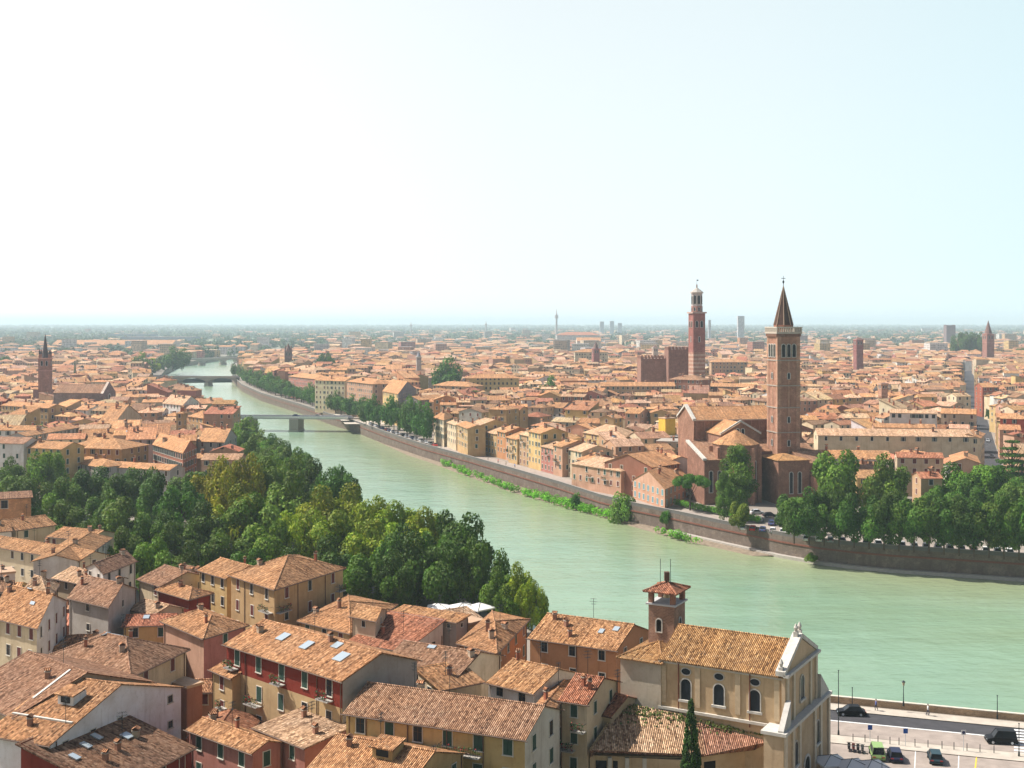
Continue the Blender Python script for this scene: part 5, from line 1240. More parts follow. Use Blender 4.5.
# right bank, large ones first
HM('big yellow corner house with pale hipped roof behind the first riverside row', (582, 432), (617, 438), (641, 434), 13, 'hip', wall='yellow', rc='pale')
HM('long orange brown riverside house with vines on its balconies', (570, 463), (621, 471), (650, 467), 8.8, 'hip', wall='salmon', rc='pale', balc=[(0, 0.4, 4, 3), (0, 0.7, 4, 3)])
HM('tan riverside house with pale blue shutters left of the umbrella pine', (631.5, 479), (665, 489), (690, 478), 6.6, 'gable', 'perp', wall='salmon', rc='orange', win=(1.2, 1.8, 3.2, ('blue',)), winskip=0)
HM('brown house with dark round openings between the tan house and the Gothic church', (652, 467), (681, 463), ('r', 672, 448), 11, 'gable', wall='brick', rc='orange')
HM('grey sided house block left of the Gothic church', (640, 456), (664, 463), ('r', 652, 448), 11, 'gable', wall='white', rc='orange')
HM('bright yellow modern block left of the Gothic church gable', (665, 419), (677, 418.5), 6, 20, 'flat', wall='yellow', rc='pale', wcol=(0.8, 0.5, 0.08), win=(0, 0, 3, (None,)))
HM('long cream cloister range with a row of small arched windows', (817, 435), (975, 436.5), 13, 15.5, 'gable', wall='cream', rc='pale', win=(1.0, 1.6, 5.4, (None,)), floors=1, winskip=0, pitch=20)
HM('white flat fronted school block with a ribbon of dark windows', (889, 412.5), (938, 413.5), 12, 19, 'gable', wall='white', rc='pale', win=(1.4, 1.7, 2.6, (None,)), floors=1, winskip=0.1, pitch=14)
HM('long low roof in front of the white school block', (873, 427), (937, 428), 9, 13.5, 'gable', wall='salmon', rc='orange', win=(0, 0, 3, (None,)))
HM('grey green long house right of the white school block', (940, 413), (977, 414), 12, 18, 'gable', wall='beige', rc='orange')
HM('two storey house with dark red shutters in front of the cloister range', (896, 457), (945, 458), 9, 13.5, 'gable', wall='beige', rc='reddish', win=(1.2, 1.6, 3.4, ('maroon',)), winskip=0)
HM('broad windowless orange roof behind the two tall quay trees', (806, 458), (893, 459), 14, 12, 'gable', wall='white', rc='orange', win=(0, 0, 3, (None,)))
HM('small house with salmon roof and glazed ground floor between the quay trees', (920, 478), (944, 478), 9, 12.5, 'gable', wall='tan', rc='reddish', win=(1.2, 1.6, 2.8, ('maroon', None)), winskip=0)
HM('tile roofed garage with pale wall between the two tall quay trees', (845, 468), (880, 468.5), 6, 10, 'shed', wall='white', rc='orange', win=(0, 0, 3, (None,)))
HM('orange roofed house end closing the block left of the straight street', (951, 462), (981, 463), ('r', 962, 447), 14, 'gable', 'perp', wall='salmon', rc='orange')
HM('long orange roof running towards the straight street', (955, 437), (981, 438), ('r', 965, 425), 15, 'gable', 'perp', wall='cream', rc='orange')
HM('dark red house right of the straight street', (999, 418), (1030, 419), 12, 17, 'hip', wall='red', rc='orange', wcol=(0.42, 0.09, 0.06))
HM('brick red block with flat top right of the far end of the straight street', (982, 387), (1000, 387), 14, 19, 'gable', wall='red', rc='orange', wcol=(0.4, 0.13, 0.08))
HM('arcaded yellow house with open loggia storey at the left end of the riverside row', (433, 417), (444, 420), (456, 416), 13, 'hip', wall='cream', rc='orange', win=(1.3, 2.0, 2.6, (None,)), winskip=0)
HM('tall gabled house with yellow front and darkly shaded side beside the promenade trees', (382, 391), (398, 394), (417, 389), 18.5, 'gable', wall='yellow', rc='orange', pitch=13, sidecol=(0.25, 0.23, 0.24))  # sidecol puts the shade of the right-hand side into the gable wall colour
HM('tall apartment house with pink and white fronts and teal awnings by the bridge', (346, 381), (372, 384), 16, 22, 'hip', wall='salmon', rc='orange')
HM('cream apartment house left of the teal awnings by the bridge', (314, 380), (345, 381), 14, 21.5, 'gable', wall='cream', rc='orange')
HM('grey green apartment front right of the teal awnings', (373, 384), (384, 385), 16, 21, 'gable', wall='beige', rc='orange')
HM('pink block of flats behind the promenade trees beyond the bridge', (288, 376), (316, 379), 16, 17, 'hip', wall='pink', rc='orange')
HM('wide pale roofed block beyond the far promenade trees', (287, 369), (314, 370), 20, 20, 'hip', wall='salmon', rc='pale')
HM('orange palace with a row of tall windows below the big round tree', (432, 385), (470, 386.5), 16, 17, 'hip', wall='orange', rc='orange', wcol=(0.5, 0.33, 0.2))
HM('dark flat roofed block right of the promenade trees', (419, 400), (446, 398), 12, 17, 'gable', wall='grey', rc='orange', wcol=(0.25, 0.22, 0.22))
HM('tan long palace front left of the brick palace', (600, 386), (676, 386), 14, 19, 'gable', wall='tan', rc='orange')
HM('brown brick palace front below the civic tower', (668, 379), (700, 380), 16, 23, 'hip', wall='brick', rc='brown')
HM('long arcaded house with small dark windows below the civic tower', (701, 386), (755, 387), 12, 16, 'gable', wall='brick', rc='orange', win=(1.2, 1.6, 4, (None,)), floors=1, winskip=0)
HM('brick long house with pale front just right of the civic tower', (711, 362), (748, 362), 14, 24, 'hip', wall='tan', rc='orange')
# left bank
HM('yellow house with green shutters rising from the left bank trees', (24, 447), (62, 449), 12, 15, 'gable', wall='yellow', rc='orange', win=(1.1, 1.8, 3.0, ('green',)), winskip=0)
HM('cream grey house left of the yellow green shuttered house', (-30, 442), (24, 443.5), 11, 16.5, 'gable', wall='white', rc='brown', win=(0.9, 1.6, 4.5, ('green',)))
HM('long roof with small yellow front right of the green shuttered house', (62, 447), (122, 449), ('r', 100, 437), 13.5, 'hip', wall='ochre', rc='orange')
HM('low tiled sheds in front of the left bank houses', (66, 461), (100, 467), ('r', 85, 455), 9, 'hip', wall='grey', rc='orange')
HM('low tiled roof half hidden by the left bank trees', (104, 466), (170, 470), 9, 8.5, 'gable', wall='grey', rc='orange')
HM('large brick warehouse with a row of dark windows under a clean orange roof', (152, 444), (183, 453), (198, 447), 13.5, 'gable', 'par', wall='brick', rc='orange', win=(1.8, 1.9, 2.7, (None,)), winskip=0, sidecol=(0.4, 0.18, 0.12))
HM('pale greenish house with a curved wall right of the brick warehouse', (197, 441), (225, 442), (238, 436), 12, 'gable', wall='grey', rc='orange')
HM('long low roof right of the brick warehouse above the trees', (188, 458), (240, 458), 9, 8, 'gable', wall='tan', rc='orange')
HM('square cream house with hipped orange roof beside the river trees', (187, 416), (203, 418), (218, 415), 14, 'hip', wall='ochre', rc='orange')
HM('white fronted house with grey blue side above the cream square house', (162, 403), (183, 405), (200, 402), 16, 'gable', wall='white', rc='pale')
HM('little pyramid roofed tower house among the left bank roofs', (175, 413), (184, 413), 7, 18, 'hip', wall='ochre', rc='orange', pitch=28)
HM('blank cream gable of a house near the left bank church', (115, 423), (143, 416), ('r', 130, 414), 15, 'gable', 'perp', wall='beige', rc='orange')
HM('house with white tarpaulin roof beside the brick warehouse', (168, 438), (200, 441), 8, 12, 'flat', wall='white', rc='pale', win=(0, 0, 3, (None,)))
HM('long curved roof range with blue grey courtyard wall, left bank', (26, 436), (80, 427), 8, 14.5, 'gable', wall='grey', rc='orange')
HM('broad tiled roof between the yellow green shuttered house and the left edge', (-6, 430), (38, 430), 10, 14, 'gable', wall='white', rc='orange')
HM('long roof with red corner right of the far left edge', (0, 405), (48, 408), 11, 16, 'gable', wall='ochre', rc='orange')
HM('red topped house at the left edge below the left bank church', (-14, 401), (6, 401), 9, 18, 'gable', wall='red', rc='reddish')
HM('long dark sided palace right of the left bank church facade', (120, 396), (138, 397), 10, 13, 'hip', wall='beige', rc='orange')

HM('cream narrow house just right of the loggia house', (446, 422), (455.5, 425), 9, 12, wall='cream', rc='pale', winskip=0)
HM('ochre narrow house second right of the loggia house', (456.2, 424), (467, 428.5), 9, 12.6, wall='ochre', rc='orange', winskip=0, balc=[(0, 0.5, 3, 4)])
# riverside row on the quay: coloured narrow houses, from the loggia house to the orange brown house
seqc = ['cream', 'yellow', 'ochre', 'orange', 'salmon', 'ochre', 'tan', 'yellow', 'pink', 'salmon', 'cream', 'pink', 'beige', 'yellow', 'orange', 'orange', 'grey', 'beige', 'cream', 'white', 'salmon']
Qp = [Vector(p) for p in QR]
def quay_at(s):
    acc = 0
    for i in range(i_br, 1, -1):
        a, b = Qp[i], Qp[i-1]; L = (b-a).length
        if acc+L > s: e = (b-a)/L; return a+e*(s-acc), e
        acc += L
    return Qp[1], Vector((1, 0))
def s_of_px(px):
    best = min((abs(proj((*quay_at(s)[0], 0))[0]-px), s) for s in range(0, 620, 1)); return best[1]
s = s_of_px(445); s_end = s_of_px(574); k = 0; rr = random.Random(21)
while s < s_end:
    w = rr.uniform(7.5, 13.0)
    a, e = quay_at(s); b, e2 = quay_at(s+w); e = (b-a).normalized(); n = Vector((-e.y, e.x))
    off = 9.3+rr.choice((0, 0.3, 0.8, 1.6, 2.4)); dep = rr.uniform(11, 14)
    q = [a+n*off+e*0.05, b+n*off-e*0.05, b+n*(off+dep)-e*0.05, a+n*(off+dep)+e*0.05]
    ze = rr.uniform(9.8, 15.2)-(1.5 if s > s_of_px(530) else 0)
    if free([tuple(p) for p in inset(q, 0.8)], 0.4):
        wn = seqc[k % len(seqc)]
        h = dict(q=q, ze=ze, zb=0, roof='gable', ridge='par', pitch=18, wname=wn, rname='orange', wcol=vary(WALLC[wn], .06), rcol=vary(ROOFC[rr.choice(['orange', 'pale', 'orange'])], .08), det=1, row='quay', win=(1.05, 1.75, 2.6, (None, 'green', 'green', 'brown', 'maroon')), winskip=0.06, hand=True, label=None, chim=[(rr.random()*.8+.1, rr.random()*.8+.1) for _ in range(2)], balc=[(0, rr.uniform(.3, .7), rr.choice((3.0, 6.2)), rr.uniform(1.8, 4)) for _ in range(rr.choice((0, 1, 2)))])
        HOUSES.append(h); mark([tuple(p) for p in inset(q, -0.3)]); k += 1
    s += w
# ------------------------------------------------------------------ trees
DK = (0.55, 0.7, 0.62); MD = (0.8, 0.95, 0.75); LT = (1.35, 1.25, 0.75); OL = (1.6, 1.2, 0.5)
def gt_(px, py_top, r, Y, kind='round', tint=MD, **k):
    """tree whose crown centre column is px, crown top at py_top, standing at distance Y"""
    x = (px-CX)*Y/F; ztop = CZ-(py_top-HY)*Y/F; base = k.get('z', 0.0)
    hk = {'round': 1.85, 'small': 1.85, 'tall': 2.6, 'wide': 1.4, 'umbrella': 1.5, 'cedar': 2.6, 'cypress': 2.7, 'bush': 0.95}[kind]
    tree(kind, x, Y, r, sz=max(0.4, (ztop-base)/(hk*r)), tint=tint, **k)
rr = random.Random(5)
DK, MD, LT, OL = (0.66, 0.84, 0.6), (1.05, 1.15, 0.75), (2.1, 1.75, 0.7), (2.0, 1.4, 0.5)
# near bank grove: (px, crown top, radius m, distance, tint)
GR = [(8, 470, 6, 395, MD), (30, 478, 6, 372, DK), (48, 452, 6, 415, MD), (60, 482, 5.5, 350, MD), (82, 474, 6, 372, DK), (22, 500, 5.5, 318, DK), (60, 505, 5.5, 310, MD),
      (100, 470, 6, 385, DK), (118, 478, 6, 362, DK), (104, 496, 5.5, 330, DK), (140, 468, 6, 385, DK), (162, 476, 6, 352, DK), (128, 500, 6, 312, MD), (156, 512, 6, 296, DK), (182, 484, 6, 338, DK), (90, 520, 5, 292, DK),
      (190, 470, 6.5, 372, DK), (214, 466, 6.5, 352, OL), (236, 455, 7, 345, OL), (205, 506, 6, 302, DK), (180, 520, 5.5, 285, DK), (232, 490, 6, 306, OL), (262, 462, 6.5, 352, MD), (255, 492, 6.5, 305, MD), (226, 528, 5.5, 274, DK),
      (285, 455, 6.5, 372, MD), (290, 475, 7, 325, MD), (312, 462, 6, 372, DK), (335, 466, 6, 352, DK), (320, 490, 6.5, 306, LT), (350, 488, 6.5, 312, LT), (300, 510, 6, 283, LT), (268, 520, 6, 276, MD), (345, 515, 6.5, 279, LT), (375, 498, 6, 302, LT), (398, 506, 6, 293, LT),
      (372, 524, 6, 270, LT), (330, 540, 5.5, 256, DK), (400, 528, 5.5, 265, DK), (428, 512, 5.5, 287, LT), (418, 536, 5.5, 257, DK), (440, 516, 6, 272, DK), (468, 518, 6.5, 264, DK), (450, 545, 5, 252, DK), (480, 540, 5.2, 254, DK),
      (498, 570, 3.2, 246, MD), (518, 566, 3.0, 241, LT), (532, 580, 2.6, 236, LT), (290, 552, 4.5, 252, DK), (250, 548, 4.5, 256, DK), (365, 552, 4.5, 250, DK), (395, 556, 4.2, 247, DK), (505, 588, 2.4, 234, MD), (155, 538, 4.5, 262, MD), (190, 545, 4.5, 258, DK), (120, 532, 4.5, 270, MD)]
for (px, py, r, Y, t) in GR:
    gt_(px, py-2, r*1.16, Y, 'round' if rr.random() < 0.7 else 'wide', tuple(x*rr.uniform(.9, 1.12) for x in t), group='trees of the near bank grove', cls='grove')
gt_(357, 472, 1.6, 345, 'cedar', (0.4, 0.55, 0.6), label='small dark conifer poking above the grove edge against the water', name='conifer', cat='conifer')
# trees along the near bank upstream
pts = [(265, 437), (252, 431), (243, 427), (232, 420), (224, 415), (215, 410), (206, 405), (275, 446), (288, 452), (258, 443), (240, 434), (222, 424), (212, 417)]
LBv = [Vector(p) for p in LB]
def bank_at(Y):
    for i in range(len(LBv)-1):
        if LBv[i].y <= Y <= LBv[i+1].y: return LBv[i].x+(LBv[i+1].x-LBv[i].x)*(Y-LBv[i].y)/(LBv[i+1].y-LBv[i].y)
    return LBv[-1].x
Y = 425.0
while Y < 760:
  for dd in (4, 13):
    tree('round' if Y < 520 else 'small', bank_at(Y)-dd-rr.random()*2, Y+rr.uniform(-2, 2), rr.uniform(4.6, 6.2), tint=tuple(x*rr.uniform(.9, 1.2) for x in MD), sz=rr.uniform(1.05, 1.3), group='trees along the near river bank', cls='bank')
  Y += rr.uniform(9, 12)
# beyond the second bridge on the left
for (px, Yb, r, t) in ((142, 1330, 12, MD), (150, 1380, 12, LT), (136, 1280, 9, LT), (173, 1500, 13, DK), (182, 1520, 12, DK), (168, 1540, 12, DK), (178, 1580, 12, DK)):
    tree('small', (px-CX)*Yb/F, Yb, r, tint=t, sz=1.2, group='large trees past the arched bridge', cls='past')
# far bank promenade beyond the flat bridge: a row of plane trees behind the wall
Q_ = [Vector(p) for p in QR[i_br:]]
def along(P, s):
    for i in range(len(P)-1):
        L = (P[i+1]-P[i]).length
        if s <= L: e = (P[i+1]-P[i])/L; return P[i]+e*s, e
        s -= L
    return P[-1], e
tot = sum((Q_[i+1]-Q_[i]).length for i in range(len(Q_)-1)); s = 22
while s < min(tot, 760):
    p, e = along(Q_, s); n = Vector((e.y, -e.x)); d = 6+rr.random()*2
    tree('small', p.x+n.x*d, p.y+n.y*d, rr.uniform(5.2, 7.0), tint=tuple(x*rr.uniform(.85, 1.1) for x in (0.65, 0.9, 0.75)), sz=rr.uniform(1.0, 1.25), group='row of trees on the far promenade beyond the bridge', cls='farprom'); s += rr.uniform(10, 15) if s < 500 else 22
# promenade between bridge and the coloured houses
for (px, top) in ((392, 397), (412, 401), (422, 403), (432, 405), (443, 407), (380, 402), (370, 400), (402, 404), (428, 401)): pass
PR = [(352, 397, 5.5, 770), (372, 402, 4.5, 700), (380, 401, 5, 690), (389, 401, 5.5, 672), (398, 402, 5.2, 655), (407, 404, 5.5, 640), (416, 406, 5.5, 625), (424, 408, 5.8, 610), (366, 405, 4.5, 720), (376, 398, 4.5, 715), (394, 399, 5, 690), (410, 400, 5, 665)]
for (px, top, r, Yb) in PR: gt_(px, top, r, Yb-14, 'small', tuple(x*rr.uniform(.85, 1.1) for x in (0.6, 0.9, 0.7)), group='trees on the promenade before the coloured houses', cls='prom')
mark([tuple(v2(at(x, y, 0))) for x, y in ((362, 424), (432, 446), (436, 432), (372, 410))])
# quay trees on the right
QT = []
for i, px in enumerate(range(794, 1040, 15)):
    p = at(px, 545+(px-794)*0.075, 0); gt_(px, 497+(px-794)*0.03+rr.uniform(-4, 4), rr.uniform(4.8, 5.8), p.y+4, 'round', tuple(x*rr.uniform(.85, 1.1) for x in (0.7, 0.88, 0.62)), group='row of trees on the quay above the parked cars', cls='quay')
gt_(838, 446, 8.6, 368, 'round', (0.95, 1.1, 0.7), label='tall leafy green tree behind the quay row, right of the Gothic church', cls='x')
gt_(886, 456, 7.8, 360, 'round', (1.15, 1.2, 0.8), label='tall grey green tree between the shuttered house and the Gothic church side', cls='x')
gt_(737, 443, 8.2, 372, 'tall', (1.0, 1.1, 0.8), label='very tall slender leaning tree in front of the Gothic apse', cls='x')
gt_(724, 470, 3.6, 366, 'tall', (0.9, 1.05, 0.8), label='thin young tree in front of the Gothic apse, left of the very tall tree', cls='x')
gt_(740, 500, 3.6, 352, 'round', (1.3, 1.1, 0.6), label='small yellowish tree among the parked cars below the very tall tree', cls='x')
gt_(690, 475, 6.6, 388, 'umbrella', (0.6, 1.0, 0.5), label='umbrella pine with a flat bright green crown beside the Gothic church', cat='pine')
gt_(792, 492, 5.4, 348, 'round', (0.55, 0.75, 0.6), label='round dark tree at the left end of the quay tree row', cls='x')
for (px, top, r, Yb) in ((955, 464, 8.2, 380), (980, 461, 8.5, 374), (1003, 468, 7.5, 372), (940, 484, 5, 366), (965, 482, 5.5, 366), (1014, 480, 6, 362)):
    gt_(px, top, r, Yb, 'round', tuple(x*rr.uniform(.9, 1.1) for x in (0.8, 1.05, 0.65)), group='broad trees behind the quay row at the right', cls='broad')
gt_(1012, 432, 9.5, 400, 'cedar', (0.5, 0.75, 0.6), label='layered cedar with dark spreading branches at the right edge', cat='cedar')
mark([(60, 345), (330, 345), (330, 398), (130, 398), (112, 392), (60, 386)])
# big round tree and others in the town
for (px, top, r, Yb, t, kd, lb) in ((446, 358, 12, 905, (0.5, 0.85, 0.5), 'small', 'big round dark green tree standing among roofs in the middle distance'), (548, 377, 8, 800, (0.6, 0.9, 0.5), 'small', 'dark green garden trees among roofs right of the yellow palace'),
      (475, 380, 4, 780, MD, 'small', 'small tree in front of the yellow arcaded palace'), (75, 362, 4, 1150, DK, 'cypress', 'lone dark cypress right of the left bank tower'), (26, 415, 6, 560, DK, 'small', 'dark tree clump in a left bank courtyard'), (36, 414, 6, 565, DK, 'small', 'second dark tree clump in the left bank courtyard, right of the first'),
      (30, 352, 7, 1500, DK, 'small', 'dark bluish tree left of the left bank tower near the skyline'), (5, 350, 8, 1500, DK, 'small', 'dark bluish tree at the left edge near the skyline'), (326, 352, 11, 1250, DK, 'wide', 'dark wide tree clump right of the small Gothic tower'), (962, 331, 17, 1900, DK, 'wide', 'dark wide tree mass right of the castle keep'), (975, 331, 16, 1900, DK, 'wide', 'dark wide tree mass left of the distant spire at the right'),
      (1020, 341, 10, 1700, DK, 'small', 'dark trees at the right edge near the skyline'), (188, 364, 0, 0, 0, 0, 0), (12, 458, 5, 420, MD, 'round', 'bushy tree at the left edge below the cream grey house'), (47, 448, 5.5, 428, LT, 'tall', 'light green tall tree in front of the yellow green shuttered house')):
    if r: gt_(px, top, r, Yb, kd, t, label=lb, cls='x', cat='cypress' if kd == 'cypress' else 'tree'); x_ = (px-CX)*Yb/F; mark([(x_-r, Yb-r), (x_+r, Yb-r), (x_+r, Yb+r), (x_-r, Yb+r)])
# bushes
gt_(622, 495, 5.6, 401, 'bush', (1.2, 1.4, 1.1), z=-5.8, label='rounded grey green willow bush at the foot of the embankment', name='willow_bush', cat='bush')
gt_(576, 484, 2.2, 428, 'bush', (0.6, 1.1, 0.4), z=-5, label='narrow dark ivy covered bush against the embankment wall', cat='bush', name='ivy_bush'); TREES[-1]['sz'] = 2.3
gt_(812, 553, 2.2, 331, 'bush', (1.2, 1.3, 0.6), z=-5, label='small bright bush on the towpath below the quay trees', cat='bush')
gt_(667, 511, 2.2, 384, 'bush', (0.6, 1.0, 0.45), z=-3.2, label='dark ivy clump hanging on the embankment wall below the pine', cat='bush', name='ivy_bush')
gt_(680, 534, 1.6, 368, 'bush', (0.9, 1.2, 0.5), z=-5.4, label='small bush on the shore below the hanging ivy clump', cat='bush')
# green shore plants below the coloured houses: nobody could count them
m = []; rs = random.Random(9); cen = []; rad = []; tn = []
for i in range(len(WATER_PX)-1):
    (x0, y0), (x1, y1) = WATER_PX[i], WATER_PX[i+1]
    for _ in range(int(abs(x0-x1)*0.75)):
        t = rs.random(); x = x0+(x1-x0)*t; y = y0+(y1-y0)*t
        if not (432 < x < 606 or (640 < x < 700 and rs.random() < 0.35)): continue
        g = at(x, y, -5.4); n = Vector((-(0.6), 0.8, 0)); d = rs.uniform(2.0, 8.0) if x < 606 else rs.uniform(1, 3); p = g+Vector((0.45, 0.9, 0))*d
        r_ = rs.uniform(0.7, 1.5); cen.append((p.x, p.y, -4.8+0.3*r_)); rad.append(r_); tn.append(rs.uniform(1.2, 2.4))
me = leaf_mesh('shore_plants', cen, rad, 70, 0.28, 77, tn); o = bpy.data.objects.new('shore_plants', me); col.objects.link(o); o.color = (0.8, 1.35, 0.5, 1)
tag(o, 'bright green plants growing on the gravel shore below the embankment wall', 'shore plants', kind='stuff')
# hedge on top of the wall beside the pine
cen = []; rad = []; tn = []
for x in np.arange(676, 760, 1.6):
    g = at(x, 505+(x-673)*0.21, 0.4); cen.append((g.x, g.y+1.6, 1.4)); rad.append(1.0); tn.append(rs.uniform(0.9, 1.6))
me = leaf_mesh('hedge_leaves', cen, rad, 120, 0.2, 78, tn); r_ = empty('hedge', (cen[0][0], cen[0][1], 0), 'clipped bright green hedge on top of the embankment wall beside the pine', 'hedge')
o = child('leaves', me, r_); o.location = -r_.location; o.color = (0.8, 1.3, 0.5, 1)

# ------------------------------------------------------------------ cars
def car_parts(L=4.3, W=1.75, Hh=1.48, van=False, wag=False):
    hb = 0.86 if not van else 1.0; mb = MB(); l = L/2
    prof = [(-l, 0.3), (-l-0.02, 0.62), (-l+0.12, hb-0.06), (-l+0.5, hb), (l-1.15, hb), (l-0.3, hb-0.14), (l, hb-0.34), (l+0.02, 0.3)]
    def rib(y, ins): return [Vector((x*(1-ins*0.02), y, z-(ins*0.03 if z > 0.5 else 0))) for x, z in prof]
    S = [rib(-W/2+0.08, 1), rib(-W/2, 0), rib(W/2, 0), rib(W/2-0.08, 1)]
    for k in range(3):
        for i in range(len(prof)):
            j = (i+1) % len(prof); a, b = S[k], S[k+1]
            mb.poly([a[i], b[i], b[j], a[j]])
    mb.poly(list(reversed(S[0]))[::-1]); mb.poly(S[3][::-1])
    # cabin
    c0, c1, t0, t1 = (-l+0.15, l-0.95, -l+0.3, l-1.55) if (van or wag) else (-l+0.45, l-1.05, -l+1.05, l-1.85)
    bw, tw = W/2-0.05, W/2-0.22
    B_ = [(c0, -bw), (c1, -bw), (c1, bw), (c0, bw)]; T_ = [(t0, -tw), (t1, -tw), (t1, tw), (t0, tw)]
    g = MB()
    for i in range(4):
        j = (i+1) % 4; g.poly([(*B_[i], hb-0.02), (*B_[j], hb-0.02), (*T_[j], Hh-0.04), (*T_[i], Hh-0.04)])
    tp = [(x+(0.05 if x > 0 else -0.05), y*1.04) for x, y in T_]
    mb.prism(tp, Hh-0.06, Hh, 0)
    for i in range(4):   # pillars
        a, b = Vector((*B_[i], hb-0.03)), Vector((*T_[i], Hh-0.03)); mb.tube(a, b, 0.05, n=5)
    if van or wag:
        for xx in (0.0,):
            for s in (-1, 1): mb.tube((xx, s*(bw+0.01), hb), (xx, s*(tw+0.02), Hh-.03), 0.05, n=4)
    wh = MB(); wh.tube((0, -0.1, 0), (0, 0.1, 0), 0.31, n=14); rim = MB(); rim.tube((0, -0.11, 0), (0, 0.11, 0), 0.19, n=10)
    hl = MB(); hl.box((-0.03, -0.2, -0.07), (0.05, 0.2, 0.07))
    return dict(body=mb.mesh('body', m_obj), glass=g.mesh('glass', m_glass), wheel=wh.mesh('wheel', m_rub), rim=rim.mesh('rim', m_zinc), lamp=hl.mesh('headlight', m_skylight), tl=hl.mesh('tail_light', simple_mat('tail_red', (0.35, 0.02, 0.02), 0.3)), L=L, W=W)
CARS = {'sedan': car_parts(), 'hatch': car_parts(3.9, 1.7, 1.5, wag=True), 'van': car_parts(4.2, 1.8, 1.9, van=True)}
def car(kind, x, y, rz, colr, label, group=None, z=0.02, detail=True, cat='car'):
    m = CARS[kind]; root = empty('parked_car' if cat == 'car' else 'parked_van', (x, y, z), label, cat, group, rz)
    b = child('body', m['body'], root); b.color = (*colr, 1); child('glass', m['glass'], root)
    if detail:
        for sx_ in (-1, 1):
            for sy_ in (-1, 1): w = child('wheel', m['wheel'], root, (sx_*m['L']*0.31, sy_*(m['W']/2-0.06), 0.31)); child('rim', m['rim'], w)
        for sy_ in (-1, 1): child('headlight', m['lamp'], root, (m['L']/2-0.05, sy_*0.58, 0.62)); child('tail_light', m['tl'], root, (-m['L']/2, sy_*0.6, 0.66))
p = at(851, 715, 0); car('sedan', p.x, p.y, R(174), (0.012, 0.012, 0.015), 'black saloon car driving on the dark river road past the church front')
p = at(877, 757, 0); car('van', p.x, p.y, R(80), (0.24, 0.36, 0.14), 'light green small van parked nose in beside the white parasols', cat='van')
p = at(895, 759, 0); car('hatch', p.x, p.y, R(80), (0.03, 0.035, 0.07), 'dark navy hatchback parked right of the light green van')
p = at(935, 761, 0); car('hatch', p.x, p.y, R(78), (0.03, 0.06, 0.075), 'dark teal hatchback parked alone between painted bays')
p = at(1001, 743, 0); car('van', p.x, p.y, R(172), (0.014, 0.014, 0.016), 'black people carrier waiting at the zebra crossing at the right edge', cat='van')
p = at(949, 781, 0); car('sedan', p.x, p.y, R(80), (0.04, 0.06, 0.2), 'blue car roof just cut by the bottom edge', )
CC = [(0.55, 0.56, 0.58), (0.04, 0.04, 0.05), (0.7, 0.7, 0.7), (0.28, 0.3, 0.33), (0.06, 0.09, 0.2), (0.45, 0.04, 0.03), (0.35, 0.36, 0.38), (0.7, 0.68, 0.64)]
CN = ['silver', 'black', 'white', 'grey', 'dark blue', 'red', 'grey metallic', 'cream white']
_o1 = ['first', 'second', 'third', 'fourth', 'fifth', 'sixth', 'seventh', 'eighth', 'ninth', 'tenth', 'eleventh', 'twelfth', 'thirteenth', 'fourteenth', 'fifteenth', 'sixteenth', 'seventeenth', 'eighteenth', 'nineteenth', 'twentieth']
ordn = _o1+[t+'-'+o for t in ('twenty', 'thirty', 'forty') for o in _o1[:9]]+['fiftieth']*40
rc_ = random.Random(4); idx = 0
for px in list(range(744, 792, 10))+list(range(796, 1024, 12)):
    p = at(px, 530.5+(px-744)*0.098 if px < 800 else 541+(px-800)*0.066, 0); ci = rc_.choice((0, 0, 1, 2, 2, 3, 4, 5, 6, 7))
    if px > 985: ci = {992: 5}.get(px, ci)
    car('hatch' if rc_.random() < .5 else 'sedan', p.x, p.y+1.6, R(75+rc_.uniform(-4, 4)), CC[ci], f'{ordn[idx]} car from the left on the quay above the red banded wall, {CN[ci]}', 'cars parked on the quay under the trees'); idx += 1
idx = 0
for (px, py) in ((783, 519), (770, 517), (757, 514), (772, 525), (760, 522), (748, 519)):
    p = at(px, py, 0); ci = (2, 1, 0, 4, 3, 7)[idx]; car('sedan', p.x, p.y, R(10 if idx < 3 else 70), CC[ci], f'{CN[ci]} car in the car park below the Gothic church, {ordn[idx]} from the right', 'cars in the car park below the Gothic church'); idx += 1
s0, s1 = s_of_px(362), s_of_px(432); s = s0+4; idx = 0
while s < s1:
    p, e = quay_at(s); n = Vector((-e.y, e.x)); q = p+n*4.2; ci = rc_.randrange(8)
    car('sedan', q.x, q.y, math.atan2(e.y, e.x), CC[ci], f'{CN[ci]} car parked under the promenade trees, {ordn[idx]} after the bridge', 'cars parked under the promenade trees', detail=False); s += rc_.uniform(6, 11); idx += 1
for i, (px, py) in enumerate(((332, 408), (341, 411), (351, 409), (324, 409), (362, 415), (318, 416), (296, 416.5))):
    p = at(px, py, 0.05) if i < 5 else atY(px, py, 739); ci = (2, 1, 3, 0, 5, 7, 4)[i]
    lb = f'{CN[ci]} car on the pale square at the far bridge head, {ordn[i]} by size' if i < 5 else f'{CN[ci]} car crossing the flat road bridge'
    car('sedan', p.x, p.y, R(20*i) if i < 5 else R(-3), CC[ci], lb, None, z=0.03 if i < 5 else 2.63, detail=False)
# cars in the straight street
for i, Yb in enumerate((450, 468, 487, 508, 540, 575, 610, 660)):
    p = street_pt(Yb, -3 if i % 2 else 3.2); ci = rc_.randrange(8); car('sedan', p[0], p[1], math.atan2(1, 0.36), CC[ci], f'{CN[ci]} car in the straight street at the right, {ordn[i]} from its near end', 'cars in the straight street', detail=False)
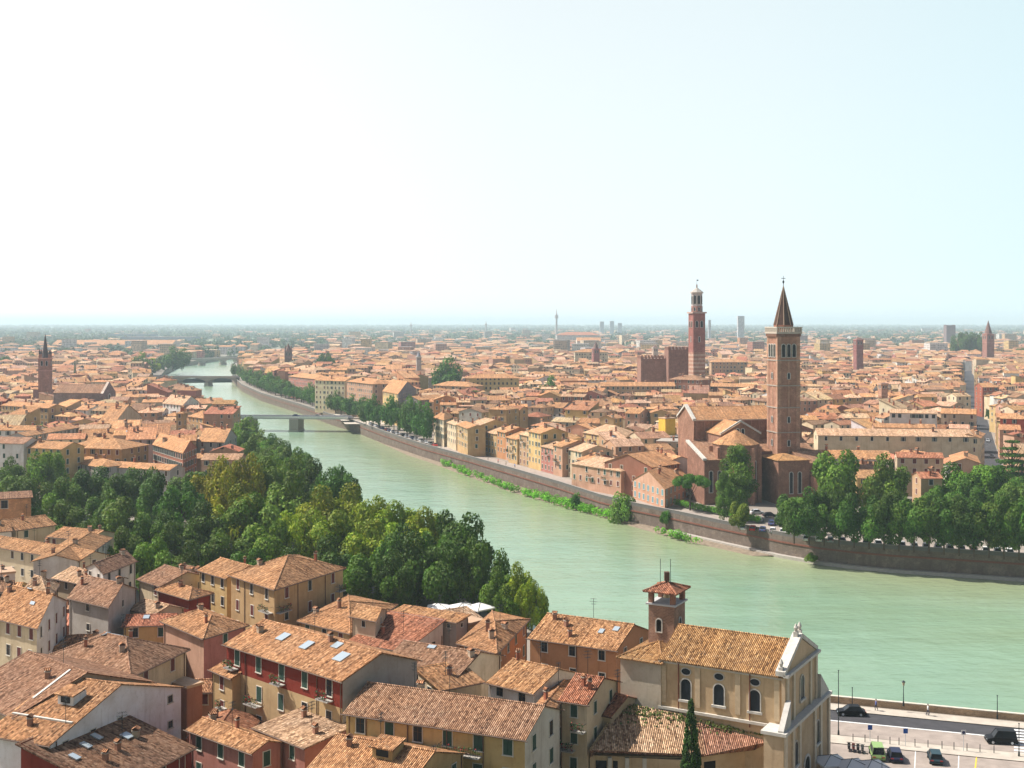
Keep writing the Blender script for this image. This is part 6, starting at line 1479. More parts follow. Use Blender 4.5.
# scooters beside the parasols
def scooter_meshes():
    b = MB(); b.tube((0.55, 0, 0.35), (0.45, 0, 1.0), 0.06, n=6); b.box((-0.5, -0.16, 0.35), (0.1, 0.16, 0.72)); b.box((-0.1, -0.18, 0.25), (0.45, 0.18, 0.34)); b.poly([(0.42, -0.2, 0.3), (0.42, 0.2, 0.3), (0.52, 0.2, 0.9), (0.52, -0.2, 0.9)]); b.box((0.36, -0.32, 0.98), (0.42, 0.32, 1.03)); 
    s = MB(); s.box((-0.6, -0.14, 0.72), (0.08, 0.14, 0.82)); w = MB(); w.tube((0, -0.06, 0), (0, 0.06, 0), 0.24, n=12)
    return b.mesh('body', m_obj), s.mesh('seat', m_rub), w.mesh('wheel', m_rub)
SC = scooter_meshes()
def scooter(x, y, rz, colr, label, group=None):
    root = empty('motor_scooter', (x, y, 0.02), label, 'scooter', group, rz); b = child('body', SC[0], root); b.color = (*colr, 1); child('seat', SC[1], root)
    child('wheel', SC[2], root, (0.58, 0, 0.24)); child('wheel', SC[2], root, (-0.5, 0, 0.24)); return root
for i, px in enumerate((849, 853.5, 858, 862.5)):
    p = at(px, 750.5+i*0.7, 0); scooter(p.x, p.y, R(75), ((0.03, 0.03, 0.03), (0.3, 0.05, 0.04), (0.05, 0.05, 0.06), (0.2, 0.2, 0.22))[i], ('black', 'red', 'dark grey', 'silver grey')[i]+f' motor scooter parked behind the parasols, {ordn[i]} from the left', 'scooters parked behind the parasols')
# lamp posts, tall poles, signs, bollards
def lamp_post(px, ybase, ytop, label, kind='lantern', z=0.0, group=None):
    p = at(px, ybase, z); zt_ = atY(px, ytop, p.y).z
    root = empty('street_lamp' if kind == 'lantern' else 'pole', (p.x, p.y, z), label, 'street lamp' if kind == 'lantern' else 'pole', group); h_ = zt_-z
    mb = MB(); mb.tube((0, 0, 0), (0, 0, 0.7), 0.16, 0.12, 8); mb.tube((0, 0, 0.7), (0, 0, h_-0.7 if kind == 'lantern' else h_), 0.075, 0.05, 8); mb.build('post', m_metal, root)
    if kind == 'lantern':
        mb = MB(); mb.tube((0, 0, h_-0.7), (0, 0, h_-0.15), 0.14, 0.26, 8, c=(0.5, 0.45, 0.3)); mb.build('lantern', m_attr, root); mb = MB(); mb.tube((0, 0, h_-0.15), (0, 0, h_+0.1), 0.32, 0.04, 8); mb.build('cap', m_metal, root)
    else:
        mb = MB(); mb.tube((0, 0, h_), (0, 0, h_+0.12), 0.1, 0.1, 8); mb.build('cap', m_metal, root)
lamp_post(903.5, 706, 681, 'dark street lamp with a small lantern standing on the river parapet', z=1.0)
lamp_post(838.5, 735, 671, 'tall thin dark pole on the pavement beside the church front', 'pole')
lamp_post(852.3, 709, 688, 'thin post behind the black saloon car', 'pole', z=0.12); lamp_post(997.3, 719, 696, 'thin post on the river pavement above the black people carrier', 'pole', z=0.12); lamp_post(1019, 757, 724, 'dark post beside the zebra crossing', 'pole')
lamp_post(266, 572, 541, 'grey street lamp with a lantern rising behind the square ochre house', z=0.0); lamp_post(441, 436+12, 430, 'small lamp post at the near end of the promenade', z=0)
lamp_post(491, 600, 585, 'pale lamp post in front of the white tents', z=0)
def sign(px, ybase, ytop, label, cp, shape='square', mark_=None):
    p = at(px, ybase, 0.12); zt_ = atY(px, ytop, p.y).z; root = empty('road_sign', (p.x, p.y, 0.12), label, 'road sign'); h_ = zt_-0.12
    mb = MB(); mb.tube((0, 0, 0), (0, 0, h_-0.1), 0.04, n=6); mb.build('post', m_zinc, root)
    mb = MB(); mb.box((-0.32, -0.06, h_-0.68), (0.32, -0.03, h_), 0, cp); pl = mb.build('plate', m_attr, root)
    if mark_: 
        mb = MB(); mark_(mb, h_-0.34); mb.build('symbol', m_attr, pl)
def sym_cross(mb, z): mb.box((-0.2, -0.075, z-0.1), (0.2, -0.061, z+0.02), 0, (0.75, 0.75, 0.75)); mb.box((-0.1, -0.075, z+0.02), (0.12, -0.061, z+0.14), 0, (0.75, 0.75, 0.75))
def sym_dot(mb, z): mb.tube((0, -0.075, z), (0, -0.061, z), 0.22, n=16, c=(0.02, 0.03, 0.12))
sign(870, 741, 725, 'small blue road sign on a post near the light green van', (0.02, 0.08, 0.35)); sign(905.5, 746, 728.5, 'larger blue road sign with a pale lower plate between the parked hatchbacks', (0.02, 0.1, 0.42)); sign(963.5, 751, 730, 'white square road sign with a dark blue disc', (0.7, 0.7, 0.72), mark_=sym_dot)
bm = MB(); bm.tube((0, 0, 0), (0, 0, 0.95), 0.06, 0.055, 8); bm.tube((0, 0, 0.95), (0, 0, 1.06), 0.075, 0.03, 8); BOL = bm.mesh('bollard', m_metal)
for i, px in enumerate((853, 865, 878, 890, 899, 915, 928, 942, 954, 967, 980, 994)):
    p = at(px, 741+(px-853)*0.085, 0.12); o = bpy.data.objects.new('bollard', BOL); col.objects.link(o); o.location = (p.x, p.y, 0.12); tag(o, f'dark iron bollard between the pink lane and the parking, {ordn[i]} from the left', 'bollard', 'bollards along the parking')
# white parasols bottom right: a square canopy on a pole, four ribs, one valance
def parasol_meshes(w):
    c = MB(); h_ = w/2; 
    for (a, b) in (((-h_, -h_), (h_, -h_)), ((h_, -h_), (h_, h_)), ((h_, h_), (-h_, h_)), ((-h_, h_), (-h_, -h_))):
        c.poly([(*a, 2.5), (*b, 2.5), (0, 0, 3.25)]); c.poly([(0, 0, 3.2), (*b, 2.45), (*a, 2.45)]); c.poly([(*a, 2.28), (*b, 2.28), (*b, 2.5), (*a, 2.5)])
    r = MB()
    for s in ((-1, -1), (1, -1), (1, 1), (-1, 1)): r.tube((s[0]*h_, s[1]*h_, 2.53), (0, 0, 3.3), 0.035, n=5)
    p = MB(); p.tube((0, 0, 0), (0, 0, 3.4), 0.045, n=8); p.box((-0.4, -0.4, 0), (0.4, 0.4, 0.1))
    return c.mesh('canopy', m_fabric), r.mesh('rib', m_metal), p.mesh('pole', m_metal)
PA = parasol_meshes(4.0); 
def parasol(x, y, rz, label, s=1.0, z=0.02, group=None):
    root = empty('parasol', (x, y, z), label, 'parasol', group, rz); root.scale = (s,)*3; child('canopy', PA[0], root); child('rib', PA[1], root); child('pole', PA[2], root)
for i, (px, py, lb) in enumerate(((831, 757, 'large white parasol at the foot of the church front, greyer in shade'), (852, 761, 'cream white parasol between the church front and the light green van'), (872, 762, 'white parasol right beside the light green van'))):
    p = at(px, py, 3); parasol(p.x, p.y, R(12), lb)
for i, (px, py, s, lb) in enumerate(((438, 606, 1.1, 'cream white tent under the dark grove, leftmost of the tents'), (463, 607, 1.2, 'bright white tent under the grove, between two other tents'), (480, 607, 1.2, 'bluish white tent under the grove, nearest the water'))):
    p = at(px, py, 3); parasol(p.x, p.y, R(20*i), lb, s)
p = at(278, 556, 9); r_ = empty('awning', (p.x, p.y, 0), 'pale flat awning roof between the square ochre house and the grove', 'awning', None, R(12))
mb = MB(); mb.box((-4, -1.5, 5.0), (4, 1.5, 5.15), 0, (0.75, 0.75, 0.72)); mb.build('canopy', m_attr, r_)
for s in ((-3.8, -1.3), (3.8, -1.3), (3.8, 1.3), (-3.8, 1.3)): mb = MB(); mb.tube((*s, 0), (*s, 5), 0.06, n=6); mb.build('post', m_metal, r_)

# ------------------------------------------------------------------ people (tiny in the photograph): one skinned body each
def person_mesh(pose):
    if pose == 'walk': J = [((0, 0, .95), .15), ((0, 0, 1.2), .15), ((0, 0, 1.42), .16), ((0, 0, 1.53), .06), ((0, 0, 1.66), .11), ((.09, .0, .9), .1), ((.1, .14, .5), .075), ((.1, .05, .06), .05), ((.1, .2, .03), .04), ((-.09, 0, .9), .1), ((-.1, -.1, .5), .075), ((-.1, -.28, .1), .05), ((-.1, -.16, .03), .04), ((.2, 0, 1.4), .07), ((.25, -.1, 1.12), .05), ((.24, .04, .88), .04), ((-.2, 0, 1.4), .07), ((-.25, .08, 1.12), .05), ((-.24, .2, .92), .04)]
    else: J = [((0, 0, .85), .15), ((0, .04, 1.1), .15), ((0, .1, 1.32), .16), ((0, .13, 1.43), .06), ((0, .17, 1.58), .13), ((.1, .05, .8), .1), ((.16, .42, .72), .075), ((.16, .45, .33), .05), ((.16, .6, .3), .04), ((-.1, .05, .8), .1), ((-.16, .42, .72), .075), ((-.16, .45, .33), .05), ((-.16, .6, .3), .04), ((.2, .1, 1.3), .07), ((.26, .25, 1.1), .05), ((.24, .48, 1.05), .04), ((-.2, .1, 1.3), .07), ((-.26, .25, 1.1), .05), ((-.24, .48, 1.05), .04)]
    E = [(0, 1), (1, 2), (2, 3), (3, 4), (0, 5), (5, 6), (6, 7), (7, 8), (0, 9), (9, 10), (10, 11), (11, 12), (2, 13), (13, 14), (14, 15), (2, 16), (16, 17), (17, 18)]
    me = bpy.data.meshes.new('body'); me.from_pydata([j[0] for j in J], E, []); o = bpy.data.objects.new('tmp', me); col.objects.link(o)
    md = o.modifiers.new('s', 'SKIN'); sv = me.skin_vertices[0].data
    for i, j in enumerate(J): sv[i].radius = (j[1], j[1])
    sv[0].use_root = True
    o.modifiers.new('u', 'SUBSURF').levels = 1
    dg = bpy.context.evaluated_depsgraph_get(); m2 = bpy.data.meshes.new_from_object(o.evaluated_get(dg)); bpy.data.objects.remove(o)
    m2.materials.clear()
    for mm in (m_obj_cloth, m_trs, m_skin): m2.materials.append(mm)
    for f in m2.polygons:
        z = f.center.z; f.material_index = 2 if z > (1.47 if pose == 'walk' else 1.42) else (0 if z > 0.9 else 1)
        f.use_smooth = True
    return m2
m_obj_cloth = simple_mat('cloth', (0.5,)*3, 0.9, objcol=True); m_trs = simple_mat('trousers', (0.05, 0.05, 0.08), 0.9); m_skin = simple_mat('skin', (0.5, 0.3, 0.22), 0.6)
PW = person_mesh('walk'); PS = person_mesh('sit')
hair = MB(); hair.tube((0, -0.01, 1.66), (0, -0.01, 1.79), 0.115, 0.07, 8); HAIR = hair.mesh('hair', m_rub)
def person(x, y, rz, c, label, z=0.02, pose='walk'):
    root = empty('person', (x, y, z), label, 'person', None, rz); b = child('body', PW if pose == 'walk' else PS, root); b.color = (*c, 1)
    if pose == 'walk': child('hair', HAIR, root)
p = at(1013, 744, 0); scooter(p.x, p.y, R(172), (0.04, 0.05, 0.1), 'dark scooter waiting beside the black people carrier under its rider'); person(p.x+0.15, p.y, R(172-90), (0.65, 0.45, 0.03), 'person in a yellow top riding the scooter at the zebra crossing', 0.02, 'sit')
for i, (px, py, c, lb) in enumerate(((928, 715.5, (0.6, 0.6, 0.6), 'person in a white top walking on the river pavement, middle of the parapet'), (876, 710.5, (0.1, 0.12, 0.3), 'person in dark clothes walking on the river pavement near the black saloon car'))):
    p = at(px, py, 0.13); person(p.x, p.y, R(90 if i else -90), c, lb, 0.13)
for i, (px, py) in enumerate(((482, 458.5), (489, 460.5), (499, 462.5), (506, 465))):
    p, e = quay_at(s_of_px(px)); n = Vector((-e.y, e.x)); q = p+n*(3+i % 2); person(q.x, q.y, R(40+90*i), ((0.7, 0.7, 0.7), (0.6, 0.1, 0.1), (0.7, 0.65, 0.5), (0.2, 0.3, 0.6))[i], ('white', 'red', 'cream', 'blue')[i]+' topped tiny person on the pale quay below the coloured houses', 0.08)
# ------------------------------------------------------------------ the rest of the town: row houses filled in street by street
rg = random.Random(33)
wnames = ['cream', 'ochre', 'salmon', 'beige', 'white', 'yellow', 'tan', 'orange', 'grey', 'pink', 'brick']; wwt = [20, 14, 14, 14, 9, 9, 8, 5, 5, 4, 6]
rnames = ['orange', 'pale', 'brown', 'reddish']; rwt = [46, 24, 18, 12]
def attrs(h):
    h['wname'] = rg.choices(wnames, wwt)[0]; h['rname'] = rg.choices(rnames, rwt)[0]
    h['wcol'] = vary(WALLC[h['wname']], .12); h['rcol'] = vary(ROOFC[h['rname']], .26); h['pitch'] = rg.uniform(15, 22)
    h['roof'] = rg.choices(['gable', 'hip', 'shed', 'flat'], [64, 26, 8, 2])[0]; h['ridge'] = 'par' if rg.random() < 0.8 else 'perp'
    h['nch'] = rg.choice((0, 1, 1, 2, 2, 3)); h['label'] = None; h['zb'] = 0.0
def in_view(x, y, m=30): return abs(x) < 0.425*y+m
def fill(x0, x1, y0, y1, cell, wr, dr, zr, gap, condition=lambda x, y: True):
    for cx in np.arange(x0, x1, cell):
        for cy in np.arange(y0, y1, cell):
            if not in_view(cx+cell/2, cy+cell/2, cell+20): continue
            th = R(rg.choice((-18, -8, 0, 6, 12, 20, 34, -30)) if cy > 430 or cx < 0 else rg.choice((-6, 0, 12, 18)))
            ux, uy = math.cos(th), math.sin(th); base_h = rg.uniform(*zr)
            v = -cell*0.7
            while v < cell*0.7:
                dep = rg.uniform(*dr); u = -cell*0.7
                while u < cell*0.7:
                    w = rg.uniform(*wr)
                    mx, my = cx+cell/2+ux*(u+w/2)-uy*(v+dep/2), cy+cell/2+uy*(u+w/2)+ux*(v+dep/2)
                    u += w+(0 if rg.random() < 0.8 else rg.uniform(2, 7))
                    if not (cx-2 <= mx < cx+cell+2 and cy-2 <= my < cy+cell+2) or not in_view(mx, my, 14) or not condition(mx, my): continue
                    d2 = dep*rg.uniform(0.85, 1.1)
                    q = [Vector((mx+ux*a-uy*b, my+uy*a+ux*b)) for a, b in ((-w/2, -d2/2), (w/2, -d2/2), (w/2, d2/2), (-w/2, d2/2))]
                    if not free([tuple(p) for p in inset(q, 0.3)], 0.06): continue
                    h = dict(q=q); attrs(h); h['ze'] = base_h+rg.uniform(-2.4, 3.2)*(0.5 if base_h < 9 else 1); h['det'] = 0; h['hand'] = False
                    HOUSES.append(h); mark([tuple(p) for p in q])
                v += dep+(rg.uniform(0.2, 1.5) if rg.random() < 0.55 else rg.uniform(*gap))
def leftbank(x, y): return x < bank_at(y)-(22 if y < 770 else 26)
mark([(104, 396), (206, 396), (206, 500), (104, 500)]) if False else None
# between the foreground houses: low courtyard buildings
fill(-130, 45, 146, 252, 40, (6, 10), (5, 8), (6.5, 8.0), (1.5, 3), lambda x, y: y < (238 if x < -45 else 198))
mark([(-260, 252), (10, 252), (2, 262), (-10, 285), (-40, 345), (-68, 420), (-260, 430)])      # the grove
fill(-760, -60, 400, 1250, 70, (8, 15), (8, 12), (8.5, 12), (3, 7), lambda x, y: leftbank(x, y) and y > 425)
mark([(0, 0)]) if False else None; mark([(60, 315), (330, 315), (330, 350), (60, 350)]); mark([(126, 386), (206, 386), (206, 436), (126, 436)])
fill(100, 208, 392, 505, 54, (8, 15), (8, 12), (7, 8.5), (2, 5))
fill(-60, 208, 392, 560, 60, (8, 14), (8, 12), (9, 12), (2, 5))
fill(-60, 760, 330, 1250, 60, (7, 14), (7.5, 12), (10, 16), (2.5, 6), lambda x, y: x > -200)
fill(-420, -60, 560, 1250, 70, (9, 17), (9, 14), (12, 18), (3, 6), lambda x, y: not leftbank(x, y))
print('houses placed', len(HOUSES))
fill(-760, 760, 1250, 1830, 80, (9, 19), (9, 15), (9, 16), (3, 10))
print('houses placed', len(HOUSES))

mark([(0,0)]) if False else None
# how much of each house the camera sees (front-to-back cover of a coarse picture)
buf = np.zeros((768, 1024), bool)
def cover(x0, x1, y0, y1, write=True):
    x0, x1 = int(max(0, x0)), int(min(1023, x1)); y0, y1 = int(max(0, y0)), int(min(767, y1))
    if x1 < x0 or y1 < y0: return 0
    s = buf[y0:y1+1, x0:x1+1]; n = int((~s).sum())
    if write: s[:] = True
    return n
items = []
for h in HOUSES:
    cen = sum(h['q'], Vector((0, 0)))/4; items.append((cen.y, 'h', h))
for t in TREES: items.append((t['y'], 't', t))
items.append((425, 'b', [(63, 420, 104, 440, 0, 29), (62, 405, 82, 412, 0, 22), (88.5, 418, 98.7, 421, 0, 58)]))
items.sort(key=lambda i: i[0])
for _, k, h in items:
    if k == 't':
        x, y = proj((h['x'], h['y'], h['z'])); xt, yt = proj((h['x'], h['y'], h['z']+h['r']*h['sz']*1.7)); w = F*h['r']/h['y']*0.8
        if h['kind'] not in ('cypress', 'bush'): cover(x-w, x+w, yt, y-2*h['r']*0.2)
        continue
    if k == 'b':
        for (a, y0, b, y1, z0, z1) in h:
            xa, ya = proj((a, y0, z0)); xb, yb = proj((b, y1, z1)); cover(xa, xb, yb, ya)
        continue
    P = [proj((p.x, p.y, z)) for p in h['q'] for z in (h['zb'], h['ze'])]
    q, dep, L, tp, rise = roof_dims(h); cen = sum(h['q'], Vector((0, 0)))/4; pr = proj((cen.x, cen.y, h['ze']+rise))
    xs = [p[0] for p in P]; h['px'] = (sum(xs)/8, pr[1]*0.6+0.4*max(p[1] for p in P[1::2])); h['top'] = pr[1]
    h['vis'] = cover(min(xs), max(xs), pr[1], max(p[1] for p in P)); h['Y'] = cen.y
    h['bbox'] = (min(xs), pr[1], max(xs), max(p[1] for p in P[1::2]))
HOUSES = [h for h in HOUSES if h['vis'] > 0 or (h['hand'] and h['Y'] < 300)]
ranked = sorted(HOUSES, key=lambda h: -(h['vis']+(5000 if h.get('hand') else 0)))
NIND = 295
IND = ranked[:NIND]; REST = ranked[NIND:]
print('individual', len(IND), 'stuff', len(REST), 'smallest vis', IND[-1]['vis'])

# labels for the ones not described by hand: look, then the nearest landmark
LM = [((785, 400), 'tall spired tower'), ((697, 335), 'civic tower'), ((720, 450), 'Gothic church'), ((45, 365), 'left bank spired tower'), ((80, 395), 'left bank church'), ((446, 370), 'big round tree'),
      ((612, 448), 'big yellow corner house'), ((493, 383), 'yellow arcaded palace'), ((665, 362), 'brick palace'), ((858, 350), 'square clock tower'), ((988, 342), 'distant right spire'), ((883, 395), 'stubby brick tower'),
      ((914, 416), 'white school block'), ((895, 435), 'cloister range'), ((982, 430), 'straight street'), ((175, 450), 'brick warehouse'), ((42, 462), 'green shuttered house'), ((203, 421), 'square cream riverside house'),
      ((448, 420), 'loggia house'), ((398, 400), 'grey gabled house'), ((1015, 428), 'dark red house'), ((345, 395), 'teal awning flats'), ((288, 352), 'small Gothic tower'), ((595, 350), 'dark brick belfry'), ((548, 385), 'garden trees'), ((670, 425), 'bright yellow block'),
      ((640, 390), 'tan palace front'), ((1010, 465), 'cedar'), ((180, 395), 'arched bridge end'), ((620, 470), 'long orange brown house'), ((730, 388), 'arcaded long house'), ((845, 450), 'windowless orange roof'), ((285, 578), 'square ochre house'), ((285, 660), 'red topped house'), ((120, 710), 'white gable house'), ((440, 720), 'long yellow house'), ((570, 630), 'long orange house'), ((50, 555), 'long cream wing'), ((710, 680), 'foreground church'), ((400, 605), 'gallery'), ((120, 640), 'broad mottled roof')]
DIRS = ['right of', 'above right of', 'above', 'above left of', 'left of', 'below left of', 'below', 'below right of']
groups = {}
for h in IND:
    if h.get('label'): continue
    x, y = h['px']; best = min(LM, key=lambda l: math.hypot(l[0][0]-x, (l[0][1]-y)*1.8)); dx, dy = x-best[0][0], -(y-best[0][1])*1.6
    d = DIRS[int(round(math.atan2(dy, dx)/(math.pi/4))) % 8]
    groups.setdefault((h['wname'], best[1], d), []).append((math.hypot(dx, dy), h))
rt = {'gable': 'gabled', 'hip': 'hipped', 'shed': 'lean-to', 'flat': 'flat'}; rn = {'orange': 'orange', 'pale': 'pale', 'brown': 'brown', 'reddish': 'reddish', 'mossy': 'mossy'}
for (w, l, d), L in groups.items():
    L.sort(key=lambda t: t[0])
    for i, (_, h) in enumerate(L):
        size = 'tall, ' if h['ze'] > 16.5 else 'low, ' if h['ze'] < 9 else ('long, ' if (h['q'][1]-h['q'][0]).length > 15 else '')
        rk = '' if len(L) == 1 else (ordn[i]+' nearest ' if i else 'nearest ')
        kind = f"narrow {w} riverside house" if h.get('row') == 'quay' else f"{w} house"
        tail = ', many windowed' if h.get('row') == 'quay' else f", {size}{rn[h['rname']]} {rt[h['roof']]} roof"
        h['label'] = f"{rk}{kind} {d} the {l}{tail}"
        if len(h['label'].split()) > 16: h['label'] = f"{rk}{w} house {d} the {l}, {rt[h['roof']]} roof"
seen = {}
for h in IND:
    k = h['label']
    if k in seen: print('DUP', k)
    seen[k] = 1
for h in IND:
    Yh = h['Y']
    if not h.get('hand'):
        h['det'] = 2 if Yh < 262 else 1
        h['win'] = (0.95, 1.5, 3.1, (None, 'green', 'brown', 'maroon')) if Yh < 720 else (0, 0, 3, (None,))
        h['floors'] = 3
        rr_ = random.Random(int(h['px'][0]*7)); h['chim'] = [(rr_.uniform(.1, .9), rr_.uniform(.15, .85)) for _ in range(h['nch'])]
        if h['roof'] == 'flat': h['rcol'] = (0.4, 0.35, 0.3)
        if Yh < 500 and rr_.random() < .25: h['sky'] = [(rr_.uniform(.2, .8), 0.35, 1.0, 1.2)]
        if Yh < 300: h['floors'] = 2; h['chim'] = h['chim'][:1]
        h['group'] = 'houses of the old town'
    elif h.get('row') == 'quay': h['group'] = 'coloured narrow houses along the quay'; h['floors'] = 4
    build_house(h)
# everything smaller in the picture: one object
def stuff_house(mb, q, ze, roof, ridge, pitch, wc, rc, ch=0):
    h = dict(q=q, ze=ze, zb=0, roof=roof, ridge=ridge, pitch=pitch, wcol=wc, rcol=rc, stuff=True, ov=0.4)
    add_walls(mb, h, 0); add_roof(mb, h, 1, False)
    for _ in range(ch):
        p = roof_pt(h, rg.uniform(.15, .85), rg.uniform(.2, .8)); mb.box((p.x-.4, p.y-.4, p.z-.8), (p.x+.4, p.y+.4, p.z+1.2), 0, (0.32, 0.18, 0.13), bottom=False)
mb = MB()
for h in REST: stuff_house(mb, h['q'], h['ze'], h['roof'], h['ridge'], h['pitch'], h['wcol'], h['rcol'], h.get('nch', 0) if h['Y'] < 1000 else 0)
# beyond: looser town out to the plain, ever more trees between
Y = 1830.0; cnt = 0
while Y < 7000:
    step = 16+Y*0.012; X = -0.43*Y-40
    while X < 0.43*Y+40:
        w = rg.uniform(13, 26)*(1+Y/9000); X += w+rg.uniform(2, 14)*(1+Y/2500)
        pxx, pyy = proj((X, Y, 0))
        dens = 1.0 if Y < 2400 else max(0.14, 1.15-Y/4200)
        if pxx < 330: dens *= 0.35 if Y > 2100 else 0.6
        if rg.random() > dens or (Y < 2600 and bank_at(min(Y, 2440))-14 < X < bank_at(min(Y, 2440))+75): continue
        yy = Y+rg.uniform(-step/2, step/2); th = R(rg.uniform(-25, 25)); d = rg.uniform(11, 20); ux, uy = math.cos(th), math.sin(th)
        q = [Vector((X+ux*a-uy*b, yy+uy*a+ux*b)) for a, b in ((-w/2, -d/2), (w/2, -d/2), (w/2, d/2), (-w/2, d/2))]
        wn = rg.choices(wnames, wwt)[0]; tall = rg.random() < 0.06
        ze = rg.uniform(18, 30) if tall else rg.uniform(8, 15)
        wc = WALLC[wn] if rg.random() < .75 else (0.66, 0.62, 0.58)
        roof = 'flat' if tall or rg.random() < .08 else rg.choice(('gable', 'hip'))
        stuff_house(mb, q, ze, roof, 'par', rg.uniform(14, 20), vary(wc), vary(ROOFC[rg.choices(rnames, rwt)[0]] if roof != 'flat' else (0.45, 0.42, 0.4), .15)); cnt += 1
    Y += step
print('far houses', cnt, 'faces', len(mb.f))
o = mb.build('distant_houses', [wall_win, roof_far]); tag(o, 'countless small roofs of the far town fading towards the plain', 'town', kind='stuff')
# woods and gardens between the far houses: uncountable
V = []; C = []; rw_ = np.random.default_rng(5)
def clump(x, y, r, hgt, n, tone):
    d = rw_.normal(size=(n, 3)); d /= np.linalg.norm(d, axis=1)[:, None]; d[:, 2] = np.abs(d[:, 2])
    p = np.array([x, y, 0])+d*np.array([r, r, hgt])*(0.75+0.3*rw_.random((n, 1)))
    nr = d+rw_.normal(size=(n, 3))*0.4; a = np.cross(nr, rw_.normal(size=(n, 3))); a /= np.linalg.norm(a, axis=1)[:, None]; b = np.cross(nr, a); b /= np.linalg.norm(b, axis=1)[:, None]
    s = r*rw_.uniform(0.25, 0.45, (n, 1)); V.append(np.stack([p-a*s, p-b*s*.7, p+a*s, p+b*s*.7], 1).reshape(-1, 3)); C.append(np.repeat(np.tile(np.array([[0.055, 0.09, 0.03]])*tone, (n, 1))*rw_.uniform(.8, 1.25, (n, 1)), 4, 0))
Y = 700.0
while Y < 17000:
    step = 14+Y*0.012; nb_ = int(0.86*Y/ (22+Y*0.008))
    for _ in range(nb_):
        X = rg.uniform(-0.43*Y, 0.43*Y); yy = Y+rg.uniform(-step/2, step/2); pxx, pyy = proj((X, yy, 0))
        pr = 0.05 if Y < 1500 else (0.22 if Y < 2600 else min(0.95, 0.3+(Y-2600)/2600))
        if pxx < 330: pr = min(0.95, pr*(2.6 if Y > 1700 else 1.3))
        nz = math.sin(X*0.006+1.3)*math.sin(yy*0.0035+X*0.002)
        if rg.random() > pr*(0.65+0.8*(nz > 0)): continue
        if 1200 < yy < 2600 and bank_at(min(yy, 2440))-6 < X < bank_at(min(yy, 2440))+70: continue
        if yy < OY+ONY-3 and abs(X) < 1000 and OCC[int(yy)-OY, int(X)-OX]: continue
        r = rg.uniform(5, 9)*(1+Y/5000); clump(X, yy, r, rg.uniform(9, 15)*(1+Y/16000), 34 if Y < 3500 else 16, rg.uniform(.7, 1.4))
    Y += step
V = np.concatenate(V); C = np.concatenate(C); n = len(V)//4
me = bpy.data.meshes.new('far_woods'); me.vertices.add(len(V)); me.vertices.foreach_set('co', V.astype(np.float32).ravel()); me.loops.add(len(V)); me.loops.foreach_set('vertex_index', np.arange(len(V), dtype=np.int32))
me.polygons.add(n); me.polygons.foreach_set('loop_start', np.arange(0, 4*n, 4, dtype=np.int32)); me.polygons.foreach_set('loop_total', np.full(n, 4, np.int32))
ca = me.color_attributes.new('tone', 'FLOAT_COLOR', 'CORNER'); cc = np.ones((len(V), 4), np.float32); cc[:, :3] = C; ca.data.foreach_set('color', cc.ravel()); me.materials.append(m_leaf); me.update(calc_edges=True)
o = bpy.data.objects.new('far_woods', me); col.objects.link(o); tag(o, 'bands of far woods and garden trees between the distant roofs', 'woods', kind='stuff')
print('far woods quads', n)

# ------------------------------------------------------------------ trees: labels and building
names = {'grove': 'in the near bank grove', 'bank': 'on the near river bank above the grove', 'past': 'past the arched bridge on the left', 'farprom': 'on the far promenade beyond the flat bridge', 'prom': 'on the promenade before the coloured houses', 'quay': 'in the quay row above the parked cars', 'broad': 'behind the quay row at the right'}
by = {}
for t in TREES:
    if not t['label']: by.setdefault(t['cls'], []).append(t)
for cls, L in by.items():
    L.sort(key=lambda t: proj((t['x'], t['y'], 0))[0])
    def tone(t): a = t['tint']; return 'olive green' if a[0] > 1.35 and a[2] < .65 else 'light green' if a[0] > 1.1 else 'dark green' if a[0] < .68 else 'mid green'
    sub = {}
    for t in L:
        row = ('front', 'middle', 'rear')[min(2, int((t['y']-245)/55))] if cls == 'grove' else ''
        sub.setdefault((tone(t), row), []).append(t)
    for (tn_, row), M in sub.items():
        for i, t in enumerate(M):
            t['label'] = f"{(ordn[i]+' ') if len(M) > 1 else ''}{tn_} tree{' from the left' if len(M) > 1 else ''} {'in the '+row+' of the near bank grove' if cls == 'grove' else names[cls]}"
for t in TREES: build_tree(t)

# ------------------------------------------------------------------ light, sky, haze
SUN_EL, SUN_AZ = R(52), R(-72)          # azimuth measured from the view direction (+Y), negative = left
sd = Vector((math.sin(SUN_AZ)*math.cos(SUN_EL), math.cos(SUN_AZ)*math.cos(SUN_EL), math.sin(SUN_EL)))
sl = bpy.data.lights.new('sun', 'SUN'); so = bpy.data.objects.new('sun', sl); col.objects.link(so)
sl.energy = 5.0; sl.angle = R(0.53); sl.color = (1.0, 0.95, 0.87)
so.rotation_euler = sd.to_track_quat('Z', 'Y').to_euler(); so.location = (0, 0, 300)
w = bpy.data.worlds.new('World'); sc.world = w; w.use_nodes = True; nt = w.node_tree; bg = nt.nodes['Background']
sky = nt.nodes.new('ShaderNodeTexSky'); sky.sky_type = 'NISHITA'; sky.sun_disc = False; sky.sun_elevation = SUN_EL; sky.sun_rotation = SUN_AZ
sky.air_density = 1.0; sky.dust_density = 3.5; sky.ozone_density = 1.0; sky.altitude = 100
g = N(nt); tc = nt.nodes.new('ShaderNodeTexCoord'); sx = nt.nodes.new('ShaderNodeSeparateXYZ'); nt.links.new(tc.outputs['Generated'], sx.inputs[0])
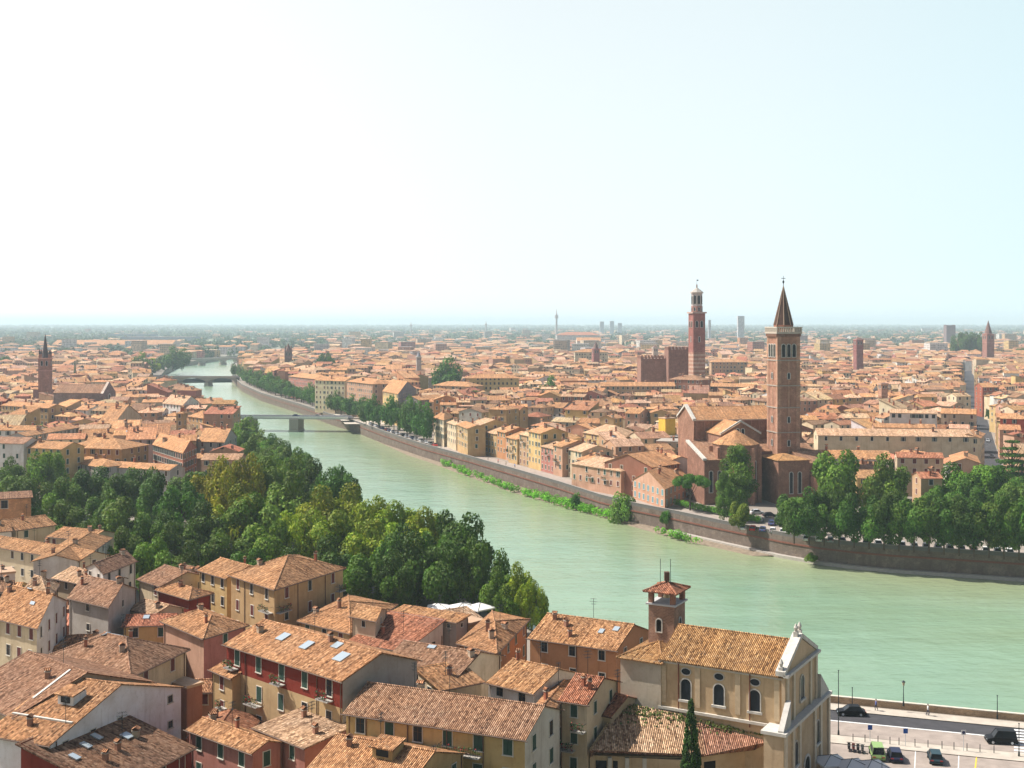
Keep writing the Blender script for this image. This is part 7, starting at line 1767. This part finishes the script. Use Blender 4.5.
# milky glow added low over the horizon, brighter towards the sun (left), cut off above the view to keep shade dark
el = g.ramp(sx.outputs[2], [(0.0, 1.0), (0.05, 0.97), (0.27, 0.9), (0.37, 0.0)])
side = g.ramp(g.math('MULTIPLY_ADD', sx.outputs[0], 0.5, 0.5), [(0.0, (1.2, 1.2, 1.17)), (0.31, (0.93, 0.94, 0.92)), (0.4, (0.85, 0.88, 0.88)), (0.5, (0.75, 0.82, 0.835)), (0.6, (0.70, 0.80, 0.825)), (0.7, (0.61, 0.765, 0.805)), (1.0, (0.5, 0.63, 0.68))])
back = g.ramp(g.math('MULTIPLY_ADD', sx.outputs[1], 0.5, 0.5), [(0.25, 0.8), (0.62, 1.0)])  # share of the glow behind the camera, set as fill light for front walls
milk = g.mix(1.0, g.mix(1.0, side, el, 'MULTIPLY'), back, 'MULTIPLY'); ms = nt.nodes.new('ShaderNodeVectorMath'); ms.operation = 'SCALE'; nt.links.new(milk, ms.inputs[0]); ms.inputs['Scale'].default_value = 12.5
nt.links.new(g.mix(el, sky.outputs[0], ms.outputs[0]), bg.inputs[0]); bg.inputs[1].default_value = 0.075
sc.view_settings.exposure = 0.56
mb = MB(); mb.box((-43000, -1600, ZW-1.5), (43000, 43000, 130)); hz = mb.build('haze', m_attr); tag(hz, 'pale summer haze over the town', 'haze', kind='stuff')
m = bpy.data.materials.new('haze_air'); m.use_nodes = True; nt = m.node_tree; nt.nodes.remove(nt.nodes['Principled BSDF'])
pv = nt.nodes.new('ShaderNodeVolumePrincipled'); pv.inputs['Color'].default_value = (0.72, 0.89, 1.0, 1); pv.inputs['Density'].default_value = 0.00011; pv.inputs['Anisotropy'].default_value = 0.1
nt.links.new(pv.outputs[0], nt.nodes['Material Output'].inputs['Volume']); hz.data.materials.clear(); hz.data.materials.append(m)
sc.cycles.max_bounces = 5; sc.cycles.diffuse_bounces = 3; sc.cycles.glossy_bounces = 2; sc.cycles.transmission_bounces = 2; sc.cycles.volume_bounces = 2; sc.cycles.transparent_max_bounces = 4
sc.cycles.use_denoising = True; sc.cycles.caustics_reflective = False; sc.cycles.caustics_refractive = False
